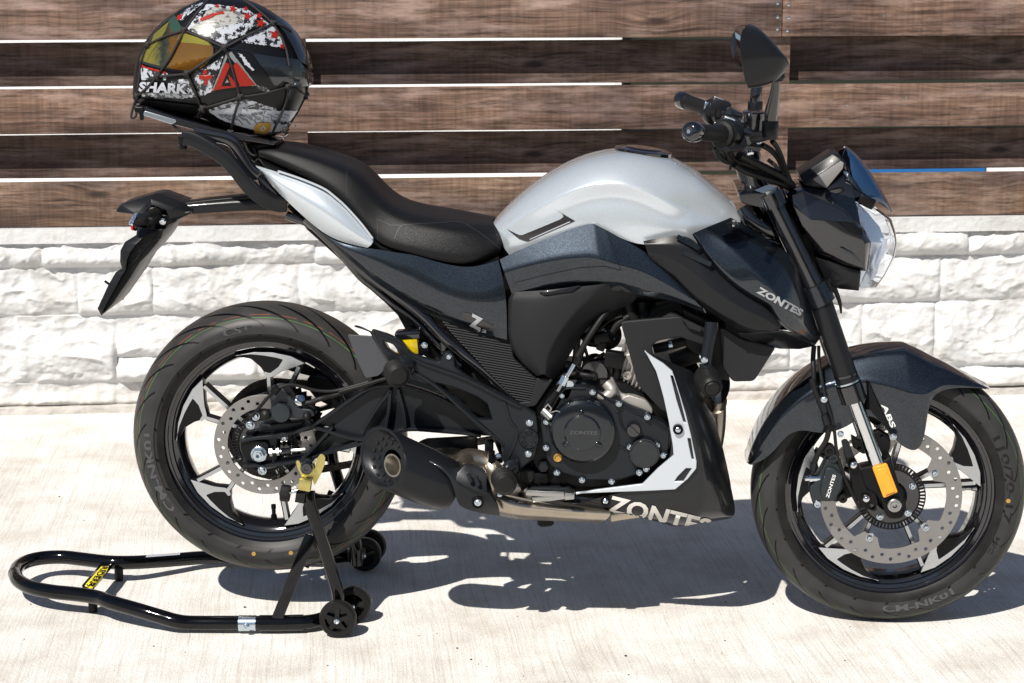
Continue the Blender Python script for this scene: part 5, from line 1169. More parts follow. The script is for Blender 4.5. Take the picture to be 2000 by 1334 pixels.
# ------------------------------------------------------------------ radiator bracket panel, belly fairing and silver strip
pan = plate('bracket_panel', plast, bike, 'a', '1212,630,.150 1222,627,.150 1326,618,.145 1378,642,.14 1382,662,.14 1374,674,.14 1326,658,.143 1285,666,.147 1273,676,.148 1276,692,.148 1300,730,.15 1330,800,.15 1332,820,.15 1290,800,.15 1246,752,.15', thick=0.010, bev=0.003, r=0.006)
mirrored(pan, bike)
plate('bracket_panel_clip', plast, bike, 'a', '1330,622 1372,640 1370,650 1345,642', 0.152, 0.006, 0.002)
belly_f = patch('belly_fairing', belly, bike, 'a', [
 '1259,684,.160 1262,686,.166 1266,690,.170 1270,697,.168 1272,705,.160', '1300,704,.145 1300,712,.158 1298,722,.172 1290,730,.172 1284,740,.160', '1352,725,.11 1340,740,.150 1322,752,.176 1305,762,.176 1296,772,.164', '1382,770,.09 1368,785,.145 1345,800,.178 1320,812,.180 1306,822,.166',
 '1400,830,.08 1385,845,.142 1362,860,.180 1332,870,.182 1314,880,.168', '1412,882,.08 1398,895,.142 1372,915,.182 1330,925,.184 1300,912,.168', '1424,935,.08 1408,945,.140 1372,950,.180 1310,950,.184 1262,946,.168', '1436,988,.08 1418,990,.130 1370,985,.172 1300,975,.180 1235,958,.166',
 '1436,1006,.08 1415,1005,.12 1365,1005,.165 1290,992,.176 1195,966,.160', '1426,1014,.07 1405,1016,.11 1350,1020,.15 1270,1008,.165 1160,975,.158', '1400,1017,.06 1385,1020,.09 1335,1028,.135 1250,1010,.152 1130,985,.152', '1380,1020,.04 1370,1022,.07 1318,1029,.12 1210,998,.140 1090,987,.146'], sub=3, cc={2: .7}, cr={2: .6, 6: .3})
bf = bvh(*[o for o in bpy.data.objects if o.name.startswith('belly_fairing')])
def ontree(tree, fr, s, off=0.0):
    out = []
    for x, y, _ in pts(fr, s, 0):
        d = ray(x, y).normalized(); h = tree.ray_cast(CAM, d)
        out.append(h[0] - d * off if h[0] is not None else P(x, y, 0.17))
    return out
stp = plate('silver_trim', strip_m, bike, 'H', '690,330,.166 735,366,.172 790,400,.176 836,440,.180 862,520,.183 905,660,.186 935,780,.187 962,908,.187 960,945,.187 915,1000,.186 850,1055,.184 700,1062,.176 520,1070,.170 330,1078,.16 430,1060,.168 600,1040,.178 680,1030,.182 760,950,.186 842,880,.188 838,830,.188 818,710,.186 790,580,.184 768,500,.182 750,440,.176 720,385,.170',
   thick=0.008, bev=0.0015, r=0.0015, holes=['826,462 840,465 872,570 907,705 893,700 858,590', '914,785 930,785 948,895 936,890 925,840', '906,940 937,940 893,1008 846,1010 862,985'])
for s in ('865,745', '487,1118'):
    p = P(*pts('H', s)[0][:2], 0.192 if s[0] == '8' else 0.165)
    raw('screw_cup', deep, bike, lathe_geo(p, [(0.0105, -0.01), (0.0105, 0.001), (0.0085, 0.001), (0.0075, -0.003), (0, -0.003)], seg=24), 30)
    raw('bolt', zinc, bike, lathe_geo(p, [(0.0062, -0.003), (0.0055, 0.002), (0.003, 0.004), (0, 0.0042)], seg=16), 40)
# big name along the belly, cut off by the lower edge
drape_text('belly_lettering', greyprint if False else mat('belly_print', (0.55, 0.53, 0.49), 0.45, 0, dust=0.5), bike, bf, 'ZONTES', (1183, 999), (1381, 1046), (1194, 967), 0.035, 0.0, 0.0016, 9, 0.165)

# crash bobbin on its tube
tube('guard_tube', cast, bike, W3('H', '1040,185,.16 1035,250,.165 1022,320,.17 1010,400,.175', .17), [0.0135, 0.0135, 0.0125, 0.0125], seg=20)
bc = P(*pts('H', '1012,470')[0][:2], 0.175); bax = Vector((0.18, -1, -0.18))
lathe('crash_bobbin', rubber, bike, bc, [(0, -0.01), (0.022, -0.01), (0.0265, 0.0), (0.0275, 0.020), (0.0255, 0.028), (0.024, 0.034), (0.0235, 0.050), (0.019, 0.058), (0.0165, 0.060), (0.0145, 0.058), (0.0145, 0.062), (0.012, 0.064), (0, 0.064)], bax, 36)
tube('guard_tube', cast, bike, W3('H', '1010,400,.175 1012,440,.178'), 0.0135)
bolt(bike, 'H', '1003,382', 0.19, 0.0055, 0.005)

# ------------------------------------------------------------------ front fork and brake
def fork(s):
    parts = []
    def t(name, m, L, r_, n=1, seg=24):
        q = W3('a', L); q = [Vector((p.x, p.y * s, p.z)) for p in q]; parts.append(tube(name, m, bike, q, r_, n, seg)); return parts[-1]
    t('fork_upper_tube', gloss, '1511,396,.10 1597,574,.10', 0.0215)
    t('fork_clamp', blue, '1589,556,.10 1606,592,.10', 0.0285); t('fork_clamp', blue, '1596,571,.10 1598,575,.10', 0.0292)
    t('fork_outer_tube', satin, '1598,575,.10 1669,783,.10', 0.0238); t('fork_collar', gloss, '1651,730,.10 1652,734,.10', 0.0250); t('fork_collar', gloss, '1657,750,.10 1668,782,.10', 0.0275); t('fork_collar_lip', zinc, '1655,744,.10 1656,747,.10', 0.0268)
    t('fork_stanchion', chrome, '1665,772,.10 1720,925,.10', 0.0158)
    return parts
fork(1); fork(-1)
plate('fork_bottom', deep, bike, 'S', '460,620 520,610 590,580 650,540 660,580 680,660 720,790 755,860 760,930 730,985 650,990 610,960 590,870 560,830 500,800 450,760 400,640', 0.108, 0.045, 0.004, r=0.008)
plate('fork_bottom', deep, bike, 'S', '590,600 700,640 720,700 760,880 750,960 700,985 640,985 610,950 590,860 540,700', -0.085, 0.035, 0.004, r=0.008)
plate('caliper_arm', deep, bike, 'S', '300,440 345,430 390,545 420,600 480,780 540,800 560,880 530,930 480,920 400,880 380,820 360,650 340,600', 0.112, 0.016, 0.002, r=0.006, holes=['500,880 540,890 545,925 515,925'])
plate('caliper_link', cast, bike, 'S', '298,440 340,432 390,545 335,562', 0.121, 0.006, 0.001, r=0.003)
plate('fork_lug', deep, bike, 'S', '370,400 440,440 560,360 640,400 650,470 620,560 560,520 450,530 380,480', 0.078, 0.02, 0.002, holes=['418,480 436,480 436,498 418,498', '575,392 593,392 593,410 575,410'])
c = P(*pts('S', '675,890')[0][:2], 0.118)
raw('front_axle', steel, bike, lathe_geo(c, [(0.0, -0.01), (0.0145, -0.01), (0.0145, 0.003), (0.0125, 0.005), (0.0095, 0.005), (0.0085, 0.001), (0.0085, 0.006), (0.0055, 0.006), (0.0055, -0.004), (0, -0.004)], seg=32), 30)
for s in ('383,605', '474,840'):
    raw('acorn_nut', chrome, bike, lathe_geo(P(*pts('S', s)[0][:2], 0.120), [(0.0085, -0.004), (0.0085, 0.003), (0.0075, 0.007), (0.004, 0.010), (0, 0.011)], seg=18), 40)
bolt(bike, 'S', '295,388 665,408 770,945', 0.118, 0.0058, 0.006); bolt(bike, 'S', '415,865', 0.10, 0.005, 0.006)
CG = MATS['caliper_grey']
fcal = plate('front_caliper', CG, bike, 'S', '200,560 250,560 300,620 322,680 318,760 275,850 235,868 150,865 110,890 95,870 80,800 75,760 130,700 160,640', 0.118, 0.040, 0.005, r=0.007)
plate('caliper_face', CG, bike, 'S', '190,625 245,622 315,680 300,770 262,850 235,860 170,855 150,790 175,700', 0.128, 0.014, 0.004, r=0.006)
plate('caliper_body', deep, bike, 'S', '195,500 260,520 280,580 320,640 340,700 400,760 390,830 330,850 250,870 190,800 180,600', 0.085, 0.02, 0.003, r=0.006)
for s, r_, m_ in (('243,555', 0.0105, CG), ('310,842', 0.0095, rubber), ('130,878', 0.0085, zinc), ('215,505', 0.013, rubber)):
    raw('slide_pin', m_, bike, lathe_geo(P(*pts('S', s)[0][:2], 0.115), [(r_, -0.02), (r_, 0.004), (r_ * 0.8, 0.008), (r_ * 0.5, 0.008), (r_ * 0.45, 0.003), (0, 0.003)], seg=20), 35)
raw('banjo_bolt', chrome, bike, lathe_geo(P(*pts('S', '105,700')[0][:2], 0.115), [(0, -0.012), (0.0075, -0.012), (0.0075, 0.004), (0.0085, 0.004), (0.0085, 0.010), (0.0065, 0.010), (0.0065, 0.020), (0, 0.021)], Vector((-1, -0.25, 0.05)), 14), 30)
fcb = bvh(bpy.data.objects['caliper_face'])
drape_text('caliper_lettering', whitem, bike, fcb, 'ZONTES', tuple(pts('S', '212,840')[0][:2]), tuple(pts('S', '262,678')[0][:2]), tuple(pts('S', '190,832')[0][:2]), 0.03, 0, 0.0012, o=0.128)
tube('front_brake_hose', rubber, bike, W3('S', '95,0,.115 115,80,.118 145,160,.12 175,230,.12 200,290,.12 210,360,.12 190,440,.12 140,520,.12 110,600,.118 100,660,.115'), 0.0058, seg=12)
tube('front_brake_hose', rubber, bike, W3('a', '1590,675,.085 1588,700,.09 1589,722,.10 1592,760,.11 1602,790,.12'), 0.0052, seg=10)
tube('wheel_sensor_cable', rubber, bike, W3('a', '1599,675,.085 1600,705,.09 1606,745,.105 1616,790,.12 1628,830,.12 1634,880,.12 1645,920,.122 1662,960,.12 1678,990,.118 1677,980,.11'), 0.0036, seg=8)
for s, r_ in (('a', 0), ):
    [raw('hose_ferrule', cast, bike, tube_geo(W3('S', q), 0.0075, 12), 30) for q in ('165,170,.12 182,235,.12', '180,255,.12 198,320,.12', '108,590,.118 100,640,.116')]
rbox('hose_clamp_block', deep, bike, P(*pts('S', '165,150')[0][:2], 0.115), 0.022, 0.015, 0.018, 0.002, 10); rbox('hose_clip', deep, bike, P(*pts('S', '222,340')[0][:2], 0.12), 0.016, 0.012, 0.012, 0.002, 10)
bolt(bike, 'S', '178,145', 0.124, 0.0055, 0.004)
# amber side reflector
plate('side_reflector', amber, bike, 'S', '518,625 622,595 700,800 598,842', 0.124, 0.010, 0.002, r=0.004)
plate('reflector_face', amber, bike, 'S', '545,645 615,625 680,795 612,818', 0.1275, 0.004, 0.001, r=0.002)

# front mudguard
fend = patch('front_fender', blue, bike, 'a', [
 '1456,902,0 1458,904,.035 1460,905,.055 1464,907,.066 1468,908,.066', '1462,872,0 1466,878,.045 1474,884,.066 1484,892,.074 1494,898,.072', '1474,838,0 1480,846,.05 1494,858,.074 1508,868,.078 1520,872,.075', '1496,798,0 1503,808,.054 1517,822,.080 1530,836,.084 1540,845,.080',
 '1535,751,0 1543,764,.058 1556,782,.086 1566,805,.090 1572,838,.086', '1583,714,0 1590,730,.060 1600,752,.090 1604,790,.094 1604,849,.090', '1632,691,0 1638,708,.062 1646,745,.094 1648,785,.096 1652,838,.092', '1680,677,0 1684,695,.062 1690,740,.096 1692,770,.097 1698,800,.095',
 '1730,669,0 1733,688,.060 1742,750,.100 1738,785,.101 1733,838,.097', '1768,666,0 1770,688,.060 1778,762,.103 1770,800,.104 1758,868,.101', '1800,679,0 1805,704,.060 1806,768,.103 1798,805,.103 1790,888,.101', '1822,692,0 1828,718,.058 1822,762,.098 1812,790,.099 1809,852,.098',
 '1845,704,0 1850,722,.060 1848,748,.080 1826,757,.090 1812,775,.094', '1890,732,0 1893,742,.050 1890,754,.064 1872,757,.072 1850,757,.078', '1934,757,0 1932,758,.030 1926,758,.040 1918,758,.045 1908,758,.050'], sub=3, cc={1: .8, 2: .9, 3: .4}, cr={9: .7})
ft = bvh(fend)
sp0 = [tuple(pts('S', q)[0][:2]) for q in ('655,350', '570,180', '690,345')]
drape_text('fender_lettering', whitem, bike, ft, 'ABS', tuple(pts('S', '578,180')[0][:2]), tuple(pts('S', '650,345')[0][:2]), tuple(pts('S', '615,172')[0][:2]), 0.03, 0.0, 0.0015, o=0.1)
gap = patch('fender_bracket_cover', deep, bike, 'a', ['1690,740,.085 1690,800,.097', '1698,745,.107 1700,800,.107', '1750,868,.108 1735,842,.108'], sub=0)


# ------------------------------------------------------------------ steering head and handlebar
tc_ = plate('triple_clamp', gloss, bike, 'T', '636,1014 760,1004 900,1000 1035,1008 1038,1070 1000,1100 860,1142 700,1112 652,1092', 0.118, 0.236, 0.003, r=0.002)
for s in (1, -1):
    q = [Vector((p.x, p.y * s, p.z)) for p in W3('a', '1503,376,.10 1514,402,.10')]; tube('clamp_boss', gloss, bike, q, 0.0285, 1, 28)
    q = [Vector((p.x, p.y * s, p.z)) for p in W3('a', '1501,371,.10 1503,377,.10')]; tube('fork_cap', steel, bike, q, 0.0195, 1, 24)
facet('clamp_top', steel, bike, 'T', dict(a='770,985,.122', b='880,940,.122', c='975,950,.122', d='850,1012,.126'), ['a b c d'], mirror=False, bevel=0, thick=0.001)
plate('lower_yoke', gloss, bike, 'a', '1560,560 1600,555 1612,585 1575,600', 0.10, 0.20, 0.004)
tube('steering_stem', gloss, bike, [P(1480, 395, 0), P(1570, 590, 0)], 0.028, 1, 24)
tube('frame_head', gloss, bike, W3('a', '1455,405,.07 1470,430,.08 1500,450,.08 1520,460,.06'), 0.020)
rbox('ignition_lock', gloss, bike, P(1462, 367, 0.02), 0.02, 0.02, 0.022, 0.003)
for s in (1, -1):
    q = [P(1482, 375, 0), P(1470, 340, 0), P(1462, 315, 0)]; q = [Vector((p.x, -0.045 * s, p.z)) for p in q]
    tube('bar_riser', gloss, bike, q, [0.024, 0.020, 0.019], 3, 20)
plate('riser_gusset', gloss, bike, 'T', '615,810 720,800 800,850 890,940 770,990 740,960 650,920', 0.05, 0.10, 0.004)
# bar: swept back tube from end to end
GA, GB = P(1348, 257, 0.375), P(1412, 262, 0.262)
bm_ = [GA, GB, P(1450, 268, 0.18), P(1474, 300, 0.09), P(1472, 312, 0.03)]
hb = bm_ + [Vector((p.x, -p.y, p.z)) for p in bm_[::-1]]
tube('handlebar', satin, bike, hb, 0.0115, 5, 16)
gd = (GB - GA).normalized(); gL = (GB - GA).length
for s in (1, -1):
    fl = lambda v: Vector((v.x, v.y * s, v.z))
    A_, d_ = fl(GA), fl(gd)
    g = lathe_geo(A_, [(0.0, 0.028), (0.0170, 0.028), (0.0172, 0.034), (0.0160, 0.036)] + [(0.0158 + 0.0008 * (k % 2), 0.036 + k * 0.0042) for k in range(1, 19)] + [(0.019, gL - 0.010), (0.0255, gL - 0.008), (0.0265, gL - 0.003), (0.0255, gL + 0.001), (0.018, gL + 0.002)], d_, 32)
    raw('grip', rubber, bike, g, 40)
    g = lathe_geo(A_, [(0.0, -0.004), (0.004, -0.004), (0.006, -0.006), (0.012, -0.006), (0.0175, -0.002), (0.0198, 0.006), (0.0195, 0.020), (0.0175, 0.028), (0, 0.028)], d_, 36)
    e_ = raw('bar_end_weight', gloss, bike, g, 50)
    raw('bar_end_screw', chrome, e_, lathe_geo(A_ - d_ * 0.005, [(0.0042, 0.0), (0.0042, -0.0015), (0.002, -0.0015), (0.0015, 0.0005), (0, 0.0005)], d_, 6), 30).location = (0, 0, 0)
    S0 = fl(GB)
    raw('switch_housing', satin, bike, lathe_geo(S0, [(0, 0.001), (0.029, 0.001), (0.0315, 0.006), (0.0315, 0.022), (0.029, 0.028), (0.024, 0.032), (0.023, 0.046), (0, 0.047)], d_, 28), 35)
    rbox('switch_block', satin, bike, fl(P(1425, 252, 0.235)), 0.045, 0.045, 0.042, 0.006, 20)
    rbox('switch_button', zinc, bike, fl(P(1398, 247, 0.24)) + Vector((0, 0, 0)), 0.010, 0.016, 0.018, 0.002, 10)
    rbox('switch_button', silver, bike, fl(P(1424, 234, 0.24)), 0.022, 0.03, 0.010, 0.002, 20)
    tube('control_lever', satin if s > 0 else steel, bike, [fl(p) for p in W3('a', '1445,262,.235 1452,282,.26 1440,290,.31 1425,292,.355 1418,292,.375')], [0.008, 0.007, 0.0055, 0.005, 0.006], 5, 12)
    rbox('lever_perch', gloss, bike, fl(P(1452, 262, 0.20)), 0.042, 0.05, 0.03, 0.006, 25)
    # mirror: stem, ball and housing
    raw('mirror_clamp', satin, bike, lathe_geo(fl(P(1503, 272, 0.235)), [(0, 0), (0.0155, 0), (0.0165, 0.003), (0.0165, 0.033), (0.0155, 0.036), (0, 0.036)], Vector((0.02, 0, 1)), 24), 35)
    tube('mirror_mount', satin, bike, [fl(p) for p in W3('a', '1462,270,.21 1480,268,.225 1500,262,.235')], 0.011)
    st = tube('mirror_stem', gloss, bike, [fl(p) for p in W3('D', '1015,705,.235 1020,640,.236 1030,580,.24 1045,500,.25 1052,440,.258 1055,400,.262')], [0.0125, 0.0135, 0.0125, 0.0098, 0.0082, 0.0080], 4, 18)
    kc = fl(P(*pts('D', '1052,392')[0][:2], 0.268)); kd = Vector((0.9, 0.0, -0.25)).normalized()
    raw('mirror_ball', satin, bike, lathe_geo(kc, [(0, -0.020), (0.006, -0.018), (0.0105, -0.012), (0.0125, -0.003), (0.0115, 0.006), (0.008, 0.014), (0.003, 0.0175), (0, 0.018)], kd, 22), 50)
    rimp = W3('D', '850,190,.22 850,140,.22 862,85,.225 872,58,.25 885,46,.30 826,95,.350 818,170,.36 830,300,.365 852,450,.350 882,484,.335 870,455,.28 860,335,.235 855,310,.22 850,240,.22')
    if s < 0: rimp = W3('D', '750,180,-.36 768,125,-.36 808,64,-.35 845,60,-.31 868,66,-.27 880,110,-.24 884,190,-.23 880,290,-.24 868,335,-.26 845,338,-.30 812,338,-.34 798,325,-.355 778,290,-.36 760,235,-.36')
    if s < 0: rimp = [P(x, y, o_ - 0.045 * (200 - yy) / 135) for (x, y, o_), yy in zip(pts('D', '750,180,-.36 768,125,-.36 808,64,-.35 845,60,-.31 868,66,-.27 880,110,-.24 884,190,-.23 880,290,-.24 868,335,-.26 845,338,-.30 812,338,-.34 798,325,-.355 778,290,-.36 760,235,-.36'), (180, 125, 64, 60, 66, 110, 190, 290, 335, 338, 338, 325, 290, 235))]
    # ring: the rim of the mirror; back: the shell behind it
    back = W3('D', '900,200,.24 900,160,.24 905,110,.24 915,90,.26 930,62,.29 975,100,.33 1060,215,.335 1135,285,.33 1040,440,.32 935,482,.31 960,440,.27 930,350,.25 920,320,.24 905,260,.235')
    if s < 0: back = [p + Vector((0.040, 0, 0)) + (sum(rimp, Vector()) / 14 - p) * 0.25 for p in rimp]
    apex = P(*pts('D', '1160,312')[0][:2], 0.285); top2 = P(*pts('D', '1140,385')[0][:2], 0.28)
    if s < 0:
        fl = lambda v: v
        apex = sum(rimp, Vector()) / 14 + Vector((0.065, 0, 0)); top2 = apex + Vector((0, 0, -0.01))
    vs = [fl(p) for p in rimp] + [fl(rimp[i] + (back[i] - rimp[i]) * 0.55) for i in range(14)] + [fl(p) for p in back]
    n14 = 14; fs = []
    for r0 in (0, 1):
        for k in range(n14): fs.append((r0 * n14 + k, r0 * n14 + (k + 1) % n14, (r0 + 1) * n14 + (k + 1) % n14, (r0 + 1) * n14 + k))
    ia = len(vs); vs += [fl(apex), fl(top2)]
    for k in range(n14): fs.append((2 * n14 + k, 2 * n14 + (k + 1) % n14, ia if k in (2, 3, 4, 5, 6) else ia + 1))
    fs.append((2 * n14 + 7, ia, ia + 1)); fs.append((2 * n14 + 2, ia + 1, ia)); 
    me = mesh(vs, fs); me = bake(me, [('SUBSURF', dict(levels=2, render_levels=2, boundary_smooth='PRESERVE_CORNERS')), ('SOLIDIFY', dict(thickness=0.002, offset=-1))]); shade(me, 60)
    mh = link('mirror_housing', me, satin, bike)
    gc = sum((fl(p) for p in rimp), Vector()) / n14; gv = [gc + (fl(p) - gc) * 0.93 + Vector((-0.0005, 0, 0)) for p in rimp] + [gc + Vector((-0.001, 0, 0))]
    q_ = np.array([tuple(v) for v in gv]); c_ = q_.mean(0); nv = np.linalg.svd(q_ - c_)[2][2]; q_ = q_ - np.outer((q_ - c_) @ nv, nv); gv = [Vector(v) + Vector((-0.001, 0, 0)) for v in q_]
    raw('mirror_glass', mirm, bike, (gv, [(k, (k + 1) % n14, n14) for k in range(n14)]), 20)
# front master cylinder with its reservoir
mc = P(1470, 262, 0.19)
raw('master_cylinder', gloss, bike, lathe_geo(mc, [(0, 0), (0.020, 0), (0.0225, 0.003), (0.0225, 0.030), (0.0232, 0.032), (0.0232, 0.043), (0.021, 0.046), (0.0, 0.047)], Vector((0.03, -0.05, 1)), 36), 35)
rbox('master_cylinder_body', EG, bike, P(1466, 284, 0.19), 0.042, 0.03, 0.018, 0.004, 12)
raw('banjo_bolt', chrome, bike, lathe_geo(P(1464, 296, 0.20), [(0, -0.008), (0.008, -0.008), (0.008, 0.006), (0.005, 0.009), (0, 0.009)], Vector((0.2, -0.5, -0.8)), 16), 35)
bolt(bike, 'T', '665,520 810,560', 0.21, 0.0045, 0.005)
for s, r_ in (('430,620,.24 460,690,.23 520,735,.2 620,760,.15 800,830,.1 960,880,.08 1090,960,.07', 0.0052), ('510,630,.22 540,700,.2 600,770,.17 720,820,.14 900,890,.10 1080,965,.08', 0.0062), ('540,640,.2 590,720,.17 700,760,.15 850,800,.12 1000,870,.09 1110,960,.07', 0.0075),
              ('640,680,.18 760,740,.15 900,810,.12 1020,870,.1 1100,950,.08', 0.0085), ('840,590,.2 930,650,.18 990,730,.14 1040,850,.1 1105,960,.07', 0.0058), ('925,560,.235 960,600,.22 1000,680,.18 1040,800,.12 1100,950,.08', 0.0052),
              ('890,720,-.1 950,770,-.1 1010,850,-.05', 0.0045), ('600,770,.19 700,830,.17 820,870,.14 1000,930,.10 1080,970,.08', 0.0055), ('470,670,.19 560,740,.19 560,800,.17', 0.003)):
    tube('control_cable', rubber, bike, W3('T', s), r_, seg=10)
tube('cable_ferrule', chrome, bike, W3('T', '608,762,.172 622,775,.170', .17), 0.0058)
tube('fork_hose', rubber, bike, [P(1520, 395, 0.03), P(1540, 420, 0.03), P(1560, 460, 0.03)], 0.02)

# ------------------------------------------------------------------ headlamp unit
hs = facet('headlight_cowl', gloss, bike, 'K', dict(
    t0='180,395,.0', a='135,432,.085', b='275,382,.070', b0='290,372,.0', c='462,408,.066', c0='470,395,.0', d='568,250,.045', e='655,320,.058', f='765,452,.066', g='685,470,.085', h='735,690,.095', i='812,820,.100', j='780,1050,.095', k='600,1000,.108', l='385,900,.100', m='270,690,.115', n='200,540,.108',
    p='190,452,.105', q='280,420,.104', r='600,560,.112', s='690,660,.112', t='768,830,.112', u='765,1030,.108', v='640,985,.118', w='440,890,.116', x='330,640,.124'),
    ['a b q p', 'b c r q', 'c g h s r', 'c d e g', 'e f g', 'p q x n', 'a p n', 'q r s x', 'x s t v w', 't u v', 'n x w m', 'm w l', 'l w v k', 'k v u j', 's h i t', 't i j u'],
    bridge=['a b c d'], bevel=0.0025, thick=0.004)
facet('headlight_cowl_panel', blue, bike, 'K', dict(b='278,388,.076', c='462,412,.072', g='684,474,.089', h='733,692,.100', q='286,420,.107', r='600,562,.115', s='688,660,.115', a='142,434,.092', p='192,450,.108'), ['b c r q', 'c g h s r', 'a b q p'], bevel=0.001, thick=0.002)
facet('headlight_cowl_vent', deep, bike, 'K', dict(a='568,658,.116', b='740,712,.115', c='755,765,.116', d='630,725,.118'), ['a b c d'], bevel=0.001, thick=0.002)
facet('headlight_cowl_trim', blue, bike, 'K', dict(a='568,866,.121', b='600,868,.121', c='680,910,.119', d='752,990,.114', e='660,925,.119'), ['a b c d e'], bevel=0.0008, thick=0.002)
plate('cowl_stay', deep, bike, 'a', '1528,398 1560,470 1588,548 1612,580 1645,540 1620,430 1560,385', 0.03, 0.06, 0.003)
facet('headlight_chin', satin, bike, 'K', dict(a='380,950,.09', b='480,975,.105', c='735,1050,.098', d='718,1205,.085', e='560,1190,.082', f='450,1120,.08', g='520,1165,.090', h='690,1100,.10'), ['a b h g f', 'b c h', 'c d h', 'h d e g', 'g e f'], bridge=['a f e d c'], bevel=0.002, thick=0.004)
plate('headlight_core', deep, bike, 'K', '300,450 600,380 700,500 700,600 780,850 740,1150 600,1150 450,1000 350,850', 0.075, 0.15, 0.01, r=0.01)
refl_o = facet('headlight_reflector', refl, bike, 'K', dict(a='700,500,.080', b='745,690,.092', c='815,820,.095', d='790,1050,.090', e='730,1045,.080', f='722,1175,.075', g='800,1175,.05', h='870,1050,.04', i='930,830,.05', j='880,700,.06', k='790,590,.065'), ['a k j b', 'b j i c', 'c i h d', 'd h g f e'], bridge=['a k j i h g f'], bevel=0.001, thick=0.002)
facet('daytime_light_guide', mat('light_guide', (0.75, 0.8, 0.88), 0.15, 0, 0.8), bike, 'K', dict(a='905,790,.062', b='940,800,.058', c='935,880,.052', d='835,1110,.048', e='808,1120,.052', f='900,900,.06'), ['a b c f', 'f c d e'], bevel=0.001, thick=0.006)
facet('headlight_lens', glassm, bike, 'K', dict(a='690,495,.086', b='850,560,.055', b0='860,552,.0', c='960,640,.045', c0='975,640,0', d='1000,755,.04', d0='1010,755,0', e='1013,830,.04', e0='1022,830,.0', f='990,940,.038', f0='996,945,0', g='920,1080,.035', g0='926,1085,0', h='850,1180,.035', h0='852,1185,0', i='722,1180,.08', j='812,820,.10', k='780,1050,.095', l='940,800,.066', m='740,690,.096', n='850,690,.075'),
      ['a b c n m', 'm n l j', 'n c d l', 'l d e f', 'j l f k', 'k f g', 'k g h i', 'b b0 c0 c', 'c c0 d0 d', 'd d0 e0 e', 'e e0 f0 f', 'f f0 g0 g', 'g g0 h0 h'], bridge=None or ['b0 b0'], bevel=0.002, thick=0.002)
plate('headlight_base_block', mat('lens_foot', (0.5, 0.48, 0.45), 0.2, 0.2, 0.5), bike, 'K', '808,1125 850,1125 850,1183 806,1178', 0.045, 0.09, 0.002)
rbox('headlight_bracket', deep, bike, P(*pts('K', '760,480')[0][:2], 0.03), 0.035, 0.09, 0.022, 0.003, 25)
plate('screen_bracket', deep, bike, 'K', '690,455 770,440 835,490 845,550 800,545 740,510 690,490', 0.035, 0.07, 0.003)
facet('instrument_housing', satin, bike, 'K', dict(a='250,290,.052', a0='252,286,0', b='508,125,.052', c='560,122,.050', d='622,200,.052', e='600,240,.055', f='460,402,.062', g='350,385,.066', h='280,368,.062', i='270,340,.058', j='580,172,.060', k='350,318,.066'), ['a b j k i', 'b c j', 'c d j', 'j d e', 'j e f g k', 'k g h i'], bridge=['i a b c d'], bevel=0.003, thick=0.004)
facet('instrument_face', screen, bike, 'K', dict(a='262,292,.046', b='508,133,.046', c='512,133,0', d='266,290,0'), ['a b c d'], bridge=['d c'], bevel=0, thick=0.0015).location.z += 0.002
facet('instrument_side', mat('grey_plastic_light', (0.20, 0.19, 0.185), 0.55, bump=0.5, bscale=1200), bike, 'K', dict(a='355,322,.068', b='575,178,.062', c='600,195,.06', d='590,240,.062', e='462,396,.066', f='380,345,.068'), ['a b c d e f'], bevel=0.001, thick=0.002)
facet('screen_inner', gloss, bike, 'K', dict(a='600,110,.03', b='622,68,.0', c='652,272,.055', d='590,150,.045'), ['a b c d'], bridge=None, bevel=0, thick=0.002)
patch('windscreen', bluescr, bike, 'K', ['622,64,0 622,68,.02 630,90,.034 640,115,.040', '705,125,0 702,135,.03 690,170,.050 655,270,.056', '800,235,0 795,250,.04 770,300,.060 690,380,.066', '900,400,0 895,415,.04 870,450,.056 790,460,.064', '955,500,0 950,510,.03 930,515,.045 860,498,.055', '985,588,0 983,588,.008 978,584,.012 970,578,.016'], sub=3, thick=0.003)
facet('cowl_fin', blue, bike, 'K', dict(a='575,245,.050', b='640,270,.060', c='700,350,.066', d='768,450,.066', e='700,400,.072', f='620,310,.064'), ['a b f', 'b c e f', 'c d e'], bevel=0.001, thick=0.003)
tube('lead', rubber, bike, [P(1618, 545, 0.08), P(1628, 560, 0.08), P(1640, 590, 0.08), P(1643, 612, 0.08)], [0.006, 0.006, 0.004, 0.002], seg=8)
tube('lead', rubber, bike, [P(1615, 550, 0.085), P(1620, 560, 0.085), P(1623, 575, 0.085), P(1620, 583, 0.085)], 0.005, seg=8)

# ------------------------------------------------------------------ tail: plate carrier, indicators
cr = patch('plate_carrier_arm', satin, bike, 'B', ['690,515,.02 690,530,.032 700,560,.034 705,595,.03', '860,500,.02 860,520,.034 865,555,.034 870,585,.03', '1150,470,.02 1150,500,.034 1155,530,.034 1160,565,.03', '1320,460,.02 1330,520,.034 1330,550,.034 1330,575,.03'], sub=1, thick=0.004)
plate('carrier_arm_top', deep, bike, 'B', '700,520 860,500 1150,472 1330,462 1330,570 1160,562 870,582 710,590', 0.028, 0.056, 0.002)
facet('tail_pod', satin, bike, 'W', dict(a='243,260,.045', b='290,198,.045', c='640,90,.035', d='690,94,.035', e='905,180,.04', f='1000,262,.04', g='990,292,.045', h='780,345,.06', i='740,260,.062', j='590,145,.058', k='600,205,.066', l='520,290,.060', m='440,300,.06', n='250,278,.05', o='820,235,.058', p='780,270,.062'), ['a b m n', 'b c j l m', 'c d e o j', 'j o p k', 'j k l', 'e f g o', 'o g h p', 'k p h i'], bridge=['n a b c d e f g'], bevel=0.003, thick=0.004)
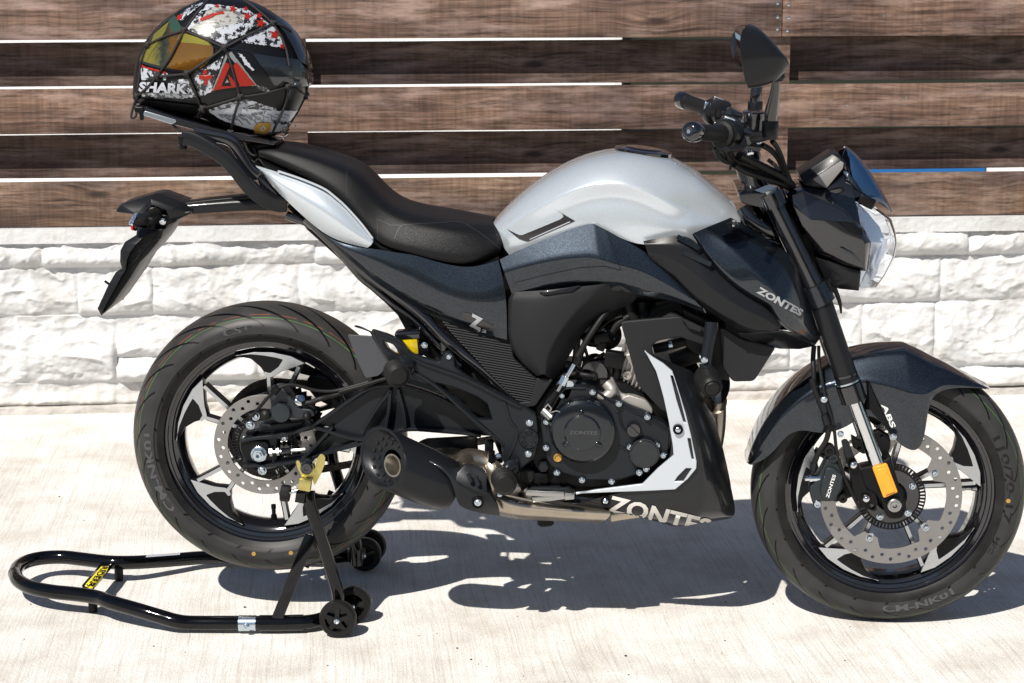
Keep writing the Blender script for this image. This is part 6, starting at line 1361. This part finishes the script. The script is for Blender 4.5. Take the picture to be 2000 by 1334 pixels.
plate('tail_pod_base', deep, bike, 'W', '430,330 560,280 700,300 1000,262 985,300 850,360 840,380 770,410 720,450 640,465 560,430 560,380 460,360', 0.05, 0.10, 0.004)
bolt(bike, 'W', '708,373', 0.064, 0.0055, 0.005, chrome)
for s in (1, -1):
    fl = lambda v: Vector((v.x, v.y * s, v.z))
    tube('indicator_stalk', rubber, bike, [fl(p) for p in W3('W', '640,295,.06 600,310,.075 550,335,.09')], [0.013, 0.011, 0.013], 4, 16)
    ib = facet('indicator_body', satin, bike, 'W', dict(a='460,282,.10', b='555,292,.10', c='610,325,.095', d='590,360,.10', e='555,405,.105', f='405,420,.11', g='410,390,.118', h='470,340,.122', i='540,330,.118', a2='460,282,.07', f2='405,415,.07', c2='600,325,.07'), ['a b i h', 'b c i', 'c d i', 'i d e h', 'h e f g', 'a h g'], mirror=False, bevel=0.002, thick=0.003) if s > 0 else mirrored(ib, bike)
    il = facet('indicator_lens', glassm, bike, 'W', dict(a='460,283,.10', b='425,283,.098', c='375,350,.10', d='362,400,.105', e='402,420,.112', f='410,390,.119', g='468,340,.122'), ['a b c g', 'c d f g', 'd e f'], mirror=False, bevel=0.001, thick=0.002) if s > 0 else mirrored(il, bike)
    ir = facet('indicator_reflector', refl, bike, 'W', dict(a='462,292,.098', b='430,290,.096', c='385,350,.098', d='372,398,.10', e='405,412,.108', f='412,390,.112', g='465,340,.115'), ['a b c g', 'c d f g', 'd e f'], mirror=False, bevel=0, thick=0.001) if s > 0 else mirrored(ir, bike)
plate('rear_reflector', redm, bike, 'W', '380,420 408,422 412,468 388,462', 0.06, 0.12, 0.002)
plate('rear_reflector_bracket', deep, bike, 'W', '408,420 460,425 440,470 412,468', 0.05, 0.10, 0.002)
facet('plate_holder', satin, bike, 'W', dict(
    a='452,425,.070', b='440,515,.075', c='330,575,.082', d='282,660,.085', e='278,775,.085', f='300,850,.085', g='236,880,.088', h='160,1010,.09', i='52,1245,.09', j='90,1312,.090',
    a2='655,462,.082', b2='520,520,.088', c2='440,600,.092', d2='380,680,.094', e2='345,762,.094', f2='330,862,.094', g2='300,905,.094', h2='240,1020,.095', i2='110,1250,.095', j2='95,1315,.094'),
    ['a b b2 a2', 'b c c2 b2', 'c d d2 c2', 'd e e2 d2', 'e f f2 e2', 'f g g2 f2', 'g h h2 g2', 'h i i2 h2', 'i j j2 i2'], bridge=['a b c d e f g h i j'], bevel=0.0015, thick=0.0025)
plate('plate_holder_web', deep, bike, 'W', '560,440 715,452 690,530 650,590 560,700 470,790 380,940 290,1070 195,1210 95,1314 100,1250 240,1020 325,870 345,760 385,670 440,600 520,520 650,465', 0.080, 0.16, 0.002)
raw('plate_holder_rib', MATS['satin_black'], bike, geo_join([tube_geo(spline(W3('W', s, 0.082), 3), 0, sq=(0.0012, 0.003)) for s in ('440,605 545,605 655,545', '475,605 475,660 400,700 365,765 390,800 520,650 600,540 640,480', '400,700 510,650', '500,600 470,720 390,800', '700,455 660,545', '550,605 700,530', '330,870 250,1010', '255,1005 230,1060 190,1130')]), 35)
tube('plate_holder_stud', deep, bike, W3('W', '125,968,.05 170,1000,.05'), 0.0028, seg=8)

# ------------------------------------------------------------------ grab rails and luggage rack
for s in (1, -1):
    q = [Vector((p.x, p.y * s, p.z)) for p in W3('B', '690,100,.095 760,108,.10 860,160,.105 960,225,.108 1040,310,.11 1120,410,.11 1200,480,.108 1290,525,.10 1370,530,.095')]
    tube('grab_rail', satin, bike, q, 0, 6, sq=(0.030, 0.020), bevel=0.005)
    tube('rack_arm', gloss, bike, [Vector((p.x, p.y * s, p.z)) for p in W3('B', '760,60,.085 880,85,.088 1000,115,.09 1060,190,.09 1120,290,.09 1190,350,.09')], 0, 6, sq=(0.024, 0.018), bevel=0.004)
    raw('rack_lug', deep, bike, lathe_geo(Vector((P(*pts('B', '690,100')[0][:2], .095).x, -0.095 * s, P(*pts('B', '690,100')[0][:2], .095).z)), [(0, -0.004), (0.012, -0.004), (0.011, 0.012), (0.008, 0.014), (0.008, 0.022), (0, 0.022)], Vector((0, 0, -1)), 16), 30)
plate('tail_triangle', gloss, bike, 'B', '1165,335 1200,350 1290,440 1380,525 1330,545 1240,500 1190,420', 0.09, 0.02, 0.003, mirror=True)
rack = plate('luggage_rack', gloss, bike, 'A', '283,915 360,925 640,1020 1000,1120 1290,1190 1500,1240 1490,1262 1200,1215 900,1150 620,1085 330,975 280,965', 0.088, 0.176, 0.002, r=0.003)
plate('rack_side_strip', zinc, bike, 'A', '362,960 640,1040 640,1058 600,1080 352,1000', 0.092, 0.006, 0.001)
plate('rack_end_block', deep, bike, 'A', '275,925 360,930 350,1050 322,1045 318,985 275,972', 0.093, 0.012, 0.002, mirror=True)
plate('seat_cowl', deep, bike, 'B', '1040,140 1290,130 1300,150 1200,215 1150,260 1090,200', 0.05, 0.10, 0.004)
tube('bungee_hook', satin, bike, W3('B', '1150,160,.06 1165,195,.06 1150,208,.06 1100,160,.06'), 0.003, seg=8)

# ================================================================== helmet
hel = thing('helmet', tuple(P(430, 275, 0)), 'black full-face helmet with white and red graphics and orange visor, strapped on the rack', 'helmet')
sil = pts('A', '282,900 272,840 274,780 282,700 288,620 300,540 335,450 385,355 450,268 520,195 610,125 700,68 790,25 880,-5 980,-25 1090,-32 1200,-18 1310,20 1420,75 1520,145 1610,225 1680,310 1740,410 1785,510 1808,620 1818,700 1812,745 1775,770 1765,830 1735,900 1690,975 1640,1050 1590,1118 1545,1160 1490,1178 1380,1170 1250,1150 1130,1125 1020,1080 930,1035 860,1005 720,985 560,960 400,930 330,920', 0)
hc = Vector(pts('A', '1010,560', 0)[0][:2]); HP = [Vector(s_[:2]) for s_ in sil]
angs = []; 
M_ = 96; L_ = 22; Wd = 0.128
pa = [math.atan2(-(p - hc).y, (p - hc).x) for p in HP]; pr = [(p - hc).length for p in HP]
pa_u = np.unwrap(np.array(pa)); 
if pa_u[-1] < pa_u[0]: pa_u = pa_u[::-1]; pr_u = np.array(pr)[::-1]
else: pr_u = np.array(pr)
def hrad(t):
    t0 = pa_u[0]; t = (t - t0) % (2 * math.pi) + t0
    return float(np.interp(t, np.append(pa_u, pa_u[0] + 2 * math.pi), np.append(pr_u, pr_u[0])))
vs = []; fs = []
def hpt(t, ph, s):
    """t: direction in the side view, ph: 0 on the outline, 1 at the middle of the near side"""
    r_ = hrad(t) * math.cos(ph * math.pi / 2) ** 0.92; 
    wz = Wd * math.sin(ph * math.pi / 2) ** 0.88
    q = hc + Vector((math.cos(t), -math.sin(t))) * r_
    # narrower towards the chin and the crown
    wz *= 1 - 0.16 * max(0, (hc.x - q.x) / 170) ** 1.5 - 0.05 * max(0, (q.x - hc.x) / 180)
    return P(q.x, q.y, 0), wz * s
for s in (1, -1):
    b = len(vs)
    for i in range(L_):
        for k in range(M_):
            p, o_ = hpt(2 * math.pi * k / M_, i / L_, s); vs.append(Vector((p.x, -o_, p.z)))
    p, o_ = hpt(0, 1, s); vs.append(Vector((p.x, -o_, p.z)))
    for i in range(L_ - 1):
        for k in range(M_): fs.append((b + i * M_ + k, b + i * M_ + (k + 1) % M_, b + (i + 1) * M_ + (k + 1) % M_, b + (i + 1) * M_ + k))
    for k in range(M_): fs.append((b + (L_ - 1) * M_ + k, b + (L_ - 1) * M_ + (k + 1) % M_, b + L_ * M_))
me = mesh(vs, fs); me = bake(me, [('SMOOTH', dict(factor=0.5, iterations=3))]); shade(me, 60)
# the photograph's outline is the near-side view of a tilted body: draw it in measure at the mid plane
shell = link('shell', me, helm, hel)
ht = bvh(shell)
def hd(name, m, s, off=0.0012, jag=0.0, parent=hel): return drape_poly(name, m, parent, ht, 'A', s, off, 7, jag, 0.1)
# visor
vis = hd('visor', visor_m, '338,528 350,490 400,385 470,290 540,215 610,160 640,145 680,215 705,270 745,300 830,330 920,365 962,410 964,470 940,520 900,565 840,600 760,618 690,612 600,596 480,565 400,545', 0.004)
n, l, b, sx = VIS
vx0, vx1 = P(*pts('A', '380,450')[0][:2], 0.1).x, P(*pts('A', '800,450')[0][:2], 0.1).x
mr = n.new('ShaderNodeMapRange'); mr.inputs[1].default_value = vx0; mr.inputs[2].default_value = vx1
nz = n.new('ShaderNodeTexNoise'); nz.inputs['Scale'].default_value = 14; mm = n.new('ShaderNodeMath'); mm.operation = 'MULTIPLY_ADD'; mm.inputs[1].default_value = 0.25; mm.inputs[2].default_value = -0.12
l.new(nz.outputs['Fac'], mm.inputs[0]); l.new(sx.outputs[0], mr.inputs[0]); ad = n.new('ShaderNodeMath'); l.new(mr.outputs[0], ad.inputs[0]); l.new(mm.outputs[0], ad.inputs[1])
rp = n.new('ShaderNodeValToRGB'); e = rp.color_ramp.elements; e[0].position = 0.02; e[0].color = (0.62, 0.45, 0.05, 1); e[1].position = 0.95; e[1].color = (0.40, 0.17, 0.02, 1)
x_ = e.new(0.22); x_.color = (0.38, 0.30, 0.05, 1); x_ = e.new(0.34); x_.color = (0.05, 0.06, 0.05, 1); x_ = e.new(0.46); x_.color = (0.16, 0.13, 0.04, 1); x_ = e.new(0.54); x_.color = (0.42, 0.17, 0.02, 1)
l.new(ad.outputs[0], rp.inputs[0]); l.new(rp.outputs[0], b.inputs['Base Color'])
yv = mat('visor_band', (0.50, 0.42, 0.05), 0.08, 0.8, 1.0)
gv_ = mat('visor_edge', (0.10, 0.20, 0.12), 0.08, 0.8, 1.0)
hd('visor_band', yv, '350,500 395,400 470,300 560,220 590,200 560,280 500,370 430,470 400,535 365,520', 0.0046)
hd('visor_edge', gv_, '585,190 640,145 680,215 708,268 640,330 620,290 600,250', 0.0046)
hd('visor_band', yv, '690,305 735,300 830,330 920,370 945,400 900,395 800,380 700,375 660,350', 0.0046)
hd('visor_rim', gloss, '925,362 968,405 972,480 940,545 900,585 960,500 964,420', 0.005)
hd('brow_gasket', gloss, '338,528 400,545 600,596 760,618 750,632 590,612 400,566 340,545', 0.0046)
# print
hd('white_print', hgr3, '735,258 790,180 860,90 910,40 1000,45 1110,60 1240,80 1350,130 1450,215 1300,250 1150,330 1060,390 920,330', 0.0014, 0.5)
hd('white_print', hgr2, '770,240 850,190 960,140 1080,130 1160,160 1240,190 1120,220 1000,260 880,300', 0.0020, 1.2)
hd('white_print', hgr3, '880,310 1000,250 1120,215 1180,200 1240,300 1110,350 1060,385 960,345', 0.0024, 0.5)
hd('white_print', hgr2, '990,60 1100,90 1180,110 1250,150 1140,160 1040,150 940,150 850,190 900,110', 0.0022, 0.8)
hd('white_print', hgr3, '1200,345 1280,300 1380,240 1480,215 1540,300 1570,415 1400,395 1200,370', 0.0014, 1.0)
hd('white_print', hgr, '650,160 700,100 780,50 850,28 880,30 820,80 740,140 700,190', 0.0014, 1.0)
hd('red_print', hred, '640,175 660,140 705,128 690,165 660,185', 0.002, 0.5)
hd('red_print', hred, '845,180 860,158 930,140 960,122 1050,105 1060,125 990,140 940,165 870,190', 0.0030, 0.8)
def star(cx, cy, r_, rot=0.3):
    s = ' '.join('%f,%f' % (cx + (r_ if k % 2 == 0 else r_ * 0.42) * math.sin(rot + k * math.pi / 5), cy - (r_ if k % 2 == 0 else r_ * 0.42) * math.cos(rot + k * math.pi / 5)) for k in range(10))
    hd('red_star', hred, s, 0.0032)
for cx, cy, r_ in ((1000, 62, 22), (1130, 88, 38), (1240, 84, 24), (1255, 148, 42), (1355, 145, 34), (1370, 208, 48), (1490, 305, 50), (1555, 405, 30)): star(cx, cy, r_)
hd('white_print', hgr, '800,620 880,590 980,540 1030,500 1050,490 985,680 950,790 860,800 800,720', 0.0014, 1.0)
hd('red_cross', hred, '880,605 912,605 912,650 952,650 952,685 915,685 915,732 884,732 884,685 842,683 842,650 880,650', 0.0034)
hd('grey_triangle', hgrey, '1080,450 1120,450 1340,740 1300,745 1180,720 1090,600 1070,560 985,770 950,790 1010,640', 0.0022, 0.4)
hd('black_triangle', helm, '1085,500 1110,500 1310,735 1180,745 960,790', 0.0028)
hd('red_chevron', hred, '1065,545 1095,548 1105,575 1035,745 990,775 962,790', 0.0036, 0.4); hd('red_chevron', hred, '1160,540 1185,560 1325,735 1250,745 1195,745 1120,590', 0.0036, 0.4)
hd('red_chevron', hred, '1090,640 1165,725 1200,748 990,775 1040,745 1120,745', 0.0038, 0.4); hd('grey_triangle', hgrey, '1083,685 1100,712 1065,718', 0.0042)
hd('white_print', hwhite, '1180,460 1215,475 1290,570 1320,610 1300,620 1240,560', 0.0018, 1.6)
hd('white_print', hgr, '1330,740 1400,745 1440,775 1450,795 1400,790 1340,765', 0.0018, 1.2)
hd('white_print', hgr, '335,590 470,625 570,640 550,700 480,690 400,690 340,700', 0.0014, 1.2)
hd('white_print', hwhite, '360,590 405,600 390,640 412,670 370,680', 0.0022, 0.8)
hd('red_print', hred, '335,555 400,585 470,600 560,625 550,640 440,610 340,580', 0.0022, 0.6)
hd('white_print', hgr, '340,800 500,800 760,800 940,780 950,800 860,830 700,850 500,845 350,830', 0.0014, 1.2)
hd('white_print', hgr, '600,700 760,680 780,800 700,800 600,790', 0.0013, 1.2)
hd('white_print', hgr, '905,955 1000,920 1150,880 1260,860 1380,900 1500,940 1530,970 1400,960 1200,945 1000,985', 0.0014, 1.0)
zg = mat('helmet_tread_print', (0.12, 0.13, 0.15), 0.3, 0, 0.4)
hd('white_print', hwhite, '930,965 1100,935 1300,945 1500,960 1690,955 1640,1030 1560,1130 1470,1150 1330,1130 1160,1080 1020,1030', 0.0016, 0.6)
gs = []
def hline(s, r_=0.0, wd=8, off=0.0024, m=zg):
    L = [Vector(t[:2]) for t in pts('A', s, 0)]; L_a = []; L_b = []
    for i, p in enumerate(L):
        t = (L[min(i + 1, len(L) - 1)] - L[max(0, i - 1)]).normalized(); nn = Vector((-t.y, t.x)) * wd / 8.9
        L_a.append(p + nn); L_b.append(p - nn)
    return drape_poly('tread_print', m, hel, ht, 'a', ' '.join('%f,%f' % tuple(p) for p in L_a + L_b[::-1]), off, 7, 0, 0.1)
for x in range(1010, 1300, 62): hline('%d,985 %d,1015 %d,1000 %d,1040 %d,1025 %d,1075' % (x, x + 40, x + 50, x + 100, x + 105, x + 150), wd=9)
for x in range(1330, 1620, 70): hline('%d,1000 %d,985 %d,1020 %d,1000 %d,1050' % (x, x - 40, x - 30, x - 80, x - 70), wd=9)
def htext(t_, s0, s1, s2, m, bold=0.03, off=0.0038, shear=0): return drape_text('lettering', m, hel, ht, t_, *[tuple(pts('A', q)[0][:2]) for q in (s0, s1, s2)], bold, shear, off, 8, 0.1)
htext('SHARK', '322,800', '745,815', '335,705', helm, 0.09, 0.0030)
htext('SHARK', '328,795', '740,808', '340,710', hwhite, 0.045, 0.0044)
htext('SPORT', '1285,1000', '1410,980', '1295,978', helm, 0.02)
htext('HIGHTECH', '1030,995', '1145,1000', '1030,982', helm, 0.02); htext('RACING', '1180,1000', '1250,1002', '1182,982', helm, 0.02)
htext('SHARK', '1470,1065', '1700,1090', '1475,1035', helm, 0.03)
hd('gold_sticker', gold, '1345,1058 1440,1055 1462,1070 1455,1110 1425,1150 1330,1155 1318,1135 1325,1085', 0.0040); 
hd('sticker_mark', hwhite, '1392,1075 1415,1105 1388,1132 1365,1105', 0.0046); hd('sticker_mark', gold, '1391,1086 1405,1105 1388,1122 1374,1105', 0.005)
hd('shell_seam', gloss, '970,405 1200,430 1400,480 1600,510 1690,515 1690,521 1600,516 1400,487 1200,437 970,412', 0.0018); hd('shell_seam', gloss, '1290,462 1298,460 1430,640 1500,740 1492,742 1420,645', 0.0018)
# trailing spoiler, chin skirt
spl_ = mat('helmet_gloss_black', (0.01, 0.011, 0.014), 0.12, 0, 1.0)
hd('rear_spoiler', spl_, '1500,150 1600,220 1680,310 1740,410 1785,510 1800,600 1760,570 1700,540 1680,510 1640,420 1570,300 1490,200', 0.006)
hd('rear_spoiler', spl_, '1300,470 1480,495 1690,520 1745,600 1810,640 1812,735 1700,740 1560,700 1500,740 1430,650', 0.005)
hd('chin_skirt', deep, '285,845 500,870 800,905 900,945 880,985 700,965 450,920 290,885', 0.003)
hd('neck_roll', deep, '870,990 960,1010 1130,1075 1300,1130 1480,1150 1530,1165 1480,1178 1300,1160 1100,1115 960,1060', 0.003)

# ------------------------------------------------------------------ elastic net over the helmet
net = thing('cargo_net', tuple(P(430, 275, 0)), 'black elastic cord net stretched over the helmet and hooked to the rack', 'net')
hall = bvh(*[o for o in bpy.data.objects if o.parent == hel and o.type == 'MESH'])
def cord(s, r_=0.0026):
    q2 = [Vector((t[0], t[1], 0)) for t in pts('A', s, 0)]
    L = []
    for a, b_ in zip(q2, q2[1:]):
        k = max(2, int((b_ - a).length / 6))
        for j in range(k): L.append(a + (b_ - a) * j / k)
    L.append(q2[-1]); out = []; last = 0.09
    for p in L:
        d = ray(p.x, p.y).normalized(); h = hall.ray_cast(CAM, d)
        if h[0] is not None: out.append(h[0] - d * 0.0034); last = -h[0].y
        else: out.append(P(p.x, p.y, last * 0.9)); 
    # even the line out
    for _ in range(2): out = [out[0]] + [(out[i - 1] + out[i] * 2 + out[i + 1]) / 4 for i in range(1, len(out) - 1)] + [out[-1]]
    raw('cord', cordm, net, tube_geo(out, r_, 8), 60)
for s in ('395,388 550,310 710,265', '710,265 880,335 1060,415', '1060,415 1260,305 1480,205', '710,265 800,140 880,40 945,-12', '1480,205 1400,130 1290,40 1180,-22', '1480,205 1560,215 1640,272', '1060,415 900,530 735,640', '735,640 600,655 475,668', '710,265 640,400 590,500 475,660', '475,665 390,760 300,838',
          '395,388 360,450 330,560 318,700 300,838', '395,388 450,290 540,195 700,70 880,-4', '1060,415 1110,530 1150,680 1195,845', '1195,845 1050,890 880,940', '1195,845 1400,815 1610,755', '1195,845 1150,980 1110,1150', '735,640 790,760 860,940', '1480,205 1560,330 1600,440 1622,570', '1610,755 1700,775 1765,830', '1610,755 1600,880 1550,1000 1470,1160',
          '1765,830 1790,700 1800,620', '1765,830 1700,960 1590,1135', '870,945 800,1020 770,1105', '875,940 850,1010 790,1110', '1110,1160 1300,1185 1590,1138', '1090,1150 1200,1165 1400,1170 1590,1132', '300,838 270,920 250,1000 245,1030 285,1025 300,990 290,960', '300,835 285,910', '600,1060 610,1090 660,1130 760,1150 900,1160 1100,1165', '1200,1170 1240,1250 1270,1330 1310,1350'): cord(s)
for s in ('710,265', '1060,415', '1480,205', '735,640', '870,945', '1195,845', '1110,1158', '395,388', '475,665', '300,836', '1610,755', '1765,830', '1590,1132'):
    x, y, _ = pts('A', s, 0)[0]; d = ray(x, y).normalized(); h = hall.ray_cast(CAM, d); p = (h[0] - d * 0.005) if h[0] is not None else P(x, y, 0.08)
    raw('knot', cordm, net, geo_join([tube_geo(spline([p + Vector((-0.006, 0, -0.003)), p + Vector((0, -0.003, 0.002)), p + Vector((0.006, 0, 0.004))], 4), 0.0042, 8), tube_geo(spline([p + Vector((-0.003, 0, 0.006)), p + Vector((0, -0.004, 0)), p + Vector((0.002, 0, -0.006))], 4), 0.0040, 8)]), 60)

# ================================================================== paddock stand
std = thing('paddock_stand', tuple(PZ(600, 1180, 0)), 'black tubular paddock stand holding up the rear wheel, long loop handle at the left', 'paddock stand')
zt = 0.046; rt = 0.0158
near = [PZ(*t[:2], z) for t, z in zip(pts('J', '75,668 95,705 160,738 260,758 360,768 440,778 500,790 560,812 700,852 800,882 880,905 950,914 1100,915 1250,915 1400,915 1530,912 1600,900 1650,878 1685,850'), [.05] * 8 + [.043, .034, .027, .022] + [.022] * 5 + [.03, .045])]
far = [PZ(*t[:2], z) for t, z in zip(pts('J', '75,668 90,635 140,605 220,588 320,585 420,596 520,608 600,612 700,610 850,600 1000,588 1200,580 1400,580 1600,588 1760,575'), [.05] * 8 + [.045, .036, .028, .022, .022, .022, .022])]
raw('stand_frame', standm, std, tube_geo(spline(near, 5), rt, 20), 60); raw('stand_frame', standm, std, tube_geo(spline(far, 5), rt, 20), 60)
yc = lambda px, py, z: PZ(px, py, z).y
w1, w2 = PZ(660, 1208, 0.040), PZ(690, 1180, 0.040); w3, w4 = PZ(712, 1082, 0.040), PZ(722, 1066, 0.040)
def swheel(c):
    w = bpy.data.objects.new('caster', None); C.objects.link(w); w.parent = std; w.location = c - std.location; ROOT[w.name] = tuple(c)
    z0 = Vector((0, 0, 0)); o = Vector((0, 0, 0))
    raw('caster_tyre', rubber, w, lathe_geo(o, [(0.026, -0.014), (0.036, -0.014), (0.039, -0.009), (0.040, 0.0), (0.039, 0.009), (0.036, 0.014), (0.026, 0.014)], seg=40, closed=True), 40).location = z0
    gs = [lathe_geo(o, [(0.0, 0.0), (0.009, 0.0), (0.009, 0.015), (0, 0.0155)], seg=20), lathe_geo(o, [(0, -0.003), (0.028, -0.003), (0.028, 0.003), (0, 0.003)], seg=32)]
    for k in range(5):
        a = 2 * math.pi * k / 5 + 0.3; d = Vector((math.cos(a), 0, math.sin(a))); gs.append(tube_geo([d * 0.006 + Vector((0, -0.010, 0)), d * 0.028 + Vector((0, -0.008, 0))], 0, sq=(0.009, 0.008)))
    raw('caster_hub', standm, w, geo_join(gs), 35).location = z0
    raw('caster_bolt', zinc, w, lathe_geo(o + Vector((0, -0.0155, 0)), [(0.006, 0), (0.006, 0.004), (0.003, 0.005), (0, 0.003)], seg=8), 35).location = z0
for c in (w1, w2, w3, w4): swheel(c)
raw('caster_axle', zinc, std, tube_geo([w1, w2], 0.005, 10)); raw('caster_axle', zinc, std, tube_geo([w3, w4], 0.005, 10))
yk = None
def leg(s):
    global yk
    f = (lambda v: v) if s > 0 else (lambda v: Vector((v.x, -v.y - 0.0, v.z)))
    q = [P(603, 960, .165), P(606, 985, .168), P(620, 1030, .166), P(638, 1085, .161), P(652, 1130, .156), P(660, 1160, .151), P(661, 1188, .149)]
    raw('upright', standm, std, tube_geo(spline([f(p) for p in q], 5), [0.0135] * 100, 20), 60)
    a, b_ = P(607, 1045, .166), PZ(541, 1209, 0.034)
    raw('brace', standm, std, tube_geo([f(a), f(b_)], 0, sq=(0.024, 0.006)), 30, bevel=0.001)
    m = Matrix.Rotation(R(10), 3, 'Y')
    raw('adjuster_block', MATS['black_and_zinc'] if 'black_and_zinc' in MATS else standm, std, box_geo(f(P(588, 968, .17)), m @ Vector((0.010, 0, 0)), Vector((0, 0.012, 0)), m @ Vector((0, 0, 0.013))), 30, bevel=0.001)
    raw('adjuster_block', zy, std, box_geo(f(P(596, 946, .172)), m @ Vector((0.013, 0, 0)), Vector((0, 0.009, 0)), m @ Vector((0, 0, 0.012))), 30, bevel=0.001)
    if s > 0: yk = plate('spool_cradle', zy, std, 'U', '125,140 135,130 150,135 170,190 210,205 250,180 262,120 285,90 305,92 318,110 312,160 290,220 255,285 245,290 235,250 175,250 165,240 140,190', 0.160, 0.004, 0.0005, r=0.003)
    else: mirrored(yk, std)
    sp = f(P(603, 908, .150)); dy = Vector((0, -1 if s > 0 else 1, 0))
    raw('swingarm_spool', gloss, bike, lathe_geo(sp, [(0, -0.045), (0.009, -0.045), (0.009, -0.004), (0.0135, -0.002), (0.0140, 0.004), (0.0105, 0.007), (0.0095, 0.014), (0.0140, 0.020), (0.0135, 0.028), (0.0105, 0.031), (0.005, 0.031), (0.0045, 0.028), (0, 0.028)], dy, 30), 40)
    kb = f(P(557, 963, .172)); kx = Vector((-1, 0, 0.12))
    raw('clamp_knob', rubber, std, lathe_geo(kb, [(0, -0.010), (0.0175, -0.010), (0.0185, -0.006), (0.0185, 0.006), (0.017, 0.009), (0, 0.009)], kx, 12), 25)
    raw('clamp_screw', zinc, std, tube_geo([kb, f(P(584, 957, .172))], 0.0042, 10))
leg(1); leg(-1)
def pzl(s, z): return [PZ(*t[:2], z) for t in pts('J', s)]
# cross bar with the maker's sticker, rubber feet, sleeve and strap
ca, cb = pzl('535,625', 0.05)[0], pzl('440,735', 0.05)[0]
raw('cross_bar', standm, std, tube_geo([ca, cb], 0, sq=(0.026, 0.010), up=Vector((0, 0, 1))), 30, bevel=0.001)
tb = bvh([o for o in bpy.data.objects if o.name.startswith('cross_bar')][0])
drape_poly('sticker', yel, std, tb, 'J', '508,633 545,633 478,738 452,742 425,728', 0.0012, 6, 0, 0)
q3 = [tuple(pts('J', s)[0][:2]) for s in ('546,636', '470,742', '512,634')]
drape_text('sticker_lettering', standm, std, tb, 'RIDERR', (pts('J', '513,636')[0][0], pts('J', '513,636')[0][1]), (pts('J', '436,732')[0][0], pts('J', '436,732')[0][1]), (pts('J', '541,637')[0][0], pts('J', '541,637')[0][1]), 0.02, 0, 0.0024, 6, 0)
for s, z in (('465,815', .02), ('595,660', .02)):
    c = pzl(s, z)[0]; raw('rubber_foot', rubber, std, lathe_geo(Vector((c.x, c.y, 0)), [(0, 0), (0.009, 0), (0.010, 0.004), (0.010, 0.04), (0, 0.04)], Vector((0, 0, 1)), 16), 35)
sv = [PZ(*t[:2], 0.022) for t in pts('J', '1197,916 1240,916 1283,916')]
raw('sleeve_clamp', zinc, std, tube_geo(sv, rt + 0.0014, 24), 35); raw('sleeve_bolt', zinc, std, lathe_geo(PZ(*pts('J', '1240,920')[0][:2], 0.022) + Vector((0, -rt - 0.001, 0)), [(0.006, -0.003), (0.006, 0.003), (0.003, 0.004), (0, 0.003)], Vector((0, -1, 0.1)), 8), 35)
raw('sleeve', standm, std, tube_geo([PZ(*t[:2], 0.022) for t in pts('J', '1300,916 1400,916 1520,913')], rt + 0.0018, 20), 40)
fa, fb = PZ(*pts('J', '735,610')[0][:2], 0.043), PZ(*pts('J', '905,597')[0][:2], 0.034)
lf = [fa, fb]; dd = (fb - fa).normalized(); gs = []
vs = []; fs = []
for i, p in enumerate(spline([fa, (fa + fb) / 2, fb], 6)):
    for k in range(6):
        a = R(60 + k * 14); vs.append(p + Vector((0, -math.cos(a) * 0.98, math.sin(a))) * (rt + 0.0006))
nn_ = len(vs) // 6
for i in range(nn_ - 1):
    for k in range(5): fs.append((i * 6 + k, i * 6 + k + 1, (i + 1) * 6 + k + 1, (i + 1) * 6 + k))
raw('paper_label', hwhite, std, (vs, fs), 60)

# ------------------------------------------------------------------ print on the bodywork
pt = lambda fr, s: tuple(pts(fr, s)[0][:2])
tt = bvh(tank); decal_m = mat('decal_charcoal', (0.02, 0.018, 0.02), 0.3, 0.2, 0.6)
drape_poly('tank_decal', decal_m, bike, tt, 'C', '1135,625 1215,690 1250,702 1272,706 1578,572 1540,550 1440,490 1495,525 1502,545 1480,562 1360,612 1235,663 1215,663 1185,650', 0.0012, 8)
drape_poly('tank_decal_line', hwhite, bike, tt, 'C', '1283,688 1545,573 1547,579 1285,694', 0.0020, 8)
ut = bvh(*[o for o in bpy.data.objects if o.name.startswith('upper_wing')])
drape_text('shroud_lettering', greyprint, bike, ut, 'ZONTES', pt('E', '1068,541'), pt('E', '1310,676'), pt('E', '1090,508'), 0.045, 0, 0.0016, 9, 0.2)
st_ = bvh(*[o for o in bpy.data.objects if o.name.startswith('side_cover')])
drape_poly('side_emblem', decal_m, bike, st_, 'G', '712,140 735,140 875,212 872,240 845,238 705,165', 0.0012, 8)
drape_text('side_emblem', greyprint, bike, st_, 'Z', pt('G', '742,208'), pt('G', '806,240'), pt('G', '752,140'), 0.06, 0, 0.0022, 9, 0.16)
drape_text('side_emblem', greyprint, bike, st_, '12', pt('G', '790,238'), pt('G', '834,247'), pt('G', '794,223'), 0.03, 0, 0.0024, 9, 0.16)
se = bvh(seat)
def seam(fr, s, tree, m, wd=0.8, off=0.0006):
    L = [Vector(t[:2]) for t in pts(fr, s, 0)]; A = []; B = []
    for i, p in enumerate(L):
        t = (L[min(i + 1, len(L) - 1)] - L[max(0, i - 1)]).normalized(); nn = Vector((-t.y, t.x)) * wd / 2
        A.append(p + nn); B.append(p - nn)
    return drape_poly('seam', m, bike, tree, 'a', ' '.join('%f,%f' % tuple(p) for p in A + B[::-1]), off, 7, 0, 0.13)
stitch = mat('seam_line', (0.03, 0.03, 0.032), 0.5)
for q in ('700,585 800,575 860,590 960,650 1090,752', '445,600 420,640 400,690', '287,560 290,640 292,700', '445,600 560,590 700,585', '445,600 380,600 287,560', '90,215 92,420'): seam('C', q, se, stitch)
dk = bvh(*[o for o in bpy.data.objects if o.name.startswith('tank_cover')])
for q in ('1184,450 1200,490 1213,528', '1213,528 1180,520 1130,523 1060,538 1006,552'): seam('a', q, dk, deep, 1.2)
